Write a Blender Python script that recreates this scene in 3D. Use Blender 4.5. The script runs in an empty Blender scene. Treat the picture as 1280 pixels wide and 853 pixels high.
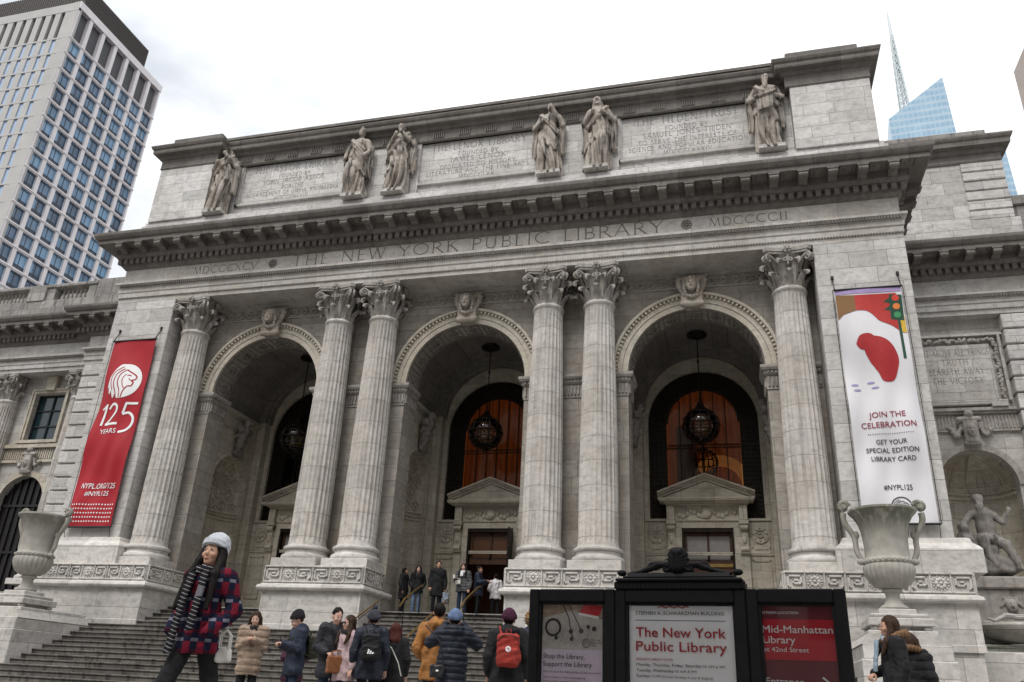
import bpy, bmesh, math, random
import numpy as np
from mathutils import Vector, Matrix
R = math.radians
PI = math.pi
S = bpy.context.scene
COL = S.collection
rnd = random.Random(7)

# ------------------------------------------------------------ camera, sky, sun, exposure
cam_d = bpy.data.cameras.new('Camera'); cam = bpy.data.objects.new('Camera', cam_d); COL.objects.link(cam)
cam_d.sensor_width = 36.0; cam_d.lens = 36.0*1012.4/1280.0; cam_d.clip_end = 4000.0; cam_d.clip_start = 0.1
_yw, _pt, _rl = -0.2778, 0.4133, 0.0522
_F = Vector((math.sin(_yw)*math.cos(_pt), math.cos(_yw)*math.cos(_pt), math.sin(_pt)))
_X = Vector((math.cos(_yw), -math.sin(_yw), 0)); _U = _X.cross(_F)
_r = _X*math.cos(_rl)+_U*math.sin(_rl); _u = -_X*math.sin(_rl)+_U*math.cos(_rl)
M = Matrix.Identity(4)
for i in range(3): M[i][0] = _r[i]; M[i][1] = _u[i]; M[i][2] = -_F[i]
M.translation = Vector((9.761, -27.192, -4.294)); cam.matrix_world = M
S.camera = cam
S.view_settings.view_transform = 'Standard'; S.view_settings.look = 'None'
S.view_settings.exposure = 0.74; S.view_settings.gamma = 1.0; S.view_settings.use_curve_mapping = False
S.render.resolution_x = 1024; S.render.resolution_y = 682

SUN_EL, SUN_AZ = R(56), R(196)        # azimuth measured clockwise from +Y
class NT:
    """small node-graph helper"""
    def __init__(s, tree): s.t = tree; tree.nodes.clear()
    def n(s, typ, ins=None, **props):
        nd = s.t.nodes.new(typ)
        for k, v in props.items(): setattr(nd, k, v)
        for k, v in (ins or {}).items():
            sk = nd.inputs[k]
            if hasattr(v, 'is_output'): s.t.links.new(v, sk)
            else: sk.default_value = v
        return nd
    def math(s, op, a, b=0.0, clamp=False):
        return s.n('ShaderNodeMath', {0: a, 1: b}, operation=op, use_clamp=clamp).outputs[0]
    def mix(s, f, a, b, mode='MIX'):
        nd = s.n('ShaderNodeMix', {0: f}, data_type='RGBA', blend_type=mode)
        for i, v in ((6, a), (7, b)):
            if hasattr(v, 'is_output'): s.t.links.new(v, nd.inputs[i])
            else: nd.inputs[i].default_value = (*v, 1.0)
        return nd.outputs[2]
    def ramp(s, f, stops):
        nd = s.n('ShaderNodeValToRGB', {0: f}); el = nd.color_ramp.elements
        while len(el) < len(stops): el.new(0.5)
        for e, (p, c) in zip(el, stops):
            e.position = p; e.color = (*c, 1.0) if hasattr(c, '__len__') else (c, c, c, 1.0)
        return nd.outputs[0]
    def noise(s, vec, scale, detail=4.0, rough=0.55, out=0):
        return s.n('ShaderNodeTexNoise', {'Vector': vec, 'Scale': scale, 'Detail': detail, 'Roughness': rough}).outputs[out]
    def scale(s, vec, xyz):
        return s.n('ShaderNodeMapping', {'Vector': vec, 'Scale': xyz}).outputs[0]

W = bpy.data.worlds.new('World'); S.world = W; W.use_nodes = True
g = NT(W.node_tree)
sky = g.n('ShaderNodeTexSky', sky_type='NISHITA', sun_disc=False, sun_elevation=SUN_EL, sun_rotation=SUN_AZ, dust_density=4.0, air_density=1.0)
tc = g.n('ShaderNodeTexCoord')
sep = g.n('ShaderNodeSeparateXYZ', {0: tc.outputs['Generated']})
up = g.math('MAXIMUM', sep.outputs[2], 0.0)
lum = g.math('ADD', g.math('MULTIPLY', up, 8.0), 5.5)                # overcast sky: brighter overhead
cl = g.noise(g.scale(tc.outputs['Generated'], (1.6, 1.6, 3.2)), 1.3, 6.0, 0.55)
clr = g.ramp(cl, [(0.32, (0.46, 0.485, 0.52)), (0.60, (1.0, 1.0, 1.0))])
cloud = g.mix(1.0, clr, g.n('ShaderNodeCombineColor', {0: lum, 1: lum, 2: lum}).outputs[0], 'MULTIPLY')
below = g.math('GREATER_THAN', sep.outputs[2], -0.02)
skyc = g.mix(0.90, sky.outputs[0], cloud)
bg = g.n('ShaderNodeBackground', {0: skyc, 1: 0.10})
g.t.links.new(bg.outputs[0], g.n('ShaderNodeOutputWorld').inputs[0])

sun_d = bpy.data.lights.new('sun', 'SUN'); sun_d.energy = 1.4; sun_d.angle = R(25); sun_d.color = (1.0, 0.97, 0.92)
sun = bpy.data.objects.new('sun', sun_d); COL.objects.link(sun)
_d = Vector((math.sin(SUN_AZ)*math.cos(SUN_EL), math.cos(SUN_AZ)*math.cos(SUN_EL), math.sin(SUN_EL)))
sun.rotation_euler = _d.to_track_quat('Z', 'Y').to_euler(); sun.location = (0, -40, 60)

# ------------------------------------------------------------ object helpers
def tag(o, label=None, cat=None, group=None, kind=None):
    if label: o['label'] = label
    if cat: o['category'] = cat
    if group: o['group'] = group
    if kind: o['kind'] = kind
    return o
def thing(name, loc, label, cat, group=None, rz=0.0):
    o = bpy.data.objects.new(name, None); COL.objects.link(o); o.location = loc; o.rotation_euler = (0, 0, rz)
    o.empty_display_size = 0.2
    return tag(o, label, cat, group)
def copy_tree(o, parent=None):
    c = o.copy(); COL.objects.link(c)
    if parent is not None: c.parent = parent
    for ch in list(o.children): copy_tree(ch, c)
    return c

class MB:
    """collects geometry for ONE mesh object"""
    def __init__(s): s.v = []; s.f = []; s.m = []; s.n = 0
    def add(s, verts, faces, mi=0):
        b = s.n; verts = [tuple(map(float, p)) for p in verts]
        s.v.extend(verts); s.n += len(verts)
        s.f.extend([tuple(int(i)+b for i in fc) for fc in faces]); s.m.extend([mi]*len(faces)); return s
    def box(s, x0, x1, y0, y1, z0, z1, mi=0, bev=0.0):
        if x0 > x1: x0, x1 = x1, x0
        if y0 > y1: y0, y1 = y1, y0
        if z0 > z1: z0, z1 = z1, z0
        if bev > 0:
            b = min(bev, (x1-x0)*.45, (y1-y0)*.45, (z1-z0)*.45)
            return s.cham(x0, x1, y0, y1, z0, z1, b, mi)
        v = [(x0,y0,z0),(x1,y0,z0),(x1,y1,z0),(x0,y1,z0),(x0,y0,z1),(x1,y0,z1),(x1,y1,z1),(x0,y1,z1)]
        return s.add(v, [(0,3,2,1),(4,5,6,7),(0,1,5,4),(1,2,6,5),(2,3,7,6),(3,0,4,7)], mi)
    def cham(s, x0, x1, y0, y1, z0, z1, b, mi=0):
        v = []
        for z, i in ((z0, b), (z0+b, 0), (z1-b, 0), (z1, b)):
            a = i
            v += [(x0+a+b*(a==0),y0+a,z),(x1-a-b*(a==0),y0+a,z),(x1-a,y0+a+b*(a==0),z),(x1-a,y1-a-b*(a==0),z),
                  (x1-a-b*(a==0),y1-a,z),(x0+a+b*(a==0),y1-a,z),(x0+a,y1-a-b*(a==0),z),(x0+a,y0+a+b*(a==0),z)]
        f = [tuple(range(7,-1,-1)), tuple(range(24,32))]
        for r in range(3):
            for k in range(8): f.append((r*8+k, r*8+(k+1)%8, r*8+8+(k+1)%8, r*8+8+k))
        return s.add(v, f, mi)
    def lathe(s, prof, seg=32, c=(0,0,0), a0=0.0, a1=2*PI, cap=False, mi=0, sx=1.0, sy=1.0):
        full = abs(a1-a0-2*PI) < 1e-6; n = seg if full else seg+1; v = []; f = []
        for r, z in prof:
            for k in range(n):
                a = a0+(a1-a0)*k/seg; v.append((c[0]+r*math.cos(a)*sx, c[1]+r*math.sin(a)*sy, c[2]+z))
        for i in range(len(prof)-1):
            for k in range(seg):
                k2 = (k+1) % n; f.append((i*n+k, i*n+k2, (i+1)*n+k2, (i+1)*n+k))
        if cap: f.append(tuple(range(n-1, -1, -1))); f.append(tuple((len(prof)-1)*n+k for k in range(n)))
        return s.add(v, f, mi)
    def prism(s, poly, d0, d1, axis=1, mi=0):
        """polygon in the plane across `axis`, extruded from d0 to d1; poly = (x,z) for axis 1, (y,z) for 0, (x,y) for 2"""
        n = len(poly); mk = {1: lambda p, d: (p[0], d, p[1]), 0: lambda p, d: (d, p[0], p[1]), 2: lambda p, d: (p[0], p[1], d)}[axis]
        v = [mk(p, d0) for p in poly]+[mk(p, d1) for p in poly]
        f = [tuple(range(n)), tuple(range(2*n-1, n-1, -1))]+[(k, n+k, n+(k+1) % n, (k+1) % n) for k in range(n)]
        return s.add(v, f, mi)
    def sweep(s, prof, path, mi=0, cap=True):
        """profile (out, z) along a plan path; outward is to the right of the path"""
        n = len(prof); P = [Vector(p) for p in path]; D = [(P[i+1]-P[i]).normalized() for i in range(len(P)-1)]
        v = []; f = []
        for i, p in enumerate(P):
            d1 = D[max(i-1, 0)]; d2 = D[min(i, len(D)-1)]
            n1 = Vector((d1.y, -d1.x)); n2 = Vector((d2.y, -d2.x)); m = (n1+n2)/(1+n1.dot(n2))
            v += [(p.x+m.x*o, p.y+m.y*o, z) for o, z in prof]
        for i in range(len(P)-1):
            for k in range(n-1): f.append((i*n+k, (i+1)*n+k, (i+1)*n+k+1, i*n+k+1))
        if cap: f.append(tuple(range(n))); f.append(tuple(len(P)*n-1-k for k in range(n)))
        return s.add(v, f, mi)
    def tube(s, pts, rad, seg=8, mi=0, cap=True):
        pts = [Vector(p) for p in pts]; n = len(pts); rad = rad if hasattr(rad, '__len__') else [rad]*n
        v = []; f = []; prev = None
        for i, p in enumerate(pts):
            t = (pts[min(i+1, n-1)]-pts[max(i-1, 0)]).normalized()
            if prev is None: a = t.orthogonal().normalized()
            else: a = (prev-t*prev.dot(t)).normalized()
            prev = a; b = t.cross(a)
            v += [p+(a*math.cos(2*PI*k/seg)+b*math.sin(2*PI*k/seg))*rad[i] for k in range(seg)]
        for i in range(n-1):
            for k in range(seg): f.append((i*seg+k, i*seg+(k+1) % seg, (i+1)*seg+(k+1) % seg, (i+1)*seg+k))
        if cap: f.append(tuple(range(seg-1, -1, -1))); f.append(tuple((n-1)*seg+k for k in range(seg)))
        return s.add(v, f, mi)
    def ball(s, c, r, seg=12, rings=8, mi=0):
        r = r if hasattr(r, '__len__') else (r, r, r); v = []; f = []
        for i in range(rings+1):
            th = PI*i/rings
            for k in range(seg):
                a = 2*PI*k/seg
                v.append((c[0]+r[0]*math.sin(th)*math.cos(a), c[1]+r[1]*math.sin(th)*math.sin(a), c[2]-r[2]*math.cos(th)))
        for i in range(rings):
            for k in range(seg): f.append((i*seg+k, i*seg+(k+1) % seg, (i+1)*seg+(k+1) % seg, (i+1)*seg+k))
        return s.add(v, f, mi)
    def bar(s, p, q, w, h, mi=0):
        """rectangular bar from p to q"""
        p = Vector(p); q = Vector(q); t = (q-p).normalized(); up = Vector((0, 0, 1)) if abs(t.z) < .95 else Vector((0, 1, 0))
        a = t.cross(up).normalized()*w/2; b = a.cross(t).normalized()*h/2
        v = [p-a-b, p+a-b, p+a+b, p-a+b, q-a-b, q+a-b, q+a+b, q-a+b]
        return s.add(v, [(0,1,2,3),(7,6,5,4),(0,4,5,1),(1,5,6,2),(2,6,7,3),(3,7,4,0)], mi)
    def ring(s, cx, cz, r0, r1, y0, y1, a0=0.0, a1=PI, seg=40, mi=0):
        """arch ring in the XZ plane, thick in Y"""
        v = []; f = []
        for k in range(seg+1):
            a = a0+(a1-a0)*k/seg; c, sn = math.cos(a), math.sin(a)
            v += [(cx+r0*c, y0, cz+r0*sn), (cx+r1*c, y0, cz+r1*sn), (cx+r1*c, y1, cz+r1*sn), (cx+r0*c, y1, cz+r0*sn)]
        for k in range(seg):
            for j in range(4): f.append((k*4+j, k*4+(j+1) % 4, k*4+4+(j+1) % 4, k*4+4+j))
        f += [(3, 2, 1, 0), (seg*4, seg*4+1, seg*4+2, seg*4+3)]
        return s.add(v, f, mi)
    def archwall(s, x0, x1, z0, z1, openings, y0, y1, mi=0, seg=28):
        """wall in XZ with arched openings (cx, half, zbottom, zspring); thick from y0 (front) to y1"""
        def quad(a, b, c, d):
            for y in (y0, y1): s.add([(p[0], y, p[1]) for p in (a, b, c, d)], [(0, 1, 2, 3)], mi)
        xs = x0
        for cx, h, zb, zs in sorted(openings):
            quad((xs, z0), (cx-h, z0), (cx-h, z1), (xs, z1))
            if zb > z0: quad((cx-h, z0), (cx+h, z0), (cx+h, zb), (cx-h, zb))
            pts = [(cx-h*math.cos(PI*k/seg), zs+h*math.sin(PI*k/seg)) for k in range(seg+1)]
            for k in range(seg): quad(pts[k], pts[k+1], (pts[k+1][0], z1), (pts[k][0], z1))
            edge = [(cx-h, zb)]+pts+[(cx+h, zb)]
            for k in range(len(edge)-1):
                a, b = edge[k], edge[k+1]
                s.add([(a[0], y0, a[1]), (b[0], y0, b[1]), (b[0], y1, b[1]), (a[0], y1, a[1])], [(0, 1, 2, 3)], mi)
            xs = cx+h
        quad((xs, z0), (x1, z0), (x1, z1), (xs, z1))
        s.add([(x0,y0,z0),(x0,y1,z0),(x0,y1,z1),(x0,y0,z1)], [(0,1,2,3)], mi); s.add([(x1,y0,z0),(x1,y1,z0),(x1,y1,z1),(x1,y0,z1)], [(0,1,2,3)], mi)
        s.add([(x0,y0,z1),(x1,y0,z1),(x1,y1,z1),(x0,y1,z1)], [(0,1,2,3)], mi)
        return s
    def map(s, fn): s.v = [tuple(fn(*p)) for p in s.v]; return s
    def build(s, name, mats, parent=None, smooth=None, loc=None):
        me = bpy.data.meshes.new(name); me.from_pydata(s.v, [], s.f)
        for m in (mats if isinstance(mats, (list, tuple)) else [mats]): me.materials.append(m)
        if any(s.m): me.polygons.foreach_set('material_index', s.m)
        if smooth is not None:
            me.polygons.foreach_set('use_smooth', [True]*len(me.polygons)); me.set_sharp_from_angle(angle=R(smooth))
        me.update()
        o = bpy.data.objects.new(name, me); COL.objects.link(o)
        if parent is not None:
            o.parent = parent
        if loc is not None: o.location = loc
        return o

# ------------------------------------------------------------ signed-distance modelling for figures and carvings
def _len(x, y, z): return np.sqrt(x*x+y*y+z*z)
def smin(a, b, k):
    h = np.clip(0.5+0.5*(b-a)/k, 0, 1); return b+(a-b)*h-k*h*(1-h)
def cone(P, a, b, ra, rb, sy=1.0):
    """round cone from a to b; sy < 1 flattens it front to back"""
    x, y, z = P; a = np.asarray(a, float); b = np.asarray(b, float); d = b-a; L = max(float(d@d), 1e-9)
    t = np.clip(((x-a[0])*d[0]+(y-a[1])*d[1]+(z-a[2])*d[2])/L, 0, 1)
    return (_len(x-a[0]-t*d[0], (y-a[1]-t*d[1])/sy, z-a[2]-t*d[2])-(ra+(rb-ra)*t))*(sy if sy < 1 else 1)
def chain(P, pts, rad, k=0.02):
    d = None
    for i in range(len(pts)-1):
        c = cone(P, pts[i], pts[i+1], rad[i], rad[i+1]); d = c if d is None else smin(d, c, k)
    return d
def ell(P, c, r):
    x, y, z = P; q = _len((x-c[0])/r[0], (y-c[1])/r[1], (z-c[2])/r[2]); return (q-1)*min(r)
def rbox(P, c, h, r):
    x, y, z = P; a = np.abs(x-c[0])-h[0]+r; b = np.abs(y-c[1])-h[1]+r; d = np.abs(z-c[2])-h[2]+r
    return _len(np.maximum(a, 0), np.maximum(b, 0), np.maximum(d, 0))+np.minimum(np.maximum(a, np.maximum(b, d)), 0)-r
def sdfmesh(fn, lo, hi, h):
    """surface nets"""
    ax = [np.arange(lo[i]-2*h, hi[i]+3*h, h) for i in range(3)]
    X, Y, Z = np.meshgrid(*ax, indexing='ij'); V = fn((X, Y, Z)); n = V.shape
    s = V < 0; c = tuple(k-1 for k in n)
    cnt = np.zeros(c, int); pos = np.zeros(c+(3,)); num = np.zeros(c)
    def sl(A, i, j, k): return A[i:i+c[0], j:j+c[1], k:k+c[2]]
    for i in (0, 1):
        for j in (0, 1):
            for k in (0, 1): cnt += sl(s, i, j, k)
    act = (cnt > 0) & (cnt < 8)
    for axis in range(3):
        o = [0, 0, 0]
        for p in (0, 1):
            for q in (0, 1):
                a = [p, q]; a.insert(axis, 0); b = list(a); b[axis] = 1
                va = sl(V, *a); vb = sl(V, *b); cr = (va < 0) != (vb < 0)
                t = np.where(cr, va/np.where(va-vb == 0, 1, va-vb), 0)
                for d in range(3):
                    pos[..., d] += np.where(cr, a[d]+(t if d == axis else 0), 0)
                num += cr
    idx = -np.ones(c, int); I = np.argwhere(act); idx[act] = np.arange(len(I))
    pv = (pos[act]/num[act][:, None]+I)*h+np.array([a[0] for a in ax])
    F = []
    for axis in range(3):
        u, w = (axis+1) % 3, (axis+2) % 3
        a = s; sh = [slice(None)]*3; sh2 = [slice(None)]*3; sh[axis] = slice(0, -1); sh2[axis] = slice(1, None)
        A = a[tuple(sh)]; B = a[tuple(sh2)]; E = np.argwhere(A != B)
        E = E[(E[:, u] > 0) & (E[:, w] > 0) & (E[:, u] < n[u]-1) & (E[:, w] < n[w]-1)]
        if not len(E): continue
        ins = s[E[:, 0], E[:, 1], E[:, 2]]
        def cell(du, dw):
            q = E.copy(); q[:, u] -= du; q[:, w] -= dw; return idx[q[:, 0], q[:, 1], q[:, 2]]
        q = np.stack([cell(1, 1), cell(0, 1), cell(0, 0), cell(1, 0)], 1)
        q[~ins] = q[~ins][:, ::-1]; F.append(q)
    F = np.concatenate(F); F = F[(F >= 0).all(1)]
    return pv, F
def organic(name, fn, lo, hi, h, mat, parent=None, extra=(), xf=None):
    v, f = sdfmesh(fn, lo, hi, h); v = v.tolist(); f = f.tolist()
    for ev, ef in extra:
        b = len(v); v += [tuple(p) for p in ev]; f += [tuple(i+b for i in q) for q in ef]
    if xf: v = [xf(p) for p in v]
    me = bpy.data.meshes.new(name); me.from_pydata(v, [], f); me.materials.append(mat)
    me.polygons.foreach_set('use_smooth', [True]*len(me.polygons)); me.update()
    o = bpy.data.objects.new(name, me); COL.objects.link(o)
    if parent is not None: o.parent = parent
    return o

# ------------------------------------------------------------ lettering
def text_geo(body, height=None, width=None, bold=0.0, align='LEFT', shear=0.0, spacing=1.0):
    """built-in sans face as flat verts/faces; height = cap height"""
    cu = bpy.data.curves.new('t', 'FONT'); cu.body = body; cu.size = 1.0; cu.offset = 0.0; cu.shear = shear
    cu.space_character = spacing; cu.resolution_u = 3
    o = bpy.data.objects.new('t', cu); me = o.to_mesh()
    v = np.array([tuple(p.co)[:2] for p in me.vertices]); f = [tuple(p.vertices) for p in me.polygons]
    o.to_mesh_clear(); bpy.data.objects.remove(o); bpy.data.curves.remove(cu)
    cap = 0.729
    k = (height/cap) if height else 1.0; v = v*k
    w = v[:, 0].max()-v[:, 0].min(); v[:, 0] -= v[:, 0].min()
    if width: v[:, 0] *= width/w; w = width
    if bold and height:
        e = bold*height*1.6; n = len(v); sh = [(0, 0), (e, 0), (e*.5, e*.5), (e*.5, -e*.5)]
        v = np.concatenate([v+np.array(q)-np.array([e/2, 0]) for q in sh]); f = [tuple(i+n*j for i in q) for j in range(4) for q in f]
    if align == 'CENTER': v[:, 0] -= w/2
    if align == 'RIGHT': v[:, 0] -= w
    return v, f
def fine(v, f, m=.14):
    """triangulate flat shapes and cut long edges so they can follow a rippled cloth"""
    bm = bmesh.new(); vs = [bm.verts.new((p[0], p[1], 0)) for p in v]
    for q in f:
        try: bm.faces.new([vs[i] for i in q])
        except ValueError: pass
    bmesh.ops.triangulate(bm, faces=bm.faces[:])
    for _ in range(6):
        es = [e for e in bm.edges if e.calc_length() > m]
        if not es: break
        bmesh.ops.subdivide_edges(bm, edges=es, cuts=1); bmesh.ops.triangulate(bm, faces=[q for q in bm.faces if len(q.verts) > 3])
    bm.verts.index_update(); o = [tuple(p.co)[:2] for p in bm.verts], [tuple(p.index for p in q.verts) for q in bm.faces]; bm.free(); return o
def put_text(mb, geo, x, z, y, mi=0, fn=None, depth=0.0, mirror=False):
    """lay lettering on a wall facing -Y (or through fn(x, z) -> y)"""
    v, f = geo; P = []
    for a, b in v:
        X, Z = x+a, z+b; P.append((X, (fn(X, Z) if fn else y), Z))
    mb.add(P, f, mi)

def _arc(cx, cy, rx, ry, a0, a1, n=10): return [(cx+rx*math.cos(R(a0+(a1-a0)*k/n)), cy+ry*math.sin(R(a0+(a1-a0)*k/n))) for k in range(n+1)]
GL = {   # Roman capitals as strokes: width, [(polyline, weight)]
 'A': (.80, [([(.02,0),(.40,1)], .06), ([(.40,1),(.78,0)], .11), ([(.17,.36),(.63,.36)], .05)]),
 'B': (.58, [([(.10,0),(.10,1)], .11), ([(.10,1),(.30,1)]+_arc(.30,.765,.20,.235,90,-90)+[(.10,.53)], .07), ([(.10,.53),(.32,.53)]+_arc(.32,.265,.24,.265,90,-90)+[(.10,0)], .08)]),
 'C': (.78, [(_arc(.50,.5,.46,.5,48,312,18), .09)]),
 'D': (.78, [([(.10,0),(.10,1)], .11), ([(.10,1),(.28,1)]+_arc(.28,.5,.46,.5,90,-90,14)+[(.10,0)], .09)]),
 'E': (.52, [([(.10,0),(.10,1)], .11), ([(.10,1),(.48,1)], .06), ([(.10,.52),(.42,.52)], .06), ([(.10,0),(.50,0)], .06)]),
 'F': (.50, [([(.10,0),(.10,1)], .11), ([(.10,1),(.48,1)], .06), ([(.10,.52),(.42,.52)], .06)]),
 'G': (.80, [(_arc(.50,.5,.46,.5,48,320,18), .09), ([(.86,.18),(.86,.46)], .10)]),
 'H': (.80, [([(.12,0),(.12,1)], .11), ([(.70,0),(.70,1)], .11), ([(.12,.52),(.70,.52)], .05)]),
 'I': (.24, [([(.12,0),(.12,1)], .11)]),
 'J': (.32, [([(.20,1),(.20,.0),(.12,-.18),(.0,-.22)], .10)]),
 'K': (.70, [([(.12,0),(.12,1)], .11), ([(.60,1),(.14,.48)], .06), ([(.26,.60),(.70,0)], .11)]),
 'L': (.52, [([(.12,0),(.12,1)], .11), ([(.12,0),(.52,0)], .06)]),
 'M': (.94, [([(.06,0),(.16,1)], .06), ([(.16,1),(.47,.04)], .11), ([(.47,.04),(.78,1)], .06), ([(.78,1),(.88,0)], .11)]),
 'N': (.84, [([(.12,0),(.12,1)], .06), ([(.12,1),(.72,0)], .11), ([(.72,0),(.72,1)], .06)]),
 'O': (.92, [(_arc(.46,.5,.44,.5,90,450,24), .09)]),
 'P': (.56, [([(.10,0),(.10,1)], .11), ([(.10,1),(.30,1)]+_arc(.30,.74,.23,.26,90,-90)+[(.12,.48)], .08)]),
 'R': (.68, [([(.10,0),(.10,1)], .11), ([(.10,1),(.30,1)]+_arc(.30,.75,.22,.25,90,-90)+[(.12,.50)], .08), ([(.30,.50),(.68,0)], .11)]),
 'S': (.52, [(_arc(.27,.76,.20,.24,45,270,12)+_arc(.27,.26,.22,.26,90,-140,12), .09)]),
 'T': (.66, [([(.33,0),(.33,1)], .11), ([(.0,1),(.66,1)], .06)]),
 'U': (.76, [([(.12,1),(.12,.32)]+_arc(.38,.32,.26,.32,180,360,12)+[(.64,1)], .09)]),
 'V': (.76, [([(.02,1),(.38,0)], .11), ([(.38,0),(.74,1)], .06)]),
 'W': (1.06, [([(.02,1),(.28,0)], .11), ([(.28,0),(.53,1)], .06), ([(.53,1),(.78,0)], .11), ([(.78,0),(1.04,1)], .06)]),
 'X': (.74, [([(.04,1),(.70,0)], .11), ([(.68,1),(.04,0)], .06)]),
 'Y': (.72, [([(.02,1),(.36,.48)], .11), ([(.70,1),(.36,.48)], .06), ([(.36,.50),(.36,0)], .11)]),
 '.': (.2, [([(.1,0),(.1,.08)], .1)]), ' ': (.42, []),
}
def roman(mb, text, xc, zb, y, h, width=None, gap=.20, depth=.02, wt=1.0, left=None):
    """carved Roman capitals, cap height h, centred on xc (or starting at `left`), baseline zb, on a face at y facing -Y"""
    adv = [GL[c][0]+gap for c in text]; tot = sum(adv)-gap; kx = (width/tot) if width else h
    x = (xc-tot*kx/2) if left is None else left
    for ch, a in zip(text, adv):
        for pl, w in GL[ch][1]:
            pts = [(x+px*kx, zb+pz*h) for px, pz in pl]; w = w*h*wt
            L = []; Rr = []
            for i, p in enumerate(pts):
                q0 = pts[max(i-1, 0)]; q1 = pts[min(i+1, len(pts)-1)]; dx, dz = q1[0]-q0[0], q1[1]-q0[1]; l = math.hypot(dx, dz) or 1
                nx, nz = -dz/l*w/2, dx/l*w/2; L.append((p[0]+nx, p[1]+nz)); Rr.append((p[0]-nx, p[1]-nz))
            n = len(pts); v = [(a0, y, b0) for a0, b0 in L]+[(a0, y, b0) for a0, b0 in Rr]
            v += [(p[0], y-depth*.5, p[1]) for p in pts]
            f = []
            for i in range(n-1): f += [(i, i+1, 2*n+i+1, 2*n+i), (n+i+1, n+i, 2*n+i, 2*n+i+1)]
            mb.add(v, f)
            if len(pl) == 2 and w > .08*h*wt:        # serifs on the stems
                for p in pts:
                    mb.add([(p[0]-.13*h, y, p[1]-.022*h), (p[0]+.13*h, y, p[1]-.022*h), (p[0]+.13*h, y, p[1]+.022*h), (p[0]-.13*h, y, p[1]+.022*h)], [(0, 1, 2, 3)])
        x += a*kx

# ------------------------------------------------------------ materials
def new_mat(name):
    m = bpy.data.materials.new(name); m.use_nodes = True; return m, NT(m.node_tree)
def fin(g, color, rough=0.8, bump=None, bstr=0.3, bdist=0.02, metal=0.0, spec=0.35, **kw):
    b = g.n('ShaderNodeBsdfPrincipled')
    for k, v in (('Base Color', color), ('Roughness', rough), ('Metallic', metal), ('Specular IOR Level', spec), *kw.items()):
        if hasattr(v, 'is_output'): g.t.links.new(v, b.inputs[k])
        elif k in ('Base Color', 'Emission Color'): b.inputs[k].default_value = (*v, 1.0)
        else: b.inputs[k].default_value = v
    if bump is not None:
        bn = g.n('ShaderNodeBump', {'Height': bump, 'Strength': bstr, 'Distance': bdist}); g.t.links.new(bn.outputs[0], b.inputs['Normal'])
    g.t.links.new(b.outputs[0], g.n('ShaderNodeOutputMaterial').inputs[0]); return b
def plain(name, c, rough=0.8, metal=0.0, spec=0.35, var=0.12, sc=9.0, bs=0.15, **kw):
    """a uniform surface with slight wear"""
    m, g = new_mat(name); tc = g.n('ShaderNodeTexCoord').outputs['Object']
    nz = g.noise(tc, sc, 5.0); col = g.mix(1.0, c, g.ramp(nz, [(0.3, 1-var), (0.7, 1+var*.4)]), 'MULTIPLY')
    fin(g, col, rough, g.noise(tc, sc*6, 3.0), bs, 0.006, metal, spec, **kw); return m
def stone(name, base, bw=1.25, bh=0.46, joint=0.55, stain=0.5, soot=(0.11, 0.102, 0.095), jm=0.009, drum=False, vary=0.155, warm=0.0, streak=0.5, big_sc=0.55):
    m, g = new_mat(name); geo = g.n('ShaderNodeNewGeometry'); pos = geo.outputs['Position']
    sp = g.n('ShaderNodeSeparateXYZ', {0: pos}); sn = g.n('ShaderNodeSeparateXYZ', {0: geo.outputs['True Normal']})
    side = g.math('GREATER_THAN', g.math('ABSOLUTE', sn.outputs[0]), 0.72)
    u = g.n('ShaderNodeMix', {0: side, 2: sp.outputs[0], 3: sp.outputs[1]}, data_type='FLOAT').outputs[0]
    vec = g.n('ShaderNodeCombineXYZ', {0: u, 1: g.math('ADD', sp.outputs[2], 20.0), 2: 0.0}).outputs[0]
    c1 = tuple(min(1, k*(1+vary)) for k in base); c2 = tuple(k*(1-vary) for k in base)
    joint = min(.75, joint*1.05); mort = tuple(k*(1-joint) for k in base)
    br = g.n('ShaderNodeTexBrick', {'Vector': vec, 'Color1': (*c1, 1), 'Color2': (*c2, 1), 'Mortar': (*mort, 1), 'Scale': 1.0, 'Mortar Size': jm,
              'Mortar Smooth': 0.25, 'Bias': 0.0, 'Brick Width': 900.0 if drum else bw, 'Row Height': bh}, offset=0.0 if drum else 0.5, squash=0.82, squash_frequency=3)
    big = g.noise(pos, big_sc, 6.0, 0.62); fine = g.noise(pos, 7.0, 5.0, 0.65)
    vein = g.noise(g.scale(pos, (1.3, 1.3, 2.6)), 2.2, 8.0, 0.7)
    st = g.noise(g.scale(pos, (3.4, 3.4, 0.16)), 1.6, 6.0, 0.65)
    col = g.mix(1.0, br.outputs[0], g.ramp(vein, [(0.30, (0.66, 0.655, 0.65)), (0.50, (1, 1, 1)), (0.72, (1.14, 1.13, 1.11))]), 'MULTIPLY')
    col = g.mix(1.0, col, g.ramp(fine, [(0.28, 0.83), (0.62, 1.04)]), 'MULTIPLY')
    warm *= .6
    if warm: col = g.mix(g.math('MULTIPLY', g.ramp(big, [(0.40, 0.0), (0.62, 1.0)]), warm), col, (base[0]*.98, base[1]*.86, base[2]*.70))
    a = g.math('MULTIPLY', g.ramp(big, [(0.48, 0.0), (0.76, 1.0)]), stain*.75)
    b = g.math('MULTIPLY', g.ramp(st, [(0.50, 0.0), (0.70, 1.0)]), streak*stain)
    col = g.mix(g.math('ADD', a, b, clamp=True), col, soot)
    hgt = g.math('ADD', g.math('MULTIPLY', br.outputs['Fac'], -0.8), g.math('MULTIPLY', fine, 0.35))
    fin(g, col, g.math('ADD', g.math('MULTIPLY', fine, 0.25), 0.6), hgt, 0.45, 0.02); return m
BASE = (0.445, 0.43, 0.412)
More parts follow.
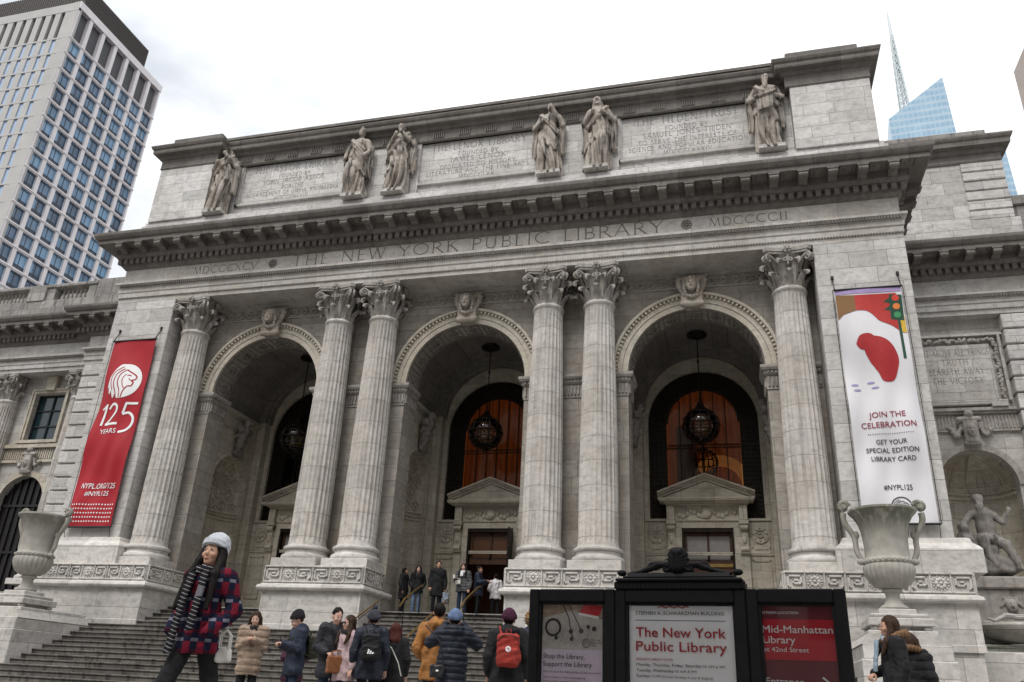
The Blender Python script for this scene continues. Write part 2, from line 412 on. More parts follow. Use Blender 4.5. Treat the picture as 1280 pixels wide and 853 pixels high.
M_wall = stone('marble_blocks', BASE, warm=0.35, stain=0.38)
M_pier = stone('marble_pier_blocks', (0.50, 0.487, 0.475), bw=1.5, bh=0.62, joint=.65, stain=0.28, warm=0.2, streak=.35)
M_plain = stone('marble_dressed', (0.45, 0.44, 0.425), bw=2.4, bh=30.0, joint=0.4, stain=0.35, warm=0.3)
M_shaft = stone('marble_column', (0.51, 0.488, 0.462), bh=0.86, drum=True, joint=0.5, jm=0.013, stain=0.42, warm=0.35, streak=1.2, vary=.10)
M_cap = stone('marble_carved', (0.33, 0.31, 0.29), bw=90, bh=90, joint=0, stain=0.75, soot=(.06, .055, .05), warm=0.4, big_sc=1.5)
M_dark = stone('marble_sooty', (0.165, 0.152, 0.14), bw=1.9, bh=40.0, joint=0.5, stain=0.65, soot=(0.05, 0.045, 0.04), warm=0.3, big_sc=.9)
M_cream = stone('marble_porch', (0.46, 0.425, 0.36), bw=1.3, bh=0.62, stain=0.28, warm=0.5)
M_vault = stone('marble_vault', (0.20, 0.185, 0.17), bw=1.2, bh=0.7, stain=0.5, soot=(.07, .065, .06), warm=0.3)  # base darkened so the arch interior's shade is partly in the stone colour
M_ped = stone('marble_pedestal', (0.53, 0.51, 0.485), bw=2.6, bh=0.72, stain=0.22, warm=0.15)
M_statue = stone('marble_statue', (0.35, 0.318, 0.285), bw=90, bh=90, joint=0, stain=0.95, soot=(0.035, 0.031, 0.027), warm=0.6, streak=1.5, big_sc=1.6)
M_letter = plain('letter_shade_patina', (0.16, 0.145, 0.13), 0.9)  # dark tone stands in for shade, with grime, inside the incised strokes
M_letter2 = plain('letter_shade_patina_pale', (0.29, 0.275, 0.26), 0.9)  # paler version of the same shade tone for the smaller incised lines
M_recess = plain('recess_patina', (0.20, 0.185, 0.17), 0.95)
M_step = stone('granite_steps', (0.135, 0.124, 0.113), bw=2.1, bh=0.165, joint=0.55, jm=0.010, stain=0.95, soot=(0.032, 0.028, 0.024), vary=0.26, streak=1.2, warm=.3)
M_plaza = stone('granite_paving', (0.30, 0.29, 0.275), bw=1.2, bh=1.2, stain=0.5)
M_bronze = plain('dark_bronze', (0.028, 0.022, 0.018), 0.45, 0.7, var=0.4)
M_iron = plain('black_iron', (0.018, 0.018, 0.020), 0.42, 0.3, var=0.3)
M_brass = plain('brass_rail', (0.42, 0.27, 0.10), 0.38, 0.9, var=0.35)
M_wood = plain('dark_wood', (0.075, 0.032, 0.016), 0.5, var=0.4)
M_black = plain('sign_black', (0.006, 0.006, 0.007), 0.55, 0.0, spec=0.08, var=0.3)
M_white = plain('white_print', (0.78, 0.78, 0.79), 0.6, var=0.03)
M_text = plain('black_print', (0.018, 0.018, 0.025), 0.6, var=0.05)
M_redp = plain('red_print', (0.40, 0.012, 0.022), 0.55, var=0.06)
# ------------------------------------------------------------ ground
PZ = -4.85                                      # upper plaza level
TZ = -1.77                                      # portico floor
def structure(mb, name, mat, **k): return tag(mb.build(name, mat, **k), kind='structure')
mb = MB(); mb.add([(-1500, -1500, -5.95), (1500, -1500, -5.95), (1500, 1500, -5.95), (-1500, 1500, -5.95)], [(0, 1, 2, 3)])
structure(mb, 'ground', plain('asphalt', (0.05, 0.05, 0.052), 0.9, sc=2.0, var=.3))
mb = MB(); mb.box(-60, 60, -34, -24.6, -5.95, -5.90); structure(mb, 'pavement', M_plaza)
mb = MB(); mb.box(-60, 60, -22.6, 1.0, -5.9, PZ)
for i in range(5): mb.box(-60, 60, -22.6-.4*(i+1), -22.6-.4*i+.001, -5.9, PZ-.175*(i+1))
structure(mb, 'plaza', M_plaza)
mb = MB()                                       # the grand flight of steps
n0 = 0; z = TZ; y = 0.5; RISE = .1655; RUN = .385; i = 0
while z > PZ+.02:
    x0, x1 = (-30, 12.9)
    zt = z; yf = y-RUN*i
    mb.box(x0, x1, yf+.018, 6.0, zt-RISE, zt-.045)                     # riser block
    mb.box(x0, x1, yf-.012, 6.0, zt-.045, zt-.0, bev=.012)              # tread slab with a nosing
    z -= RISE; i += 1
structure(mb, 'steps', M_step)
mb = MB(); mb.box(-13.2, 13.2, .45, 12, TZ-.03, TZ+.004); structure(mb, 'floor', M_plaza)

# ------------------------------------------------------------ the library
LIB = thing('library_building', (0, 0, PZ), 'long grey marble library front with six fluted columns before three tall arches', 'library')
def wloc(o):
    v = Vector((0, 0, 0))
    while o is not None: v = v+o.location; o = o.parent
    return v
def part(mb, name, mat, parent=None, smooth=None):
    parent = parent or LIB; w = wloc(parent); mb.map(lambda x, y, z: (x-w.x, y-w.y, z-w.z)); return mb.build(name, mat, parent, smooth)
def sub(name, loc, parent=None):
    parent = parent or LIB; o = bpy.data.objects.new(name, None); COL.objects.link(o); o.parent = parent; o.location = Vector(loc)-wloc(parent); o.empty_display_size = .2; return o
BX = 8.757                                      # spacing of the arches
COLX = [-12.157, -5.357, -3.4, 3.4, 5.357, 12.157]

# piers with the banners
for sx in (-1, 1):
    mb = MB(); a, b = sorted((13.03*sx, 16.0*sx)); mb.box(a, b, -.7, 7, -.5, 10.79, bev=.02)
    pr = part(mb, 'pier', M_pier)
    mb = MB(); a, b = sorted((12.95*sx, 16.3*sx)); mb.sweep([(0, -.45), (.30, -.45), (.30, .22), (.24, .30), (.10, .42), (.06, .55), (0, .58)], [(a, 5), (a, -.72), (b, -.72), (b, 5)] if sx > 0 else [(a, 5), (a, -.72), (b, -.72), (b, 5)])
    part(mb, 'pier_plinth', M_ped, pr)

# pedestals with Greek-key bands
def fret(mb, f, u0, u1, v0, v1):
    """frame strips, keys and rosettes on a face; f(u, out, v) -> world"""
    L = MB(); t = .035; o = .055
    def bx(a, b, c, d, h=o): L.box(min(a, b), max(a, b), 0, h, min(c, d), max(c, d), bev=.012)
    bx(u0, u1, v1-.05, v1); bx(u0, u1, v0, v0+.05)
    W = u1-u0; n = max(1, round(W/1.75)); cell = W/n; H = v1-v0
    for k in range(n):
        c0 = u0+k*cell
        rw = H*.95; r0 = c0+(cell-rw)/2; r1 = r0+rw
        for e in (c0, r0, r1): bx(e-.022, e+.022, v0, v1)
        for a, b, m in ((c0+.07, r0-.05, 1), (r1+.05, c0+cell-.05, -1)):
            w = b-a; vb, vt = v0+.11, v1-.11; h = vt-vb; q = .055
            X = (lambda s: a+s*w) if m > 0 else (lambda s: b-s*w)
            bx(X(0), X(0)+m*q, vb, vt); bx(X(0), X(.92), vt-q, vt); bx(X(.92), X(.92)+m*-q, vb+h*.22, vt); bx(X(.32), X(.92), vb+h*.22, vb+h*.22+q)
            bx(X(.32), X(.32)+m*q, vb+h*.22, vb+h*.66); bx(X(.32), X(.66), vb+h*.66-q, vb+h*.66); bx(X(0), X(.2), vb, vb+q)
        cu, cv = (r0+r1)/2, (v0+v1)/2; rr = H*.36
        for j in range(8):
            an = j*PI/4; L.ball((cu+rr*.55*math.cos(an), .01, cv+rr*.55*math.sin(an)), (rr*.30, .05, rr*.30), 8, 6)
        L.ball((cu, .02, cv), (rr*.26, .07, rr*.26), 10, 6)
        for j in range(16):
            an = j*PI/8; L.ball((cu+rr*.98*math.cos(an), .005, cv+rr*.98*math.sin(an)), (.035, .03, .035), 6, 4)
    bx(u1-.022, u1+.0, v0, v1)
    mb.add([f(*p) for p in L.v], L.f)
def pedestal(x0, x1, ysides, ped_front=-1.1):
    F = ped_front; mb = MB(); yb = 1.2
    path = [(x0, yb), (x0, F), (x1, F), (x1, yb)]
    mb.sweep([(0.02, -2.6), (0.02, -2.42), (0, -2.40), (0, -1.34), (.05, -1.33), (.14, -1.30), (.17, -1.22), (.14, -1.14), (.05, -1.10), (.03, -1.07), (.0, -1.06), (0, -.46), (-.05, -.455), (-2, -.44)], path)
    mb.box(x0+.05, x1-.05, F+.05, yb, -4.8, -.45)
    p = part(mb, 'pedestal', M_ped)
    mb = MB(); fret(mb, lambda u, o, v: (u, F-o, v), x0+.02, x1-.02, -1.05, -.48)
    if 'L' in ysides: fret(mb, lambda u, o, v: (x0-o, u, v), F+.06, yb, -1.05, -.48)
    if 'R' in ysides: fret(mb, lambda u, o, v: (x1+o, u, v), F+.06, yb, -1.05, -.48)
    part(mb, 'key_band', M_ped, p)
    return p
pedestal(-16.2, -11.1, 'R'); pd2 = pedestal(-6.25, -2.5, 'LR'); pedestal(2.5, 6.25, 'LR'); pedestal(11.1, 16.2, 'LR')
M_faint = plain('faint_lettering', (.40, .39, .375), .9)
for tx, ww, zz in (('STEPHEN A. SCHWARZMAN', 2.1, -1.78), ('BUILDING', .95, -2.08)): mb2 = MB(); put_text(mb2, text_geo(tx, .15, ww, align='CENTER', spacing=1.15), -4.37, zz, -1.104); part(mb2, 'carved_lettering', M_faint, pd2)

# columns: plinth, base, fluted shaft, Corinthian capital
def shaft_mesh():
    mb = MB(); NF = 24; per = 8; rows = [(.34, .715, 0), (.42, .69, 0), (.50, .683, .0), (.60, .68, 1), (2.5, .672, 1), (4.3, .65, 1), (6.2, .615, 1), (8.0, .575, 1), (8.95, .555, 1), (9.05, .555, .0), (9.15, .56, 0), (9.17, .575, 0), (9.20, .60, 0), (9.24, .607, 0), (9.28, .60, 0), (9.31, .565, 0), (9.36, .55, 0)]
    v = []; f = []; n = NF*per
    for z, r, fl in rows:
        for k in range(n):
            ph = (k % per)/per; a = 2*PI*k/n
            d = fl*.050*math.sin(PI*max(0, (ph-.16)/.84))**.8 if ph > .16 else 0
            v.append(((r-d)*math.cos(a), (r-d)*math.sin(a), z))
    for i in range(len(rows)-1):
        for k in range(n): f.append((i*n+k, i*n+(k+1) % n, (i+1)*n+(k+1) % n, (i+1)*n+k))
    mb.add(v, f); return mb
def leaf(mb, ang, r0, z0, h, w, out, nt=11, ns=6):
    v = []; f = []
    for i in range(nt+1):
        t = i/nt
        if t < .66: q = t/.66; r = r0+.05*q+.16*out*q**2.2; z = z0+h*.90*q
        else:
            q = (t-.66)/.34; an = q*PI*1.12; rr = .40*out*h; r = r0+.05+.16*out+rr*(1-math.cos(an))*.62; z = z0+h*.90+rr*.62*math.sin(an)
        wid = w*(.66+.34*math.sin(PI*min(1, t*1.1)))*(1-.30*abs(math.sin(t*PI*3.5)))*(1 if t < .82 else 1-.8*(t-.82)/.18)
        for j in range(ns+1):
            s = (j/ns-.5)*2; dip = -.075*abs(s)**1.4+.018*math.cos(s*PI*2.5)
            a = ang+s*wid/2/max(r, .2); v.append(((r+dip)*math.cos(a), (r+dip)*math.sin(a), z-.06*abs(s)*h*(t > .3)))
    for i in range(nt):
        for j in range(ns):
            k = i*(ns+1)+j; f.append((k, k+1, k+ns+2, k+ns+1))
    b = len(v)
    v += [(x*.945, y*.945, z-.012) for x, y, z in v]; f += [tuple(q+b for q in reversed(fc)) for fc in list(f)]
    mb.add(v, f)
def capital_mesh():
    mb = MB(); mb.lathe([(.52, 9.30), (.50, 9.5), (.50, 9.9), (.54, 10.25), (.68, 10.50), (.72, 10.54), (.6, 10.58)], 32)
    for k in range(8): leaf(mb, k*PI/4, .545, 9.34, .48, .42, .95)
    for k in range(8): leaf(mb, (k+.5)*PI/4, .535, 9.40, .84, .38, .80)
    for k in range(4):
        a = PI/4+k*PI/2
        for sgn in (-1, 1):                      # corner volutes
            pts = []; rad = []
            for i in range(22):
                t = i/21
                if t < .45: q = t/.45; r = .60+.40*q**1.6; z = 9.98+.50*q**.8; da = sgn*(.30*(1-q)+.07)
                else:
                    q = (t-.45)/.55; an = PI/2-q*2.6*PI*1.0; rr = .15*(1-.72*q); r = 1.0+rr*math.cos(an)+.0; z = 10.34+rr*math.sin(an); da = sgn*.07
                pts.append((r*math.cos(a+da), r*math.sin(a+da), z)); rad.append(.052 if t < .45 else .048*(1-.45*(t-.45)))
            mb.tube(pts, rad, 6)
            pts = []                             # inner helices
            a2 = k*PI/2
            for i in range(16):
                t = i/15
                if t < .5: q = t/.5; r = .61+.10*q; z = 10.0+.38*q; da = sgn*(.34-.20*q)
                else: q = (t-.5)/.5; an = q*2.2*PI; rr = .085*(1-.6*q); r = .72; z = 10.30+rr*math.cos(an); da = sgn*(.14-(rr*math.sin(an)-.0)/.72*1.0)
                pts.append((r*math.cos(a2+da), r*math.sin(a2+da), z))
            mb.tube(pts, .036, 6)
        leaf(mb, a, .60, 9.9, .50, .30, .9, 7, 4)
        a2 = k*PI/2
        for j in range(6): mb.ball((.80*math.cos(a2)-.10*math.cos(j*PI/3)*math.sin(a2), .80*math.sin(a2)+.10*math.cos(j*PI/3)*math.cos(a2), 10.66+.10*math.sin(j*PI/3)), .062, 8, 6)
        mb.ball((.86*math.cos(a2), .86*math.sin(a2), 10.66), .06, 8, 6); mb.tube([(.70*math.cos(a2), .70*math.sin(a2), 10.1), (.74*math.cos(a2), .74*math.sin(a2), 10.6)], [.03, .05], 6)
    poly = []
    for k in range(4):                           # concave abacus
        a = PI/4+k*PI/2; c = Vector((math.cos(a), math.sin(a)))*1.07; t = Vector((-c.y, c.x)).normalized()
        nx = Vector((math.cos(a+PI/2), math.sin(a+PI/2)))*1.07; tn = Vector((-nx.y, nx.x)).normalized()
        p0 = c+t*.09; p1 = nx-tn*.09; m = (p0+p1)/2; m = m*(.70/m.length)
        poly += [tuple(c-t*.09)]
        for i in range(9):
            s = i/8; poly.append(tuple((1-s)**2*p0+2*s*(1-s)*(2*m-(p0+p1)/2)+s*s*p1))
        poly.pop()
    sc = lambda k: [(x*k, y*k) for x, y in poly]
    mb.prism(sc(.95), 10.55, 10.64, 2); mb.prism(poly, 10.64, 10.785, 2)
    return mb
def build_column(root):
    mb = MB(); mb.box(-.88, .88, -.88, .88, -.45, -.17, bev=.012); part(mb, 'plinth', M_ped, root).location = (0, 0, 0)
c0 = sub('column', (COLX[0], 0, -.45))
mb = MB(); mb.box(COLX[0]-.88, COLX[0]+.88, -.88, .88, -.445, -.17, bev=.012); part(mb, 'plinth', M_ped, c0)
def at(mb, x): return mb.map(lambda a, b, c: (a+x, b, c))
mb = MB(); mb.lathe([(.70, -.17), (.86, -.168), (.885, -.12), (.885, -.06), (.86, 0.0), (.79, .02), (.775, .03), (.755, .09), (.77, .15), (.79, .17), (.82, .19), (.835, .24), (.82, .29), (.76, .315), (.735, .32), (.735, .345), (.7, .36)], 48)
part(at(mb, COLX[0]), 'base', M_ped, c0, 40)
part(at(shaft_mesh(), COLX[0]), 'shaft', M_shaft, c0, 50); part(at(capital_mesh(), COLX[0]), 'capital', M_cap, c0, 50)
for x in COLX[1:]:
    c = copy_tree(c0, LIB); c.location.x = x

# entablature
FY = -.70
pth = [(-16.0, 7), (-16.0, FY), (16.0, FY), (16.0, 7)]
mb = MB(); mb.sweep([(-2.5, 10.79), (0, 10.79), (0, 10.98), (.025, 10.985), (.025, 11.01), (.035, 11.02), (.035, 11.24), (.06, 11.25), (.075, 11.28), (.075, 11.47), (.10, 11.48), (.16, 11.60), (.20, 11.62), (.20, 11.72), (0, 11.73), (0, 12.48), (-2.5, 12.48)], pth)
for sgn in range(0, 0): pass
ent = part(mb, 'entablature', stone('marble_entablature', (0.46, 0.44, 0.415), bw=3.1, bh=60, joint=.35, stain=.35, warm=.4))
def cornice(mb, pth, z, zt, runs, dent=True):
    """bed mould, dentils, modillions, corona and cyma; runs = [(axis, fixed, a, b, sign)]"""
    mb.sweep([(-2, z), (.04, z), (.10, z+.06), (.16, z+.12), (.17, z+.17), (.17, z+.42), (.34, z+.44), (.38, z+.52), (.40, z+.56), (.42, z+.58), (.42, z+.88), (1.0, z+.90), (1.0, z+1.08), (1.06, z+1.09), (1.10, z+1.14), (1.16, z+1.24), (1.17, z+1.31), (1.17, z+1.38), (-2, zt)], pth)
    for ax, fx, a, b, sg in runs:
        n = int(round((b-a)/.31)); d = (b-a)/n
        for i in range(n):
            u = a+(i+.5)*d
            if ax == 0: mb.box(u-.09, u+.09, fx+sg*.16, fx+sg*.335, z+.19, z+.42)
            else: mb.box(fx+sg*.16, fx+sg*.335, u-.09, u+.09, z+.19, z+.42)
        n = int(round((b-a)/.98)); d = (b-a)/n
        for i in range(n):
            u = a+(i+.5)*d
            L = MB(); L.prism([(.42, z+.60), (.55, z+.60), (.62, z+.66), (.82, z+.66), (.90, z+.62), (.97, z+.66), (.99, z+.74), (.97, z+.84), (.42, z+.84)], -.15, .15, 1); L.box(.42, 1.0, -.19, .19, z+.835, z+.898)
            L.tube([(.94, -.16, z+.72), (.94, .16, z+.72)], .075, 8); L.tube([(.50, -.155, z+.66), (.50, .155, z+.66)], .07, 8)
            # coffer rosette beside the bracket
            L.ball((.72, d*.5, z+.89), (.15, .15, .05), 8, 4); L.box(.5, .93, d*.5-.25, d*.5-.20, z+.85, z+.90); L.box(.5, .93, d*.5+.20, d*.5+.25, z+.85, z+.90)
            if ax == 0: mb.add([(u+q, fx+sg*p, r) for p, q, r in L.v], L.f)
            else: mb.add([(fx+sg*p, u+q, r) for p, q, r in L.v], L.f)
mb = MB()
for i in range(int(32.0/.10)): x = -15.97+i*.10; mb.box(x, x+.055, FY-.06, FY-.03, 10.97, 11.015); mb.box(x, x+.06, FY-.19, FY-.10, 11.49, 11.60)
cornice(mb, pth, 12.42, 13.84, [(0, FY, -16.35, 16.35, -1), (1, -16.0, -.4, 5.5, -1), (1, 16.0, -.4, 5.5, 1)])
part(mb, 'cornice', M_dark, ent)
yl = FY-.002
for tx, kw in (('MDCCCXCV', dict(xc=0, zb=11.93, h=.34, left=-12.45, width=3.15)), ('THE NEW YORK PUBLIC LIBRARY', dict(xc=.12, zb=11.88, h=.50, width=15.5)), ('MDCCCCII', dict(xc=0, zb=11.93, h=.34, left=9.55, width=2.75))):
    mb = MB(); roman(mb, tx, y=yl, **kw); part(mb, 'carved_inscription', M_letter, ent)
for cx in (-8.55, 8.72):
    mb = MB()
    for j in range(8):
        a = j*PI/4; mb.ring(cx+.13*math.cos(a), 12.1+.13*math.sin(a), .045, .075, yl-.02, yl, 0, 2*PI, 10)
    mb.ring(cx, 12.1, .03, .06, yl-.02, yl, 0, 2*PI, 10); part(mb, 'carved_rosette', M_letter, ent)

# arcade wall, archivolts, imposts, keystones
AY = .6; SPR = 6.83; HW = 2.42
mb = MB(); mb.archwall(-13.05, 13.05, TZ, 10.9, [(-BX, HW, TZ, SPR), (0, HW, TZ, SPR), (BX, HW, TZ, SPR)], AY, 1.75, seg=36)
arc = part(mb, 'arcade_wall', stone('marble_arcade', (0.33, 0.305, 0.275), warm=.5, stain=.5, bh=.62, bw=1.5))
for k in (-1, 0, 1):
    cx = k*BX; mb = MB()
    for r0, r1, o in ((HW, 2.62, .05), (2.63, 2.80, .08), (2.92, 3.02, .20)): mb.ring(cx, SPR, r0, r1, AY-o, AY+.05, seg=48)
    mb.ring(cx, SPR, 2.80, 2.92, AY-.07, AY, seg=48)
    for j in range(56):
        a = PI*(j+.5)/56; c, s_ = math.cos(a), math.sin(a); rm = 2.86
        L = MB(); L.box(-.05, .05, AY-.17, AY-.06, -.035, .035); mb.add([(cx+(rm+p)*c-r*s_, q, SPR+(rm+p)*s_+r*c) for p, q, r in L.v], L.f)
    part(mb, 'archivolt', stone('marble_archivolt%d' % k, (0.47, 0.435, 0.375), bw=90, bh=90, joint=0, stain=.25, warm=.4), arc)
    # soffit rosettes and border fillets
    mb = MB()
    for yy in (AY+.10, 1.70): mb.ring(cx, SPR, HW-.035, HW, yy-.05, yy+.05, seg=48)
    for j in range(9):
        a = PI*(j+.5)/9; L = MB()
        for q in range(8): L.ball((.17*math.cos(q*PI/4), .17*math.sin(q*PI/4), 0), (.09, .09, .06), 8, 5)
        L.ball((0, 0, .01), (.09, .09, .10), 8, 5)
        for e in ((-.42, -.36), (.36, .42)): L.box(e[0], e[1], -.42, .42, -.03, .03); L.box(-.42, .42, e[0], e[1], -.03, .03)
        rr = HW-.02; mb.add([(cx+(rr-z_)*math.cos(a)-x_*math.sin(a)*.8, 1.17+y_, SPR+(rr-z_)*math.sin(a)+x_*math.cos(a)*.8) for x_, y_, z_ in L.v], L.f)
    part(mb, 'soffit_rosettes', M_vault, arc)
                                        # impost band with flutes, running across the piers and into the openings
def impost(path):
    mb.sweep([(0, 5.92), (.03, 5.92), (.03, 5.97), (.015, 5.98), (.015, 6.42), (.05, 6.44), (.09, 6.50), (.09, 6.60), (.16, 6.62), (.20, 6.70), (.20, 6.80), (0, 6.81)], path)
    for i in range(len(path)-1):
        p = Vector(path[i]); q = Vector(path[i+1]); L = (q-p).length; n = int(L/.125); d = (q-p)/L; nn = Vector((d.y, -d.x))
        for j in range(n):
            c = p+d*((j+.5)*L/n); e = c+nn*.045; mb.bar((e.x, e.y, 6.03), (e.x, e.y, 6.38), .055, .055)
            e = c+nn*.11; mb.bar((e.x, e.y, 6.51), (e.x, e.y, 6.59), .05, .05)
for a, b in ((-13.0, -BX-HW), (-BX+HW, -HW), (HW, BX-HW), (BX+HW, 13.0)):
    pts = []
    if a > -12.9: pts += [(a, 1.75)]
    pts += [(a, AY), (b, AY)]
    if b < 12.9: pts += [(b, 1.75)]
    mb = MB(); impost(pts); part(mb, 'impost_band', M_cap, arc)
mb = MB()                                        # running-scroll band
mb.box(-13, 13, AY-.06, AY+.02, 10.08, 10.14); mb.box(-13, 13, AY-.05, AY+.02, 10.60, 10.68); mb.box(-13, 13, AY-.10, AY+.02, 10.68, 10.79)
for i in range(58):
    cx = -12.8+i*.445; pts = [(cx-.24+.0, AY-.03, 10.18), (cx-.05, AY-.03, 10.20)]
    for j in range(14): an = -PI/2+j*.42; rr = .17*(1-j/20); pts.append((cx+rr*math.cos(an), AY-.03, 10.37+rr*math.sin(an)))
    mb.tube(pts, .034, 5)
part(mb, 'scroll_band', stone('marble_scroll', (0.36, 0.335, 0.305), bw=90, bh=90, joint=0, stain=.35), arc)
def keystone(P):
    x, y, z = P; d = rbox(P, (0, -.10, -.05), (.25+.05*(z > 0), .22, .60), .05)
    d = np.minimum(d, cone(P, (-.40, -.16, .50), (.40, -.16, .50), .13, .13)); d = np.minimum(d, cone(P, (-.30, -.24, -.52), (.30, -.24, -.52), .12, .12))
    for s in (-1, 1):
        d = smin(d, chain(P, [(s*.46, -.16, .52), (s*.40, -.22, .18), (s*.28, -.24, -.10), (s*.30, -.24, -.42)], [.12, .11, .09, .08], .03), .02)
        d = np.maximum(d, -cone(P, (s*.54, -.30, .50), (s*.54, .05, .50), .06, .06))
    hd = ell(P, (0, -.50, .10), (.17, .19, .24)); hd = smin(hd, ell(P, (0, -.69, .06), (.032, .07, .085)), .02); hd = smin(hd, ell(P, (0, -.60, -.10), (.08, .08, .07)), .04)
    hair = ell(P, (0, -.42, .32), (.25, .20, .15)); hd = smin(hd, hair+.02*np.sin(x*45), .03)
    for s in (-1, 1):
        hd = np.maximum(hd, -ell(P, (s*.075, -.69, .135), (.050, .08, .035))); hd = smin(hd, chain(P, [(s*.20, -.42, .32), (s*.235, -.42, .05), (s*.19, -.40, -.20)], [.07, .065, .045], .02)+.014*np.sin(z*50), .02)
    hd = np.maximum(hd, -ell(P, (0, -.70, -.035), (.065, .06, .018)))
    d = smin(d, hd, .03); d = smin(d, chain(P, [(-.30, -.30, -.18), (0, -.42, -.32), (.30, -.30, -.18)], [.05, .07, .05], .02)+.012*np.sin(x*50), .02)
    return d
ks = organic('keystone', keystone, (-.66, -.82, -.75), (.66, .3, .75), .018, stone('marble_keystone', (0.36, 0.325, 0.285), bw=90, bh=90, joint=0, stain=.75, soot=(.06, .054, .048), warm=.5, big_sc=2.0), arc)
for k in (-1, 0, 1):
    o = ks if k == -1 else ks.copy()
    if k != -1: COL.objects.link(o)
    o.location = (k*BX, AY-.06, 9.86-PZ); o.scale = (1.08, 1, 1.05)

# porch behind each arch: barrel vault, side walls with niches, door wall
RW = 2.78; VS = 6.9; DY = 5.35
def console(P):
    x, y, z = P     # out of the wall along -y
    d = cone(P, (0, -.28, .55), (0, -.16, -.55), .26, .16); d = smin(d, cone(P, (-.3, -.35, .62), (.3, -.35, .62), .17, .17), .05)
    d = smin(d, cone(P, (0, -.45, .55), (0, -.40, .95), .15, .11), .05); d = smin(d, ell(P, (0, -.46, 1.02), (.14, .16, .17)), .04)
    d = smin(d, cone(P, (0, -.60, 1.0), (0, -.66, .97), .05, .03), .03)
    for s in (-1, 1):
        d = smin(d, cone(P, (s*.10, -.30, .6), (s*.38, -.20, .15), .12, .05), .05); d = smin(d, cone(P, (s*.20, -.25, -.45), (s*.06, -.42, -.10), .06, .06), .04)
    d = smin(d, cone(P, (-.22, -.22, -.55), (.22, -.22, -.55), .11, .11), .04)
    return d+.012*np.sin(z*26+np.abs(x)*16)
con0 = None
for k in (-1, 0, 1):
    cx = k*BX; pc = sub('porch', (cx, 3.4, TZ))
    mb = MB(); seg = 28
    v = []; f = []                                # vault (inner shell) from 1.75 to DY-.45
    for j in range(seg+1):
        a = PI*j/seg; v += [(cx+RW*math.cos(a), 1.75, VS+RW*math.sin(a)), (cx+RW*math.cos(a), DY, VS+RW*math.sin(a))]
    for j in range(seg): f.append((2*j, 2*j+1, 2*j+3, 2*j+2))
    mb.add(v, f)
    mb.ring(cx, VS, HW+.02, RW+.3, DY-.42, DY-.0, seg=36); mb.ring(cx, VS, HW-.10, HW+.02, DY-.30, DY, seg=36)   # rear rib
    mb.ring(cx, VS, RW, RW+.6, 1.70, 1.85, seg=36)
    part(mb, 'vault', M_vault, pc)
    for sd in (-1, 1):
        # side wall with a tall niche; built along y then turned
        L = MB(); L.archwall(1.75, DY, TZ, VS+.4, [(3.4, 1.25, TZ, 3.6)], 0, .12, seg=24)
        L.box(1.75, DY, -.08, .02, 6.55, 6.62); L.box(1.75, DY, -.14, .02, 6.62, 6.80); L.box(1.75, DY, -.05, .02, 5.98, 6.05)
        L.ring(3.4, 3.6, 1.25, 1.42, -.06, .02, seg=30); L.box(3.4-1.42, 3.4-1.25, -.06, .02, TZ, 3.6); L.box(3.4+1.25, 3.4+1.42, -.06, .02, TZ, 3.6)
        tf = lambda p: (cx+sd*(RW+p[1]), p[0], p[2])
        mb = MB(); mb.add([tf(p) for p in L.v], L.f)
        mb.box(cx+sd*(HW-.02), cx+sd*(RW+.1), DY-.42, DY, TZ, VS)     # rear pilaster
        part(mb, 'side_wall', M_cream, pc)
        L = MB(); D = .62; H = 1.26                                      # niche shell: half cylinder with a quarter dome
        nn = 16; rows = [(z_, 1.0) for z_ in (TZ, 0, 1.5, 3.6)]+[(3.6+H*math.sin(t*PI/2), math.cos(t*PI/2)) for t in (.2, .4, .6, .8, .97)]
        v = []; f = []
        for z_, c in rows:
            for j in range(nn+1): a = PI*j/nn; v.append((3.4-H*c*math.cos(a), .10+D*c*math.sin(a), z_))
        for i in range(len(rows)-1):
            for j in range(nn): q = i*(nn+1)+j; f.append((q, q+1, q+nn+2, q+nn+1))
        L.add(v, f)
        def srf(u, z_, o=.03):                                          # point on the shell; u angle 0..1
            c = 1.0 if z_ < 3.6 else math.sqrt(max(0.0, 1-((z_-3.6)/H)**2)); a = PI*u
            return (3.4-(H*c-o)*math.cos(a), .10+(D*c-o)*math.sin(a), z_)
        for z_, r_ in ((2.25, .05), (2.55, .05), (2.4, .03)): L.tube([srf(u/12, z_) for u in range(13)], r_, 6)
        for i in range(5):
            for j in range(4):
                uc = .14+i*.18+(.09 if j % 2 else 0); zc = 2.85+j*.52
                if uc > .92 or zc > 4.6: continue
                q = [srf(uc+.085, zc), srf(uc, zc+.24), srf(uc-.085, zc), srf(uc, zc-.24), srf(uc+.085, zc)]
                L.tube(q, .045, 5); p = srf(uc, zc); L.ball(p, (.09, .06, .10), 8, 5)
        mb = MB(); mb.add([tf(p) for p in L.v], L.f); part(mb, 'niche', M_cream, pc)
        if con0 is None:
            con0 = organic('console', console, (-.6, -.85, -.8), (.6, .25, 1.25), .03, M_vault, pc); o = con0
        else:
            o = con0.copy(); COL.objects.link(o); o.parent = pc
        o.location = (sd*RW, .0, 5.45-TZ); o.rotation_euler = (0, 0, R(90)*(1 if sd < 0 else -1)); o.scale = (1.15, 1.0, .95)
    # door wall
    dw = sub('doorway', (cx, DY, TZ)); mb = MB()
    mb.archwall(cx-3.1, cx+3.1, 2.30, 10.2, [(cx, 2.2, 2.42, 6.42)], DY, DY+.5, seg=32); mb.box(cx-3.1, cx-.99, DY, DY+.5, TZ, 2.30); mb.box(cx+.99, cx+3.1, DY, DY+.5, TZ, 2.30); mb.box(cx-.99, cx+.99, DY+.001, DY+.5, 2.04, 2.30)
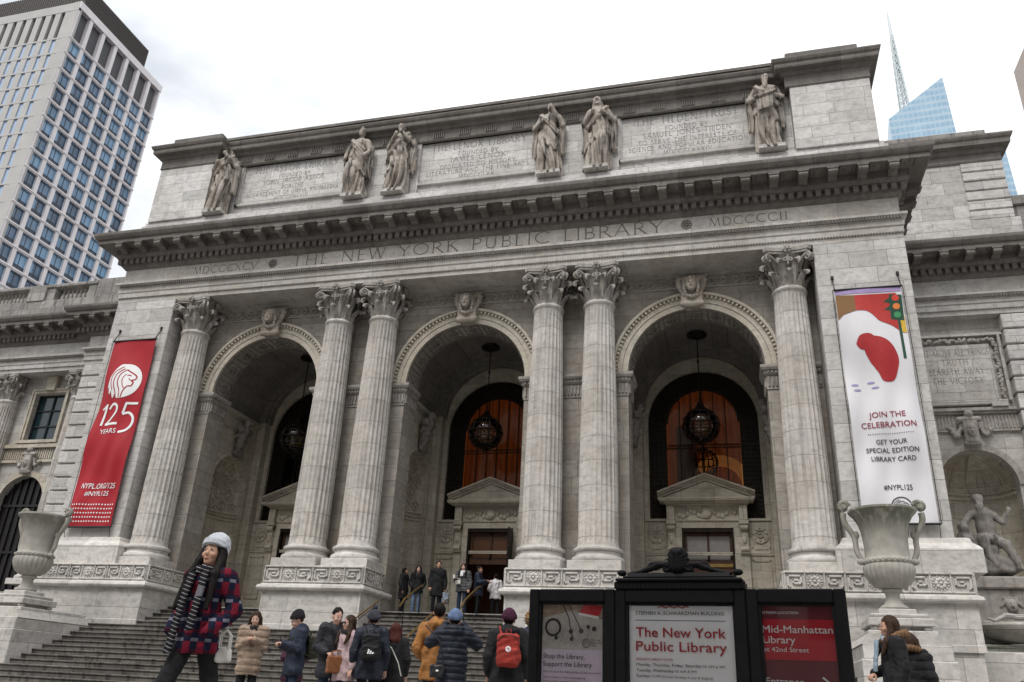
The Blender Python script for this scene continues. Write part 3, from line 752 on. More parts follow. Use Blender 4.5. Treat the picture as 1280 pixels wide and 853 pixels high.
    mb.box(cx-3.1, cx+3.1, DY-.04, DY+.01, 1.02, 1.14); mb.box(cx-2.45, cx+2.45, DY-.05, DY+.01, 2.32, 2.42)
    for s in (-1, 1):
        a, b = sorted((cx+s*1.72, cx+s*2.2)); mb.box(a, b, DY-.03, DY+.01, 1.25, 1.31)
        for (p, q, r_, t) in ((1.62, 2.28, -.95, -.90), (1.62, 2.28, .80, .85), (1.62, 1.67, -.95, .85), (2.23, 2.28, -.95, .85)):
            a, b = sorted((cx+s*p, cx+s*q)); mb.box(a, b, DY-.03, DY+.01, r_, t)
        # carved square panel
        u0, u1 = sorted((cx+s*1.60, cx+s*2.30)); uc = (u0+u1)/2
        for rr in (.10, .2, .3): mb.ring(uc, 1.78, rr-.03, rr+.01, DY-.05, DY, 0, 2*PI, 16)
        for j in range(8): mb.ball((uc+.24*math.cos(j*PI/4+.4), DY-.02, 1.78+.24*math.sin(j*PI/4+.4)), (.09, .05, .09), 8, 5)
        for e in (u0+.02, u1-.05): mb.box(e, e+.04, DY-.05, DY, 1.32, 2.26)
    part(mb, 'door_wall', M_cream, dw)
    mb = MB()                                                            # stone surround with pediment
    for s in (-1, 1):
        a, b = sorted((cx+s*.98, cx+s*1.22)); mb.box(a, b, DY-.10, DY+.05, TZ, 2.06)
        a, b = sorted((cx+s*1.22, cx+s*1.52)); mb.box(a, b, DY-.16, DY+.05, TZ, 3.0); mb.box(a-.03, b+.03, DY-.36, DY, 2.16, 2.30); mb.box(a, b, DY-.34, DY, 2.30, 2.88)
        mb.box(a, b, DY-.30, DY, 1.95, 2.16); mb.tube([(a, DY-.27, 2.02), (b, DY-.27, 2.02)], .10, 10); mb.box(a+.03, b-.03, DY-.24, DY, 1.30, 1.98); mb.tube([(a, DY-.22, 1.22), (b, DY-.22, 1.22)], .10, 10); mb.box(a-.02, b+.02, DY-.25, DY, 1.06, 1.14)
        mb.ball(((a+b)/2, DY-.26, 1.62), (.09, .06, .2), 8, 6)
    mb.box(cx-1.22, cx+1.22, DY-.10, DY+.05, 2.05, 2.30); mb.box(cx-1.22, cx+1.22, DY-.14, DY+.05, 2.30, 2.90)
    for j in range(15):
        t = (j-7)/7; mb.ball((cx+t*1.05, DY-.15, 2.60+.10*math.sin(t*9)), (.10, .06, .12), 8, 5)
    mb.ball((cx, DY-.18, 2.62), (.20, .08, .22), 10, 6)
    mb.sweep([(-.2, 2.90), (0, 2.90), (.06, 2.94), (.10, 3.0), (.26, 3.02), (.30, 3.10), (.30, 3.14), (-.2, 3.15)], [(cx-1.52, DY+.05), (cx-1.52, DY-.30), (cx+1.52, DY-.30), (cx+1.52, DY+.05)])
    mb.prism([(cx-1.80, 3.14), (cx+1.80, 3.14), (cx, 3.84)], DY-.30, DY+.1)
    for s in (-1, 1):                                                    # raking cornice
        for o, hgt, dp in ((0, .11, .34), (.11, .08, .44), (.19, .07, .54)):
            p = [(cx+s*1.86, 3.15+o), (cx, 3.86+o), (cx, 3.86+o+hgt), (cx+s*1.86, 3.15+o+hgt)]; mb.prism(p, DY-dp-(.001 if s > 0 else 0), DY+.05)
    part(mb, 'pediment', M_cream, dw)
    mb = MB()                                                            # bronze grille around the window
    for j in range(40):
        pass
    mb.ring(cx, 6.42, 1.46, 2.2, DY+.16, DY+.24, seg=40); mb.box(cx-2.2, cx-1.46, DY+.16, DY+.24, 2.42, 6.42); mb.box(cx+1.46, cx+2.2, DY+.16, DY+.24, 2.42, 6.42)
    for j in range(22):
        z_ = 2.6+j*.175
        for s in (-1, 1):
            for u in (1.56, 1.73, 1.90, 2.07): mb.ball((cx+s*u, DY+.15, z_), (.065, .035, .065), 6, 4)
    for j in range(30):
        a = PI*(j+.5)/30
        for r_ in (1.58, 1.75, 1.92, 2.08): mb.ball((cx+r_*math.cos(a), DY+.15, 6.42+r_*math.sin(a)), (.07, .035, .07), 6, 4)
    mb.ring(cx, 6.42, 1.40, 1.50, DY+.10, DY+.26, seg=40)
    for x_ in (-.92, -.46, 0, .46, .92): mb.box(cx+x_-.022, cx+x_+.022, DY+.18, DY+.24, 2.42, 6.42+math.sqrt(1.44**2-x_*x_))
    for z_ in (5.35, 5.47): mb.box(cx-1.46, cx+1.46, DY+.18, DY+.24, z_-.02, z_+.02)
    part(mb, 'window_grille', M_bronze, dw)
    if k == -1:
        gm, g = new_mat('amber_window_glass')
        tr = g.n('ShaderNodeBsdfTransparent', {0: (.62, .55, .48, 1)}); gl = g.n('ShaderNodeBsdfGlossy', {0: (.8, .8, .8, 1), 1: .06}); fr = g.n('ShaderNodeFresnel', {0: 1.45})
        mx = g.n('ShaderNodeMixShader', {0: fr.outputs[0], 1: tr.outputs[0], 2: gl.outputs[0]}); g.t.links.new(mx.outputs[0], g.n('ShaderNodeOutputMaterial').inputs[0])
        M_glass = gm
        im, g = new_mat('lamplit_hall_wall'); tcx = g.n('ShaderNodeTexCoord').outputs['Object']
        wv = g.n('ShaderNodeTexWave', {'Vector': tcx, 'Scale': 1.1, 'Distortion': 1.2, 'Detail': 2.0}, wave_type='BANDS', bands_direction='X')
        c = g.mix(wv.outputs['Fac'], (.15, .042, .010), (.23, .064, .015)); bb = fin(g, c, .8); g.t.links.new(c, bb.inputs['Emission Color']); bb.inputs['Emission Strength'].default_value = .25  # wall glows faintly: the hall's lamplight is put into its emission
        M_hall = im; M_hall_dark = plain('unlit_hall_wall', (.05, .022, .012), .8)  # dark copy of the hall wall; the lack of light is in its colour
        M_glow = plain('lamplit_arch', (.6, .32, .10), .7, **{'Emission Color': (.9, .42, .12), 'Emission Strength': .16}); M_curt = plain('pale_curtain', (.5, .45, .42), .9)  # arch emission stands in for lamplight falling on it
    mb = MB(); n_ = 24; pts = [(cx-1.44, 2.42)]+[(cx-1.44*math.cos(PI*j/n_), 6.42+1.44*math.sin(PI*j/n_)) for j in range(n_+1)]+[(cx+1.44, 2.42)]
    mb.prism(pts, DY+.27, DY+.29); part(mb, 'window_pane', M_glass, dw)
    mb = MB(); mb.box(cx-2.6, cx+2.6, 8.2, 8.3, TZ, 9.5); mb.box(cx-2.7, cx-2.6, DY+.5, 8.2, TZ, 9.5); mb.box(cx+2.6, cx+2.7, DY+.5, 8.2, TZ, 9.5); mb.box(cx-2.7, cx+2.7, DY+.5, 8.3, 9.5, 9.6)
    part(mb, 'hall_wall', M_hall_dark if k == -1 else M_hall, dw)
    mb = MB(); mb.box(cx-2.6, cx+2.6, 7.9, 8.0, TZ, 2.35); mb.box(cx-2.6, cx+2.6, DY+.5, 8.0, 2.2, 2.35); part(mb, 'dark_doorway_panel', M_wood, dw)  # dark panels added to stand for the unlit space behind the door
    if k == 1:
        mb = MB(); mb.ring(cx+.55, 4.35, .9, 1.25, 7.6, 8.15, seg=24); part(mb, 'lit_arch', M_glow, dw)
        mb = MB()
        for j in range(10): mb.tube([(cx-1.15+j*.09, 6.6+.05*(j % 2), 2.4), (cx-1.1+j*.075, 6.6+.05*(j % 2), 6.6)], .06, 6)
        part(mb, 'pale_curtain', M_curt, dw)
        mb = MB()
        for j in range(8):
            a = PI*j/8; mb.add(*(lambda q: (q.v, q.f))(MB().tube([(cx-.1+.62*math.cos(2*PI*t/20)*math.cos(a), 7.0+.62*math.cos(2*PI*t/20)*math.sin(a), 5.1+.62*math.sin(2*PI*t/20)) for t in range(21)], .02, 5)))
        for z_, r_ in ((-.3, .54), (0, .62), (.3, .54)): mb.tube([(cx-.1+r_*math.cos(2*PI*t/20), 7.0+r_*math.sin(2*PI*t/20), 5.1+z_) for t in range(21)], .02, 5)
        mb.tube([(cx-.1, 7, 5.7), (cx-.1, 7, 9.5)], .03, 6); part(mb, 'inner_lantern', M_bronze, dw)
    # doors
    mb = MB(); mb.box(cx-1.0, cx-.90, DY-.06, DY+.25, TZ, 2.06); mb.box(cx+.90, cx+1.0, DY-.06, DY+.25, TZ, 2.06); mb.box(cx-.9, cx+.9, DY-.06, DY+.25, 1.90, 2.05)
    part(mb, 'door_frame', M_bronze, dw)
    mb = MB(); opn = (k == 0)
    mb.box(cx-.9, cx+.9, DY+.12, DY+.20, .62, .78); mb.box(cx-.9, cx-.80, DY+.12, DY+.2, .78, 1.9); mb.box(cx+.8, cx+.9, DY+.12, DY+.2, .78, 1.9); mb.box(cx-.04, cx+.04, DY+.12, DY+.2, .78, 1.9); mb.box(cx-.8, cx+.8, DY+.12, DY+.2, 1.78, 1.9)
    mb.box(cx-.8, cx+.8, DY+.12, DY+.2, .78, .86)
    if not opn:
        for s in (-1, 1):
            a, b = sorted((cx+s*.02, cx+s*.9)); mb.box(a, b, DY+.13, DY+.19, TZ, .60); mb.box(a+.12, b-.12, DY+.11, DY+.13, -.45, .45); mb.box(a+.12, b-.12, DY+.11, DY+.13, -1.55, -.62)
    part(mb, 'door', M_wood, dw)
    mb = MB(); mb.box(cx-.8, cx+.8, DY+.19, DY+.21, .86, 1.78); part(mb, 'transom_pane', plain('transom_amber', (.11, .045, .018), .25, spec=.6) if k == 0 else plain('transom_glass', (.30, .28, .27), .15, spec=.8), dw)
    if k == 1:
        mb = MB(); mb.box(cx-.88, cx+.88, DY+.09, DY+.12, .60, .72); part(mb, 'brass_strip', M_brass, dw)
        mb = MB(); mb.box(cx+.28, cx+.56, DY+.095, DY+.108, -.32, .34); part(mb, 'door_notice', M_white, dw)
    if opn:
        mb = MB(); mb.bar((cx+.93, DY-.02, .1), (cx+1.0, DY-.85, .1), .08, 3.7); part(mb, 'open_door', M_bronze, dw)
# soffit between columns
mb = MB(); mb.box(-13.05, 13.05, .0, AY+.2, 10.81, 10.95); part(mb, 'soffit', M_plain)

# attic
mb = MB(); mb.box(-16.05, 16.05, -.5, 7, 13.7, 14.9, bev=.02); mb.box(-15.95, 15.95, -.42, 7, 14.88, 15.12, bev=.03)
att = part(mb, 'attic', stone('marble_attic', (0.55, 0.54, 0.535), bw=2.1, bh=.62, stain=.28, warm=.15, streak=.8))
mb = MB()
for s in (-1, 1): a, b = sorted((12.88*s, 15.78*s)); mb.box(a, b, -.5, 7, 15.1, 18.25, bev=.015)
mb.box(-12.9, 12.9, .12, 7, 15.1, 18.7)
for s in (-1, 1):
    for c in (5.357, 3.4, 12.157): pass
for c in (-4.38, 4.38): mb.box(c-1.75, c+1.75, -.02, .2, 15.1, 18.3, bev=.01)
for c in (-12.3, 12.3): mb.box(c-.6, c+.6, -.02, .2, 15.1, 18.3, bev=.01)
part(mb, 'attic_wall', stone('marble_attic_blocks', (0.55, 0.54, 0.53), bw=1.35, bh=.53, stain=.2, warm=.25), att)
ap = [(-15.78, 7), (-15.78, -.5), (-12.75, -.5), (-12.75, -.05), (12.75, -.05), (12.75, -.5), (15.78, -.5), (15.78, 7)]
mb = MB(); mb.sweep([(-1.5, 18.0), (.02, 18.0), (.05, 18.06), (.03, 18.10), (.03, 18.52), (.10, 18.56), (.16, 18.64), (.18, 18.70), (.36, 18.73), (.38, 18.80), (.38, 18.92), (.44, 18.98), (.48, 19.08), (.48, 19.13), (-1.5, 19.2)], ap)
for s in (-1, 1): a, b = sorted((12.85*s, 15.55*s)); mb.box(a, b, -.42, 4, 19.1, 19.85, bev=.04)
mb.box(-12.8, 12.8, -.02, 4, 19.1, 19.62); mb.box(-12.85, 12.85, -.10, 4, 19.60, 19.74)
for i in range(20):                               # fluted patches in the attic frieze
    c = -11.4+i*1.2
    for q in range(6): mb.box(c-.26+q*.09, c-.22+q*.09, -.14, -.07, 18.12, 18.48)
for i in range(62):                               # wave cresting
    cx = -12.5+i*.41; pts = [(cx-.2, -.05, 19.27), (cx-.06, -.05, 19.24)]+[(cx+.13*(1-j/16)*math.cos(-PI/2+j*.5), -.05, 19.39+.13*(1-j/16)*math.sin(-PI/2+j*.5)) for j in range(11)]
    mb.tube(pts, .05, 6)
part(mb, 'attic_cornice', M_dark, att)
INS = [(-8.86, ['THE ASTOR LIBRARY', 'FOUNDED BY', 'JOHN JACOB ASTOR', 'FOR THE', 'ADVANCEMENT OF USEFUL KNOWLEDGE', 'MDCCCXLVIII'], [4.3, 1.6, 3.1, 1.1, 4.7, 1.7]),
       (0, ['THE LENOX LIBRARY', 'FOUNDED BY', 'JAMES LENOX', 'DEDICATED TO HISTORY', 'LITERATURE AND THE FINE ARTS', 'MDCCCLXX'], [4.3, 1.8, 2.5, 3.4, 4.6, 1.6]),
       (8.86, ['THE TILDEN TRUST', 'FOUNDED BY', 'SAMUEL JONES TILDEN', 'TO SERVE THE INTERESTS OF', 'SCIENCE AND POPULAR EDUCATION', 'MDCCCLXXXIV'], [4.1, 1.7, 3.5, 3.9, 4.7, 1.9])]
for cx, lines, ws in INS:
    mb = MB(); h0, h1 = 15.95, 18.0; w = 2.62
    for o, t in ((0, .10), (.10, .06)): 
        e = w+.16-o; zb, zt = h0-.16+o, h1+.16-o; dp = .13-.05*(o > 0)
        mb.box(cx-e, cx+e, .12-dp, .13, zt-t, zt); mb.box(cx-e, cx+e, .12-dp, .13, zb, zb+t); mb.box(cx-e, cx-e+t, .12-dp, .13, zb, zt); mb.box(cx+e-t, cx+e, .12-dp, .13, zb, zt)
    pn = part(mb, 'inscription_panel', M_plain, att)
    zz = h1-.44
    for ln, ww, hh, dz in zip(lines, ws, (.34, .20, .24, .20, .20, .20), (.36, .30, .33, .29, .29, .3)): mb = MB(); roman(mb, ln, cx, zz, .117, hh, width=ww); zz -= dz; part(mb, 'carved_inscription', M_letter2, pn)
# ------------------------------------------------------------ wings
M_bal = stone('marble_balustrade', (0.44, 0.42, 0.39), bw=1.6, bh=.5, stain=.5, warm=.3)
M_weath = stone('marble_weathered', (0.30, 0.285, 0.27), bw=1.7, bh=.55, stain=.85, soot=(.10, .095, .09), streak=1.1)
for sd in (-1, 1):
    wy = 6.1
    pth2 = [(-46, wy), (-23.2, wy), (-23.2, 5.5), (-16.02, 5.5)] if sd < 0 else [(16.02, wy), (34, wy)]
    mb = MB(); mb.sweep([(-2.5, 10.79), (0, 10.79), (0, 10.98), (.035, 11.02), (.035, 11.24), (.075, 11.28), (.075, 11.47), (.10, 11.48), (.16, 11.60), (.20, 11.62), (.20, 11.72), (0, 11.73), (0, 12.48), (-2.5, 12.48)], pth2)
    we = part(mb, 'wing_entablature', M_plain)
    mb = MB(); cornice(mb, pth2, 12.42, 13.84, [(0, wy, -46, -24.6, -1), (0, 5.5, -24.0, -16.3, -1)] if sd < 0 else [(0, wy, 16.3, 34, -1)])
    for i in range(int((pth2[-1][0]-pth2[0][0])/.10)):
        x = pth2[0][0]+i*.10; y_ = wy if sd > 0 or x < -23.2 else 5.5
        mb.box(x, x+.055, y_-.06, y_-.03, 10.97, 11.015); mb.box(x, x+.06, y_-.19, y_-.10, 11.49, 11.60)
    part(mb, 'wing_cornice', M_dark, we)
# left wing
mb = MB(); mb.archwall(-46, -16.5, -5.9, 6.0, [(-26.3, 1.45, -.7, 3.72)], 7.0, 7.6)
for a, b in ((-46, -27.25), (-25.2, -16.5)): mb.box(a, b, 7.0, 7.6, 6.0, 10.79)
for c in (-26.225,): mb.box(c-1.03, c+1.03, 7.0, 7.6, 6.0, 7.2); mb.box(c-1.03, c+1.03, 7.0, 7.6, 9.8, 10.79)
lw = part(mb, 'left_wing_wall'.replace('left_', ''), M_wall)
mb = MB()
for c in (-26.225,):
    for o, w_, dp in ((0, .14, .10), (.14, .10, .16)):
        for s in (-1, 1): a, b = sorted((c+s*(1.0+o), c+s*(1.0+o+w_))); mb.box(a, b, 7-dp, 7.02, 7.15, 9.84+o+w_)
        mb.box(c-1.0-o-w_, c+1.0+o+w_, 7-dp-.002, 7.02, 9.84+o, 9.84+o+w_)
    mb.box(c-1.35, c+1.35, 6.76, 7.02, 6.95, 7.12); mb.prism([(c-.28, 9.95), (c+.28, 9.95), (c+.36, 10.75), (c-.36, 10.75)], 6.72, 7.0)
    mb.ring(c-.07, 3.72, 1.45, 1.75, 6.90, 7.02, seg=32); mb.box(-46, -23.3, 6.86, 7.02, 5.9, 6.05); mb.box(-46, -23.3, 6.80, 7.02, 6.70, 6.90)
    for i in range(30): x = c-2.1+i*.14; mb.box(x, x+.07, 6.93, 7.02, 6.12, 6.62)
part(mb, 'window_surround', M_cream, lw)
mb = MB()
for c in (-26.225,):
    for s in (-1, 0, 1): mb.box(c+s*.98-.04, c+s*.98+.04, 7.22, 7.30, 7.2, 9.8)
    for z_ in (7.24, 8.0, 8.9, 9.76): mb.box(c-1, c+1, 7.22, 7.30, z_-.035, z_+.035)
part(mb, 'window_frame', plain('dark_green_frame', (.016, .022, .026), .5), lw)
M_dglass = plain('dark_teal_glass', (.012, .028, .036), .12, spec=.6)
mb = MB(); mb.box(-27.3, -25.2, 7.3, 7.34, 7.15, 9.85); part(mb, 'window_pane', M_dglass, lw)
mb = MB(); mb.box(-28, -24.6, 7.35, 7.5, -.8, 5.2)
for i in range(8): mb.box(-27.7+i*.42, -27.64+i*.42, 7.26, 7.36, -.7, 5.2)
for z_ in (1.2, 3.6): mb.box(-27.9, -24.7, 7.25, 7.36, z_, z_+.12)
part(mb, 'arched_door', plain('near_black_door', (.012, .010, .012), .4, var=.4), lw)
def cartouche(P):
    x, y, z = P; d = rbox(P, (0, -.10, -.05), (.26, .17, .46), .08); d = smin(d, ell(P, (0, -.22, -.02), (.20, .16, .30)), .03)
    d = np.minimum(d, cone(P, (-.34, -.16, .46), (.34, -.16, .46), .12, .12)); d = np.minimum(d, cone(P, (-.22, -.14, -.50), (.22, -.14, -.50), .10, .10)); d = smin(d, ell(P, (0, -.2, .66), (.17, .15, .16)), .04)
    rr = np.random.RandomState(5)
    for s in (-1, 1):
        for i in range(13):
            q = i/12; c_ = (s*(.28+.42*q+rr.uniform(-.04, .04)), -.09+rr.uniform(-.04, .04), .30-.62*math.sin(q*PI*.75)+.25*q+rr.uniform(-.04, .04)); r_ = rr.uniform(.065, .105); d = smin(d, ell(P, c_, (r_, r_, r_)), .012)
    hd = np.maximum(-ell(P, (.075, -.37, .04), (.05, .05, .03)), -ell(P, (-.075, -.37, .04), (.05, .05, .03))); d = np.maximum(d, hd)
    return smin(d, ell(P, (0, -.37, -.05), (.035, .06, .08)), .02)+.006*np.sin(x*60)*np.sin(z*60)
ct = organic('cartouche', cartouche, (-.9, -.55, -1.0), (.9, .2, .95), .024, M_cap, lw); ct.location = (-26.3, 6.9, 5.85-PZ)
# rusticated pier between the left wing and the portico, with its grooves
mb = MB(); z_ = -5.5
while z_ < 10.7: mb.box(-23.05, -16.02, 5.42, 7, z_, min(z_+.60, 10.79), bev=.03); z_ += .68
mb.box(-22.95, -16.1, 5.56, 7, -5.5, 10.78); part(mb, 'rusticated_pier', M_pier, lw)
for x in (-28.75, -23.95):
    c = copy_tree(c0, LIB); c.location = Vector((x, 6.75, -.45))-wloc(LIB); c.name = 'wing_column'; c.scale = (.88, .88, 1)
# balustrade above the left cornice
mb = MB(); mb.box(-46, -16.3, 5.9, 8, 13.7, 14.7); mb.box(-46, -16.3, 6.0, 8, 14.68, 15.22, bev=.03)
for a, b in ((-28.95, -27.75), (-40.2, -39.0)): mb.box(a, b, 5.95, 7, 15.2, 16.1, bev=.02)
mb.box(-24.3, -16.3, 6.05, 9, 15.2, 16.35, bev=.03); mb.box(-27.75, -27.2, 6.1, 6.9, 15.2, 16.05); mb.box(-24.9, -24.25, 6.1, 6.9, 15.2, 16.05)
mb.box(-46, -24.3, 6.02, 6.95, 16.04, 16.26, bev=.04); mb.box(-21.5, -16.4, 8.5, 12, 16.3, 17.6)
ball = part(mb, 'balustrade', M_weath)
bp = None
for a, b in ((-27.05, -25.0), (-33.0, -29.1)):
    n = int((b-a)/.27)
    for i in range(n):
        x = a+(i+.5)*(b-a)/n
        if bp is None:
            mb = MB(); mb.lathe([(.09, 15.2), (.09, 15.28), (.05, 15.31), (.07, 15.36), (.125, 15.50), (.115, 15.60), (.05, 15.80), (.045, 15.88), (.08, 15.93), (.09, 15.97), (.09, 16.06)], 12, (0, 0, 0)); bp = part(mb, 'baluster', M_bal, ball, 40); o = bp; bz = o.location.copy()
        else: o = bp.copy(); COL.objects.link(o)
        o.location = (x, 6.45, 0)
# right wing
mb = MB(); mb.archwall(16, 20.62, -5.9, 10.79, [(18.85, 1.36, .5, 3.9)], 6.55, 7.2, seg=30); mb.box(20.6, 34, 7.0, 8, -5.9, 10.79)
rw = part(mb, 'wing_wall', M_wall)
mb = MB(); z_ = -5.5
while z_ < 10.7: mb.box(20.62, 24.2, 6.08, 7.2, z_, min(z_+.60, 10.79), bev=.03); z_ += .68
mb.box(20.7, 24.1, 6.22, 7.1, -5.5, 10.78); part(mb, 'rusticated_pier', M_pier, rw)
mb = MB(); v = []; f = []; nn = 24; H = 1.36; D = 1.15
rows = [(z_, 1.0) for z_ in (.5, 1.5, 2.7, 3.9)]+[(3.9+H*math.sin(t*PI/2), math.cos(t*PI/2)) for t in (.12, .25, .38, .5, .62, .75, .88, .98)]
for z_, c in rows:
    for j in range(nn+1): a = PI*j/nn; v.append((18.85-H*c*math.cos(a), 7.1+D*c*math.sin(a), z_))
for i in range(len(rows)-1):
    for j in range(nn): q = i*(nn+1)+j; f.append((q, q+1, q+nn+2, q+nn+1))
mb.add(v, f)
for u in range(1, 6):
    a = PI*u/6; mb.tube([(18.85-(H*math.cos(t)-.02)*math.cos(a), 7.1+(D*math.cos(t)-.02)*math.sin(a), 3.9+H*math.sin(t)) for t in [q*PI/2/9 for q in range(9)]], .05, 6)
for z_, r_ in ((3.72, .07), (3.9, .05)): mb.tube([(18.85-(H-.03)*math.cos(PI*j/16), 7.1+(D-.03)*math.sin(PI*j/16), z_) for j in range(17)], r_, 6)
mb.box(17.3, 20.4, 6.6, 8.4, .35, .52)
part(mb, 'niche', M_cream, rw)
mb = MB(); mb.ring(18.85, 3.9, 1.36, 1.60, 6.48, 6.57, seg=36)
for z0_, z1_, o in ((5.98, 6.06, .10), (6.70, 6.80, .12), (6.80, 6.92, .22)): mb.box(16.1, 20.6, 6.55-o, 6.6, z0_, z1_)
for i in range(30):
    x = 16.9+i*.125
    if abs(x-18.85) > .45: mb.box(x, x+.065, 6.50, 6.56, 6.12, 6.62)
part(mb, 'fluted_band', M_cap, rw)
ct2 = ct.copy(); COL.objects.link(ct2); ct2.parent = rw; ct2.location = (18.85, 6.5, 5.98-PZ)
def garland(mb, x0, x1, z0, z1, y):
    rr = random.Random(3)
    def run(a, b):
        a = Vector(a); b = Vector(b); n = int((b-a).length/.085)
        for i in range(n): p = a.lerp(b, (i+.5)/n); mb.ball((p.x+rr.uniform(-.05, .05), y-.02, p.y+rr.uniform(-.05, .05)), (rr.uniform(.06, .10), .07, rr.uniform(.06, .10)), 8, 5)
    run((x0, z1), (x1, z1)); run((x0, z0), (x0, z1)); run((x1, z0), (x1, z1))
mb = MB(); mb.box(17.35, 20.1, 6.42, 6.56, 7.25, 9.62, bev=.02); mb.box(17.2, 20.35, 6.30, 6.56, 7.02, 7.22, bev=.03); mb.box(19.75, 20.3, 6.25, 6.56, 6.93, 7.12)
for t0, t1, o in ((9.98, 10.08, .20), ): mb.box(17.0, 20.6, 6.55-o, 6.56, t0, t1)
mb.box(20.42, 20.52, 6.36, 6.56, 7.2, 10.0)
tb = part(mb, 'inscription_tablet', M_wall, rw)
mb = MB(); garland(mb, 17.25, 20.28, 7.3, 9.80, 6.45); part(mb, 'fruit_garland', M_cap, tb)
for i, (ln, w_) in enumerate((('BUT ABOVE ALL THINGS', 2.55), ('TRUTH', .95), ('BEARETH AWAY', 2.0), ('THE VICTORY', 1.85))): mb = MB(); roman(mb, ln, 18.75, 9.16-.40*i, 6.417, .25, width=w_); part(mb, 'carved_inscription', M_letter2, tb)
mb = MB(); mb.box(16, 22.15, 6.0, 8, 13.7, 15.15, bev=.03); mb.box(16, 21.9, 6.1, 9, 15.1, 18.2)
z_ = 15.17
for i in range(6): mb.box(20.3, 21.96, 6.03, 9, z_, z_+.42, bev=.025); z_ += .49
wa = part(mb, 'wing_attic', M_pier)
mb = MB(); mb.sweep([(-1.5, 18.05), (.04, 18.05), (.08, 18.14), (.06, 18.2), (.06, 18.45), (.14, 18.5), (.20, 18.62), (.22, 18.7), (.42, 18.74), (.44, 18.95), (.50, 19.02), (.54, 19.12), (.54, 19.2), (-1.5, 19.25)], [(15, 6.1), (21.9, 6.1), (21.9, 12)])
part(mb, 'attic_cornice', M_dark, wa)
mb = MB(); mb.box(15, 21.65, 6.3, 9, 19.2, 19.95, bev=.03); mb.box(21.9, 34, 6.4, 8, 13.7, 15.9, bev=.03); mb.box(21.9, 34, 6.3, 8, 15.9, 16.4, bev=.05); part(mb, 'parapet', M_weath, wa)
# lower walls outside the stairs
mb = MB(); mb.box(15.5, 34, 2.6, 3.2, -5.9, -2.35, bev=.02); mb.box(12.75, 34, .8, 2.6, -5.9, -2.42, bev=.03)
part(mb, 'terrace_wall', M_ped, rw)

# ------------------------------------------------------------ attic statues
def statue_fn(sd, lean, armR, armL, head):
    def fn(P):
        x, y, z = P; x = x-lean*.045*np.sin(z*1.9)
        Q = (x, y, z); wx = x+.03*np.sin(z*5+sd); th = np.arctan2(y, wx)
        d = cone(Q, (0, .02, .02), (0, 0, .98), .265, .165, .85); d = smin(d, ell(Q, (lean*.09, -.15, .50), (.10, .12, .30)), .08)
        f = np.sin(th*10+2.0*np.sin(z*2.6+sd)+sd); f2 = np.sin(th*17-3*z+2*sd)
        d = d+(.030*np.sign(f)*np.abs(f)**.6+.010*f2)*np.clip((1.05-z)*1.4, 0, 1)
        top = cone(Q, (0, 0, .92), (0, 0, 1.30), .155, .172, .72); top = smin(top, cone(Q, (-.14, 0, 1.36), (.14, 0, 1.36), .075, .075), .05)
        g_ = np.sin((z*1.0+.7*np.abs(x))*42+sd); top = top+.010*g_*np.clip((1.34-z)*8, 0, 1)
        d = smin(d, top, .04)
        m = cone(Q, (0, .01, .30), (0, 0, 1.12), .275, .185, .86); s_ = np.sin(th*6+(z+.8*x*lean)*16+sd)       # mantle with a slanting hem
        m = m+.022*np.sign(s_)*np.abs(s_)**.7; m = np.maximum(m, .62+.55*lean*x+.05*np.sin(th*9+sd)-z); m = np.maximum(m, z-1.12-.5*lean*x)
        d = smin(d, m, .012)
        for s, A in ((-1, armR), (1, armL)):
            d = smin(d, chain(Q, [(s*.185, 0, 1.35)]+[tuple(p) for p in A], [.072, .060, .040], .03), .03)
            d = smin(d, ell(Q, A[-1], (.042, .042, .055)), .015)
            e = A[0]; k = cone(Q, (e[0]*.92, e[1]+.05, e[2]+.08), (e[0]*.96, e[1]+.08, e[2]-.62), .085, .065, .8); d = smin(d, k+.016*np.sin(x*75+2*np.sin(z*7+sd)), .03)
        c_ = chain(Q, [(lean*.19, -.05, 1.41), (-lean*.02, -.17, 1.14), (-lean*.22, -.10, .92)], [.045, .055, .05], .03); d = smin(d, c_+.010*np.sin((x*lean-z)*70), .02)
        d = smin(d, cone(Q, (0, 0, 1.40), (0, -.01, 1.50), .055, .052), .03)
        hd = ell(Q, (0, -.02, 1.605), (.078, .098, .108)); hd = smin(hd, ell(Q, (0, -.118, 1.585), (.016, .026, .04)), .012); hd = smin(hd, ell(Q, (0, -.09, 1.525), (.04, .035, .03)), .02)
        for s in (-1, 1): hd = np.maximum(hd, -ell(Q, (s*.034, -.116, 1.612), (.022, .028, .014)))
        if head == 'veil': hd = smin(hd, cone(Q, (0, .03, 1.64), (0, .08, 1.36), .105, .145), .03)+.008*np.sin(th*14); hd = np.maximum(hd, -ell(Q, (0, -.15, 1.58), (.055, .09, .08)))
        if head == 'wreath': hd = smin(hd, ell(Q, (0, .03, 1.63), (.098, .10, .095))+.007*np.sin(x*110)*np.sin(z*110), .015)
        if head == 'helmet': hd = smin(hd, ell(Q, (0, .01, 1.66), (.096, .115, .080)), .01); hd = smin(hd, chain(Q, [(0, -.10, 1.70), (0, -.02, 1.76), (0, .12, 1.68)], [.02, .03, .02], .02), .015)
        if head == 'beard': hd = smin(hd, cone(Q, (0, -.09, 1.53), (0, -.12, 1.36), .058, .035)+.007*np.sin(x*140+z*30), .02); hd = smin(hd, ell(Q, (0, .02, 1.655), (.092, .10, .075))+.006*np.sin(x*120), .02)
        if head == 'hair': hd = smin(hd, ell(Q, (0, .035, 1.625), (.098, .095, .105))+.007*np.sin(x*110+z*40), .015)
        return smin(d, hd, .02)
    return fn
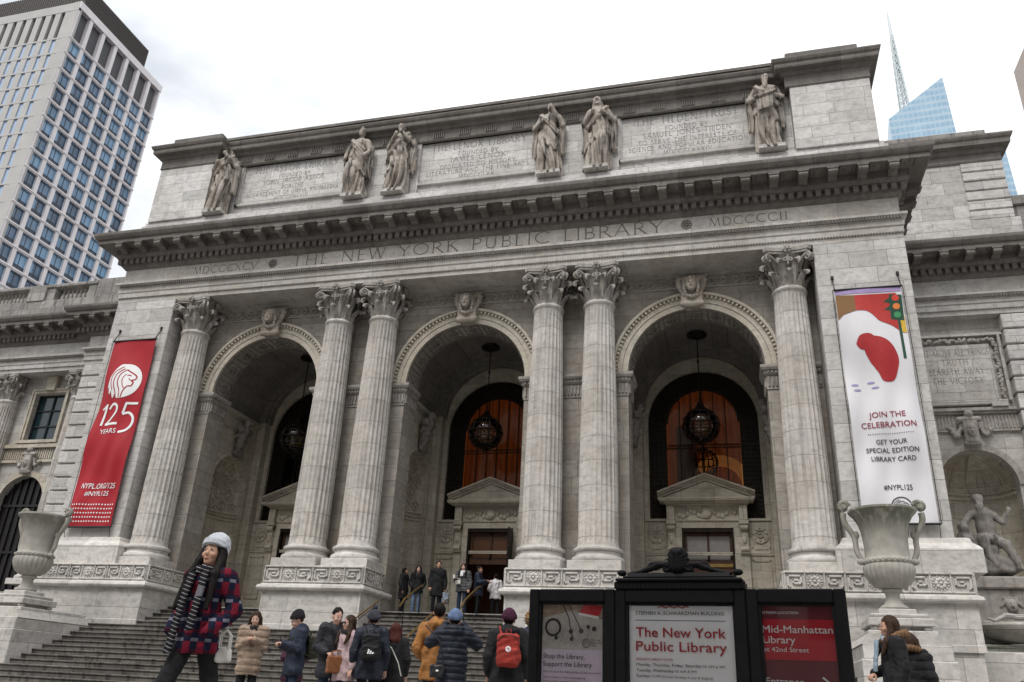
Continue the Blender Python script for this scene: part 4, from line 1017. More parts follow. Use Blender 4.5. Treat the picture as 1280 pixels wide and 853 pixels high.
STAT = [(-12.3, 1.0, 1, [(-.30, -.05, 1.12), (-.12, -.22, 1.22)], [(.30, -.06, 1.12), (.02, -.20, 1.45)], 'veil', 'sooty draped stone statue, veiled, hand at its chin, leftmost on the attic'),
        (-5.40, 2.3, -1, [(-.30, .02, 1.10), (-.27, -.10, .92)], [(.30, -.02, 1.10), (.24, -.20, .90)], 'helmet', 'helmeted stone statue right of the ASTOR LIBRARY panel, arms lowered'),
        (-3.52, 3.1, 1, [(-.30, .02, 1.14), (-.05, -.20, 1.36)], [(.31, .0, 1.14), (.06, -.20, 1.40)], 'hair', 'draped stone statue left of the LENOX LIBRARY panel, both hands raised to its chin'),
        (3.32, 4.2, -1, [(-.31, .0, 1.12), (-.10, -.22, 1.16)], [(.30, -.02, 1.13), (.06, -.22, 1.48)], 'wreath', 'wreathed stone statue right of the LENOX LIBRARY panel, one hand at its cheek'),
        (5.28, 5.5, 1, [(-.31, .02, 1.12), (-.08, -.20, 1.28)], [(.32, .02, 1.12), (.10, -.20, 1.24)], 'veil', 'hooded stone statue left of the TILDEN TRUST panel, arms folded over its chest'),
        (12.02, 6.1, -1, [(-.31, -.02, 1.12), (-.14, -.22, 1.06)], [(.30, -.02, 1.12), (.10, -.24, 1.10)], 'beard', 'bearded stone statue holding a scroll, rightmost on the attic')]
for x, sd, lean, aR, aL, hd, lb in STAT:
    t = thing('statue', (x, -.34, 15.1), lb, 'statue', 'statues along the attic')
    mb = MB(); mb.box(-.50, .50, -.36, .40, .06, .24, bev=.02); mb.build('base', M_ped, t)
    o = organic('figure', statue_fn(sd, lean, aR, aL, hd), (-.5, -.42, -.02), (.5, .32, 1.86), .0145, M_statue, t, xf=lambda p: (p[0]*1.96, p[1]*1.9, p[2]*2.12+.2))
    if hd == 'beard':
        mb = MB(); mb.tube([(-.52, -.55, 2.32), (.30, -.56, 2.55)], .085, 10); mb.prism([(-.45, 2.30), (.2, 2.45), (.15, 1.85), (-.42, 1.72)], -.56, -.52); mb.build('scroll', M_statue, t, 40)
# seated statue in the right niche
def seated(P):
    x, y, z = P
    d = rbox(P, (-.35, .15, .55), (.55, .5, .55), .1); d = smin(d, rbox(P, (.05, .0, .35), (.75, .55, .30), .12), .1)
    d = smin(d, ell(P, (-.70, .05, 1.25), (.30, .36, .42)), .08); d = smin(d, ell(P, (-.78, -.12, 1.68), (.19, .22, .24)), .06)
    d = d+.03*np.sin(x*9+z*7)*np.cos(z*11)
    b = chain(P, [(.02, .05, 1.30), (-.02, -.02, 1.75), (-.05, -.05, 2.20)], [.30, .30, .30], .08); b = smin(b, cone(P, (-.38, -.02, 2.22), (.26, -.02, 2.20), .15, .15), .08)
    b = smin(b, cone(P, (-.06, -.05, 2.3), (-.10, -.10, 2.55), .12, .11), .05); b = smin(b, ell(P, (-.12, -.14, 2.72), (.16, .19, .21)), .04)
    b = smin(b, ell(P, (-.15, -.27, 2.46), (.13, .12, .24))+.012*np.sin(x*70+z*20), .04); b = smin(b, ell(P, (-.12, -.03, 2.80), (.20, .20, .17))+.014*np.sin(x*60)*np.sin(z*60), .03); b = smin(b, ell(P, (-.12, -.33, 2.70), (.03, .05, .07)), .02)
    b = smin(b, chain(P, [(-.42, .0, 2.2), (-.66, -.12, 1.95), (-.80, -.22, 1.75)], [.14, .11, .08], .04), .05)
    b = smin(b, chain(P, [(.30, .0, 2.18), (.52, -.20, 1.88), (.72, -.30, 2.22)], [.14, .11, .075], .04), .05)
    b = smin(b, ell(P, (.76, -.32, 2.32), (.09, .07, .10)), .03)
    b = smin(b, chain(P, [(-.12, -.05, 1.25), (-.28, -.52, 1.22), (-.18, -.50, .62), (.0, -.55, .30)], [.24, .18, .13, .09], .05), .06)
    b = smin(b, chain(P, [(.16, -.05, 1.22), (.42, -.52, 1.02), (.62, -.56, .52), (.70, -.66, .22)], [.24, .18, .13, .09], .05), .06)
    b = smin(b, cone(P, (.68, -.62, .18), (.78, -.85, .12), .10, .06), .04)
    b = smin(b, chain(P, [(-.30, -.20, 1.35), (.10, -.34, 1.25), (.36, -.30, 1.35)], [.12, .13, .10], .05)+.02*np.sin(x*30+z*14), .05)
    for s in (-1, 1): b = np.maximum(b, -ell(P, (-.13+s*.06, -.32, 2.75), (.035, .04, .022)))
    return smin(d, b, .04)
t = thing('seated_statue', (18.7, 6.2, .5), 'seated bearded stone figure leaning back in the arched niche beside the white banner', 'statue')
organic('figure', seated, (-1.2, -1.0, 0), (1.0, .7, 3.05), .026, stone('marble_niche_figure', (.27, .25, .235), bw=90, bh=90, joint=0, stain=.9, soot=(.05, .046, .042), big_sc=1.8, streak=1), t)  # darker than the other statues: the niche's shade is put into the stone colour
# fountain below it
t = thing('fountain', (18.85, 5.0, PZ), 'stone wall fountain with shell basin and mask under the seated statue', 'fountain')
mb = MB(); mb.box(-1.45, 1.45, .3, 2.2, 4.8, 5.22, bev=.05); mb.box(-1.3, 1.3, .45, 2.2, 3.7, 4.8, bev=.04); mb.box(-2.4, 2.4, .2, 2.3, 2.9, 3.72, bev=.04); mb.build('pedestal', M_cap, t)
def mask(P):
    x, y, z = P; d = ell(P, (0, 0, 0), (.24, .18, .30)); d = smin(d, ell(P, (0, -.18, -.02), (.06, .08, .10)), .04)
    for s in (-1, 1): d = np.maximum(d, -ell(P, (s*.09, -.18, .07), (.05, .06, .03))); d = smin(d, cone(P, (s*.2, 0, .2), (s*.45, .02, -.05), .09, .05), .05)
    d = np.maximum(d, -ell(P, (0, -.2, -.15), (.10, .08, .05)))
    return smin(d, cone(P, (-.25, .02, .30), (.25, .02, .30), .08, .08)+.01*np.sin(x*60), .04)
o = organic('mask', mask, (-.6, -.35, -.4), (.6, .25, .45), .025, M_cap, t); o.location = (0, .42, 4.25); o.scale = (.75, .75, .8)
mb = MB(); mb.lathe([(.35, 2.95), (.9, 3.1), (1.3, 3.35), (1.38, 3.5), (1.34, 3.58), (1.2, 3.5), (.8, 3.42)], 40, (0, 0, 0), sy=.8)
for k in range(9): a = PI+PI*(k+.5)/9; mb.ball((1.15*math.cos(a), .9*math.sin(a), 3.5), (.12, .12, .10), 8, 5)
for s in (-1, 1): mb.tube([(0, -.2, 3.8), (s*.45, -.3, 3.85), (s*.8, -.35, 3.66), (s*1.0, -.3, 3.75)], [.10, .09, .07, .03], 8)
mb.build('shell_basin', M_bal, t, 40)
mb = MB()
for a, b, c, d_ in ((-3.2, 3.2, 2.35, 2.9), (-3.5, 3.5, 1.75, 2.35), (-3.8, 3.8, 1.2, 1.75)): mb.box(a, b, -.4-(2.9-d_)*.9, 2.0, c, d_-.10); mb.box(a-.05, b+.05, -.46-(2.9-d_)*.9, 2.0, d_-.10, d_, bev=.03)
mb.box(-4.6, -1.2, -3.6, -2.2, 1.6, 2.28, bev=.02); mb.box(-4.7, -1.1, -3.7, -2.1, 2.28, 2.44, bev=.03); mb.lathe([(3.6, 0), (3.6, 1.5), (3.75, 1.55), (3.8, 1.66), (3.72, 1.76), (3.4, 1.78), (3.3, 1.5)], 48, (.6, -1.0, 0), PI, 2*PI)
mb.build('basin_steps', stone('marble_mossy', (.36, .37, .33), bw=1.8, bh=.6, stain=.8, soot=(.10, .11, .085)), t, 40)

# ------------------------------------------------------------ urns
def urn(x, label, plaque):
    t = thing('stone_urn', (x, -3.6, -1.80), label, 'urn', 'great urns flanking the steps')
    m, g = new_mat('urn_stone' if plaque else 'urn_stone_grey'); geo = g.n('ShaderNodeTexCoord').outputs['Object']; sp = g.n('ShaderNodeSeparateXYZ', {0: geo})
    st = g.noise(g.scale(geo, (5, 5, .6)), 1.5, 5); hi = g.n('ShaderNodeMapRange', {0: sp.outputs[2], 1: 1.75, 2: 2.45}).outputs[0]
    ms = g.math('MULTIPLY', g.ramp(st, [(.34, 0.0), (.52, 1.0)]), hi)
    c = g.mix(g.ramp(g.noise(geo, 3.5, 6), [(.4, 0.0), (.7, .8)]), (.36, .345, .31), (.24, .23, .205)); c = g.mix(g.math('MULTIPLY', ms, .58 if plaque else .4), c, (.040, .052, .014) if plaque else (.13, .125, .10))
    fin(g, c, .85, g.noise(geo, 30, 4), .3, .01)
    mb = MB(); n = 40; v = []; f = []                               # body; gadrooned bowl
    prof = [(.34, 0), (.36, .05), (.34, .10), (.26, .14), (.20, .24), (.17, .36), (.19, .44), (.25, .47), (.26, .52), (.20, .55)]
    mb.lathe(prof, 40)
    rows = [(.22, .55, 0), (.34, .58, 1), (.48, .68, 1), (.58, .82, 1), (.635, .98, 1), (.64, 1.10, 1), (.62, 1.17, .4), (.60, 1.20, 0)]; N = 24*6
    for r, z_, gd in rows:
        for k in range(N): a = 2*PI*k/N; q = r+gd*.030*(abs(math.sin(12*a))**.7-.5); v.append((q*math.cos(a), q*math.sin(a), z_))
    for i in range(len(rows)-1):
        for k in range(N): f.append((i*N+k, i*N+(k+1) % N, (i+1)*N+(k+1) % N, (i+1)*N+k))
    mb.add(v, f)
    mb.lathe([(.60, 1.18), (.635, 1.22), (.635, 1.30), (.59, 1.33), (.565, 1.38), (.56, 1.6), (.57, 1.85), (.60, 2.1), (.66, 2.32), (.76, 2.50), (.84, 2.58), (.88, 2.63), (.875, 2.69), (.83, 2.70), (.70, 2.55), (.55, 2.2)], 56)
    for k in range(28): a = 2*PI*k/28; mb.ball((.62*math.cos(a), .62*math.sin(a), 1.26), (.05, .05, .045), 6, 4)
    mb.build('body', m, t, 40)
    for s in (-1, 1):
        mb = MB(); pts = []; rad = []
        for i in range(15):
            q = i/14; pts.append((s*(1.00-.36*q**1.2+.05*math.sin(q*9)), 0, 2.62-1.28*q+.0)); rad.append(.085-.015*q)
        mb.tube(pts, rad, 8)
        for i in range(18):
            q = i/17; an = q*2.4*PI+.2; rr = .15*(1-.65*q); cx, cz = s*.98, 2.80
            if i: mb.tube([pp, (cx-s*rr*math.cos(an), 0, cz+rr*math.sin(an))], [.075*(1-.3*q)]*2, 8)
            pp = (cx-s*rr*math.cos(an), 0, cz+rr*math.sin(an))
        mb.tube([(s*.98, -.09, 2.80), (s*.98, .09, 2.80)], .07, 10); mb.ball((s*.66, 0, 1.28), (.13, .10, .10), 10, 6); mb.ball((s*.72, 0, 2.0), (.07, .07, .12), 8, 6)
        mb.build('handle', m, t, 45)
    t.scale = (.97, .97, .955)
    p = thing('urn_pedestal', (x, -3.6, PZ), 'stepped stone pedestal under the urn %s' % ('beside the white banner' if plaque else 'beside the red banner'), 'pedestal', 'pedestals of the urns')
    mb = MB(); b = -1.80-PZ
    mb.box(-.44, .44, -.44, .44, b-.14, b-.002, bev=.02); mb.box(-.66, .66, -.66, .66, b-.24, b-.14, bev=.02); mb.box(-.76, .76, -.76, .76, b-.44, b-.25, bev=.02)
    for sx in (-1, 1):
        for sy in (-1, 1): mb.ball((sx*.6, sy*.6, b-.49), (.12, .12, .07), 10, 6)
    mb.box(-.55, .55, -.55, .55, b-.56, b-.42); mb.box(-.80, .80, -.80, 2.2, b-.66, b-.55, bev=.02)
    mb.prism([(-1.02, b-.90), (-.86, b-.66), (.86, b-.66), (1.02, b-.90)], -1.0, 2.4); mb.box(-1.0, 1.0, -1.05, 2.4, b-1.25, b-.90, bev=.02); mb.box(-1.06, 1.06, -1.12, 2.4, 0, b-1.25, bev=.02)
    mb.build('block', M_ped, p)
    if plaque:
        mb = MB(); mb.box(-.55, .45, -1.17, -1.12, b-2.3, b-1.40, bev=.02); mb.build('plaque', M_bronze, p)
urn(-13.80, 'grey stone two-handled urn on its pedestal below the red banner', False)
urn(13.62, 'mossy stone two-handled urn on its pedestal before the white banner', True)

# ------------------------------------------------------------ banners
M_bred = plain('banner_red', (.36, .012, .022), .6, var=.12, sc=1.2); M_bwhite = plain('banner_white', (.66, .65, .68), .6, var=.06, sc=1.0)
def banner(x0, x1, z0, z1, mat, label, amp):
    amp *= 3.0
    t = thing('banner', ((x0+x1)/2, -.86, z0), label, 'banner')
    def fy(X, Z, o=0):
        u = (X-x0)/(x1-x0); q = (Z-z0)/(z1-z0)
        return -.86-o-amp*(math.sin(u*6.3+q*7)*.5+math.sin(q*17+u*2.2)*.35+.4*math.sin(u*15-q*11)*(1-q))*math.sin(PI*min(1, max(0, q)))**.6-.05*math.sin(PI*u)
    cx = (x0+x1)/2
    L = lambda p: (p[0]-cx, p[1]+.86, p[2]-z0)
    mb = MB(); nu, nq = 30, 110; v = []; f = []
    for side in (0, .012):
        for i in range(nq+1):
            for j in range(nu+1): X = x0+(x1-x0)*j/nu; Z = z0+(z1-z0)*i/nq; v.append(L((X, fy(X, Z, -side), Z)))
    n1 = (nu+1)*(nq+1)
    for i in range(nq):
        for j in range(nu): k = i*(nu+1)+j; f += [(k, k+1, k+nu+2, k+nu+1), (n1+k+nu+1, n1+k+nu+2, n1+k+1, n1+k)]
    mb.add(v, f); mb.build('cloth', mat, t, 60)
    mb = MB()
    for z_ in (z0, z1): mb.tube([L((x0-.04, -.90, z_)), L((x1+.04, -.90, z_))], .035, 8)
    for x_ in (x0, x1): mb.bar(L((x_, -.70, z1+.5)), L((x_, -.92, z1+.02)), .03, .03); mb.tube([L((x_, -.72, z1+.5)), L((x_, -.72, z1+.62))], .05, 6); mb.bar(L((x_, -.72, z0-.55)), L((x_, -.90, z0)), .015, .015); mb.tube([L((x_, -.72, z0-.65)), L((x_, -.72, z0-.5))], .05, 6)
    for x_ in (x0-.06, x1+.06): mb.tube([L((x_, -.88, z0)), L((x_, -.88, z1))], .012, 5)
    mb.build('rods', M_iron, t)
    def put(name, shapes, mat, o):
        if name == 'lettering' and len(shapes) > 1 and isinstance(shapes[0][0], np.ndarray):
            for q in shapes: put(name, [q], mat, o)
            return
        """flat printed shapes following the cloth; shapes = list of (verts2d, faces)"""
        mb = MB()
        for v_, f_ in shapes: 
            q_ = 4 if (len(v_) % 4 == 0 and isinstance(v_, np.ndarray)) else 1; n_ = len(v_)//q_; nf_ = len(f_)//q_
            for j_ in range(q_): vv, ff = fine(v_[j_*n_:(j_+1)*n_], [tuple(i-j_*n_ for i in t_) for t_ in f_[j_*nf_:(j_+1)*nf_]]); mb.add([L((a, fy(a, b, o+.0008*j_), b)) for a, b in vv], ff)
        return mb.build(name, mat, t)
    return t, put
def poly(pts): return (pts, [tuple(range(len(pts)))])
def disc(cx, cz, r, n=36, ry=None): return poly([(cx+r*math.cos(2*PI*k/n), cz+(ry or r)*math.sin(2*PI*k/n)) for k in range(n)])
def strip(pts, w, w1=None):
    v = []; n = len(pts)
    for i, p in enumerate(pts):
        a = pts[max(0, i-1)]; b = pts[min(n-1, i+1)]; dx, dz = b[0]-a[0], b[1]-a[1]; l = math.hypot(dx, dz) or 1; q = (w if w1 is None else w+(w1-w)*i/(n-1))/2
        v += [(p[0]-dz/l*q, p[1]+dx/l*q), (p[0]+dz/l*q, p[1]-dx/l*q)]
    return (v, [(2*i, 2*i+1, 2*i+3, 2*i+2) for i in range(n-1)])
def spline(pts, n=8):
    out = []
    for i in range(len(pts)-1):
        p0 = pts[max(0, i-1)]; p1 = pts[i]; p2 = pts[i+1]; p3 = pts[min(len(pts)-1, i+2)]
        for k in range(n):
            t = k/n; out.append(tuple(.5*(2*p1[d]+(p2[d]-p0[d])*t+(2*p0[d]-5*p1[d]+4*p2[d]-p3[d])*t*t+(3*p1[d]-p0[d]-3*p2[d]+p3[d])*t**3) for d in (0, 1)))
    return out+[pts[-1]]
def tshape(geo, x, z): v, f = geo; return (v+np.array([x, z]), f)
def tight(shp, nsub=1): return shp
def lion(cx, cz, r, fill=True):
    """lion head emblem: mane locks, profile to the right"""
    T = lambda pts: [(cx+a*r, cz+b*r) for a, b in pts]
    w = [poly(T([(math.cos(PI*(-.62+1.20*k/30)), math.sin(PI*(-.62+1.20*k/30))) for k in range(31)]))]
    locks = [[(.1, .95), (-.35, .98), (-.72, .62), (-.60, .60), (-.2, .62)], [(-.2, .74), (-.70, .62), (-.98, .15), (-.80, .22), (-.3, .35)], [(-.35, .5), (-.92, .22), (-1.02, -.38), (-.82, -.18), (-.35, .05)], [(-.45, .2), (-.90, -.15), (-.85, -.72), (-.66, -.45), (-.25, -.2)], [(-.45, -.1), (-.70, -.50), (-.55, -.95), (-.38, -.65), (0, -.4)]]
    w += [poly(spline(T(l), 5)) for l in locks]; w.append(poly(T([(-.45, .7), (.2, .95), (.3, -.9), (-.36, -.94), (-.6, -.2)])))
    red = [[(.02, .66), (.30, .50), (.58, .34), (.70, .20), (.64, .06), (.46, .0), (.58, -.10), (.52, -.30), (.30, -.36), (.12, -.62), (.05, -.98)],
           [(.0, .64), (-.30, .34), (-.36, -.10), (-.15, -.55), (-.10, -.98)], [(-.1, .72), (-.52, .38), (-.62, -.12), (-.42, -.60), (-.32, -.95)], [(-.2, .84), (-.72, .46), (-.84, .0), (-.66, -.50)],
           [(.06, .40), (-.10, .10), (.02, -.30), (.22, -.50)], [(.14, .30), (.28, .32), (.38, .25)], [(.46, .0), (.34, .05), (.28, .14)]]
    wd = [.075, .06, .06, .055, .05, .06, .045]
    return w, [strip(spline(T(p), 6), q*r) for p, q in zip(red, wd)]
t, put = banner(-15.46, -13.38, .93, 8.83, M_bred, 'long red cloth banner with white lion head and 125 YEARS', .05)
w, rd = lion(-14.38, 6.95, .76); put('lion_emblem', w, M_white, .012); put('lion_lines', rd, M_bred, .018)
five = [strip(spline([(-13.50, 5.96), (-14.02, 5.96)], 4), .10), strip([(-14.0, 5.98), (-14.08, 5.52)], .09), strip(spline([(-14.08, 5.50), (-13.82, 5.56), (-13.60, 5.36), (-13.58, 5.05), (-13.74, 4.80), (-14.08, 4.73)], 8), .10)]
one = [strip([(-15.18, 5.74), (-14.98, 5.96)], .09), strip([(-14.99, 5.98), (-15.08, 5.06)], .10)]
two = [strip(spline([(-14.84, 5.76), (-14.66, 5.96), (-14.42, 5.86), (-14.40, 5.60), (-14.62, 5.32), (-14.86, 5.10)], 8), .10), strip([(-14.90, 5.10), (-14.22, 5.10)], .10)]
put('lettering', one+two+five+[tshape(text_geo('YEARS', .20, .86, .012), -15.04, 4.70), tshape(text_geo('NYPL.ORG/125', .22, 1.52, .015, shear=.12), -15.15, 2.44), tshape(text_geo('#NYPL125', .19, 1.04, .015, shear=.12), -14.90, 2.15)], M_white, .016)
dots = []
for i in range(5):
    for j in range(16): dots.append(disc(-15.34+j*.122+.02*i*0, 1.80-i*.165, .032, 8))
put('dot_pattern', dots, M_white, .016)
t, put = banner(13.53, 15.60, .95, 8.84, M_bwhite, 'long white cloth banner with red shape reading JOIN THE CELEBRATION', .05)
put('purple_strip', [poly([(13.54, 8.66), (15.58, 8.66), (15.58, 8.82), (13.54, 8.82)])], plain('print_purple', (.36, .27, .50), .6), .014)
put('brown_patch', [poly([(13.54, 7.72), (13.72, 7.9), (14.12, 8.02), (14.12, 8.60), (13.54, 8.64)])], plain('print_brown', (.20, .10, .03), .6), .014)
hill = spline([(14.12, 8.02), (14.42, 8.0), (14.62, 7.85), (14.80, 7.62), (15.15, 7.44), (15.42, 7.2)], 8)
put('red_field', [poly(hill+[(15.42, 8.60), (14.12, 8.60)])], plain('print_scarlet', (.42, .03, .025), .6), .013)
put('yellow_patch', [poly([(15.42, 7.2), (15.58, 7.15), (15.58, 7.75), (15.42, 7.80)])], plain('print_yellow', (.60, .38, .04), .6), .014)
put('green_post', [strip([(15.40, 7.75), (15.40, 6.25)], .085), poly([(15.16, 7.66), (15.56, 7.60), (15.58, 8.52), (15.20, 8.56)]), poly([(14.98, 8.30), (15.2, 8.44), (15.2, 8.24)]), poly([(14.98, 8.02), (15.2, 8.16), (15.2, 7.96)])], plain('print_green', (.012, .06, .035), .6), .016)
for z_, nm, c in ((8.42, 'print_light_red', (.6, .05, .03)), (8.12, 'print_light_orange', (.7, .2, .05)), (7.82, 'print_light_green', (.05, .25, .10))): put('coloured_disc', [disc(15.38, z_, .11, 16)], plain(nm, c, .6), .02)
put('red_shape', [poly(spline([(14.34, 6.15), (14.20, 6.65), (14.42, 7.02), (14.80, 6.98), (15.08, 6.70), (15.20, 6.25), (15.12, 5.85), (14.96, 5.50), (14.66, 5.48), (14.52, 5.80), (14.34, 6.15)], 8)), poly(spline([(13.98, 6.80), (14.12, 7.08), (14.42, 7.14), (14.60, 6.92), (14.42, 6.62), (14.12, 6.60), (13.98, 6.80)], 6))], plain('print_crimson', (.36, .018, .022), .6), .015)
put('blue_ovals', [disc(a, b, .11, 12, .035) for a, b in ((13.80, 5.42), (13.86, 5.24), (14.28, 5.46), (14.38, 5.28))], plain('print_lilac', (.30, .28, .50), .6), .015)
M_bt = plain('print_maroon', (.24, .012, .04), .6)
put('lettering', [tshape(text_geo('JOIN THE', .19, 1.04, .008), 14.08, 4.27), tshape(text_geo('CELEBRATION', .19, 1.56, .008), 13.83, 3.94)], M_bt, .016)
put('lettering', [tshape(text_geo('GET YOUR', .155, .86, .008), 14.19, 3.41), tshape(text_geo('SPECIAL EDITION', .155, 1.48, .008), 13.88, 3.15), tshape(text_geo('LIBRARY CARD', .155, 1.26, .008), 13.99, 2.88), tshape(text_geo('#NYPL125', .17, .80, .012), 14.23, 1.98)]+[disc(14.0+i*.0625, 3.74, .016, 6) for i in range(21)], M_text, .016)
w, rd = lion(14.66, 1.46, .27)
put('lion_emblem', rd+[strip([(14.66+.29*math.cos(q*PI/16), 1.46+.29*math.sin(q*PI/16)) for q in range(33)], .03)], M_text, .016)

# ------------------------------------------------------------ lanterns in the arches
gm, g = new_mat('lantern_glass'); tr = g.n('ShaderNodeBsdfTransparent', {0: (.80, .77, .72, 1)}); gl = g.n('ShaderNodeBsdfGlossy', {0: (1, 1, 1, 1), 1: .02}); mx = g.n('ShaderNodeMixShader', {0: g.n('ShaderNodeFresnel', {0: 1.5}).outputs[0], 1: tr.outputs[0], 2: gl.outputs[0]}); g.t.links.new(mx.outputs[0], g.n('ShaderNodeOutputMaterial').inputs[0]); M_lglass = gm
for k, lb in ((-1, 'black globe lantern hanging in the left arch'), (0, 'black globe lantern hanging in the middle arch'), (1, 'black globe lantern hanging in the right arch')):
    t = thing('hanging_lantern', (k*BX, 3.75, 5.7), lb, 'lantern', 'globe lanterns in the arches')
    mb = MB(); mb.lathe([(.02, 3.9), (.34, 3.92), (.40, 3.86), (.38, 3.80), (.20, 3.76), (.06, 3.68)], 24); mb.build('ceiling_rose', M_bronze, t, 40)
    mb = MB(); mb.tube([(0, 0, .7), (0, 0, 3.8)], .025, 6)
    for z_ in (1.1, 1.9, 2.7): mb.ball((0, 0, z_), (.05, .05, .10), 8, 5)
    mb.lathe([(.03, 1.0), (.10, .95), (.16, .80), (.10, .74)], 12); mb.build('hanging_rod', M_bronze, t)
    mb = MB()
    for j in range(12):
        a = 2*PI*j/12; mb.tube([(.70*math.sin(PI*q/14)*math.cos(a), .70*math.sin(PI*q/14)*math.sin(a), -.70*math.cos(PI*q/14)) for q in range(1, 14)], .022, 6)
    for z_ in (-.55, -.42, -.28, 0, .26, .48):
        rr = math.sqrt(.49-z_*z_)+.01; mb.tube([(rr*math.cos(2*PI*q/32), rr*math.sin(2*PI*q/32), z_) for q in range(33)], .024 if z_ else .035, 6)
    mb.ball((0, 0, -.74), (.07, .07, .12), 8, 6); mb.lathe([(.35, .58), (.22, .72), (.08, .82), (.06, .9)], 16); mb.build('cage', M_bronze, t)
    mb = MB()
    for q in range(6): mb.tube([(.2*math.cos(q*PI/3), .2*math.sin(q*PI/3), -.25), (.2*math.cos(q*PI/3), .2*math.sin(q*PI/3), .05)], .03, 8)
    mb.tube([(0, 0, -.3), (0, 0, .7)], .03, 6); mb.lathe([(.02, -.32), (.26, -.28), (.26, -.25), (.02, -.24)], 16); mb.build('candles', M_brass, t)
    mb = MB(); mb.ball((0, 0, 0), .655, 24, 14); mb.build('glass_globe', M_lglass, t, 60)

# ------------------------------------------------------------ handrails
def zstep(y): return TZ+(min(y, .5)-.5)*RISE/RUN
def railing(x, ya, yb, label, curl=True):
    t = thing('handrail', (x, ya, zstep(ya)), label, 'handrail', 'brass handrails on the steps')
    za = .92; L = lambda y, dz: (0, y-ya, zstep(y)-zstep(ya)+dz)
    mb = MB(); mb.tube([L(ya-.35, .80), L(ya-.1, .86), L(ya, za), L(yb, za), L(yb+.3, za+.02 if yb < .3 else za)], .028, 8); mb.build('rail', M_brass, t, 60)
    n = max(2, int(round((yb-ya)/1.5))+1)
    for i in range(n):
        y = ya+(yb-ya)*i/(n-1)
        for dx in (0,): mb = MB(); mb.tube([L(y, -.12), L(y, za-.02)], .018, 8); mb.lathe([(.05, 0), (.05, .03), (.02, .05)], 10, L(y, -.02)); mb.build('post', M_iron, t)
    mb = MB(); mb.tube([L(ya+.02, za-.10), L(yb, za-.10)], .012, 6); mb.build('lower_bar', M_iron, t)
railing(-1.75, -6.5, -1.55, 'long brass handrail on black posts below the left pedestal corner')
railing(.55, -6.5, -1.35, 'long brass handrail on black posts rising behind the man in tan jacket')
railing(-.95, -1.0, .35, 'short brass handrail beside the woman in jeans at the stair top')
railing(1.15, -1.0, .35, 'short brass handrail in front of the dark open doorway')

# ------------------------------------------------------------ notice board
t = thing('notice_board', (9.15, -18.0, PZ), 'black three-panel notice board with library posters and scrolled crest', 'notice board', rz=R(-8))
def frame(mb, x0, x1, z0, z1, w=.10):
    for a, b, c, d_ in ((x0, x0+w, z0, z1), (x1-w, x1, z0, z1), (x0+w, x1-w, z1-w*1.2, z1), (x0+w, x1-w, z0, z0+w)): mb.box(a, b, -.07, .10, c, d_, bev=.012)
    for a, b, c, d_ in ((x0+w, x0+w+.025, z0+w, z1-w*1.2), (x1-w-.025, x1-w, z0+w, z1-w*1.2), (x0+w, x1-w, z1-w*1.2-.025, z1-w*1.2), (x0+w, x1-w, z0+w, z0+w+.025)): mb.box(a, b, -.045, .06, c, d_)
    mb.box(x0+w, x1-w, .02, .09, z0+w, z1-w*1.2)
zt = lambda z: z-PZ
panels = [('side', -1.70, -.70, -4.55, -3.155), ('centre', -.695, .695, -4.60, -3.16), ('side', .70, 1.66, -4.55, -3.155)]
for nm, a, b, c, d_ in panels:
    mb = MB(); frame(mb, a, b, zt(c), zt(d_), .115); mb.build('panel_frame', M_black, t)
mb = MB(); mb.box(-.70, .70, -.085, .11, zt(-3.16), zt(-3.08), bev=.01); mb.box(-.68, .68, -.11, .13, zt(-3.08), zt(-3.045), bev=.012); mb.box(-.60, .60, -.09, .11, zt(-3.045), zt(-3.02), bev=.01)
mb.sweep([(0, zt(-3.02)), (.02, zt(-3.02)), (.0, zt(-2.985))], [(-.55, -.05), (.55, -.05)])
for i in range(28): mb.box(-.66+i*.048, -.64+i*.048, -.095, -.08, zt(-3.15), zt(-3.105))
mb.build('cornice', M_black, t)
def crest(P):
    x, y, z = P; d = ell(P, (0, 0, .12), (.115, .05, .15)); d = np.minimum(d, cone(P, (0, 0, .0), (0, 0, .22), .10, .10)*1.0)
    d = smin(d, rbox(P, (0, 0, -.02), (.16, .045, .045), .02), .02)
    for s in (-1, 1):
        d = smin(d, chain(P, [(s*.10, 0, .05), (s*.20, 0, .05), (s*.30, 0, -.01), (s*.40, 0, -.06), (s*.52, 0, -.085)], [.050, .048, .042, .036, .026], .01), .015)
        d = smin(d, chain(P, [(s*(.25+.055*math.cos(q*.9)), -.01, .03+.05*math.sin(q*.9)) for q in range(7)], [.022]*7, .005), .01)
        d = np.minimum(d, ell(P, (s*.60, 0, -.07), (.05, .04, .05)))
    a = np.arctan2(z-.08, x); rr = np.hypot(x, z-.08)
    return d-.005*np.cos(a*14)*np.clip(rr*9, 0, 1)*(np.abs(x) < .12)
o = organic('crest', crest, (-.68, -.08, -.14), (.68, .08, .30), .011, M_black, t); o.location = (0, 0, zt(-2.93)); o.scale = (1.05, 1, .70)
for x_ in (-1.64, -.70, .70, 1.60):
    mb = MB(); mb.box(x_-.045, x_+.045, -.05, .09, 0, zt(-4.5), bev=.01); mb.box(x_-.09, x_+.09, -.12, .16, 0, .05, bev=.01); mb.build('leg', M_black, t)
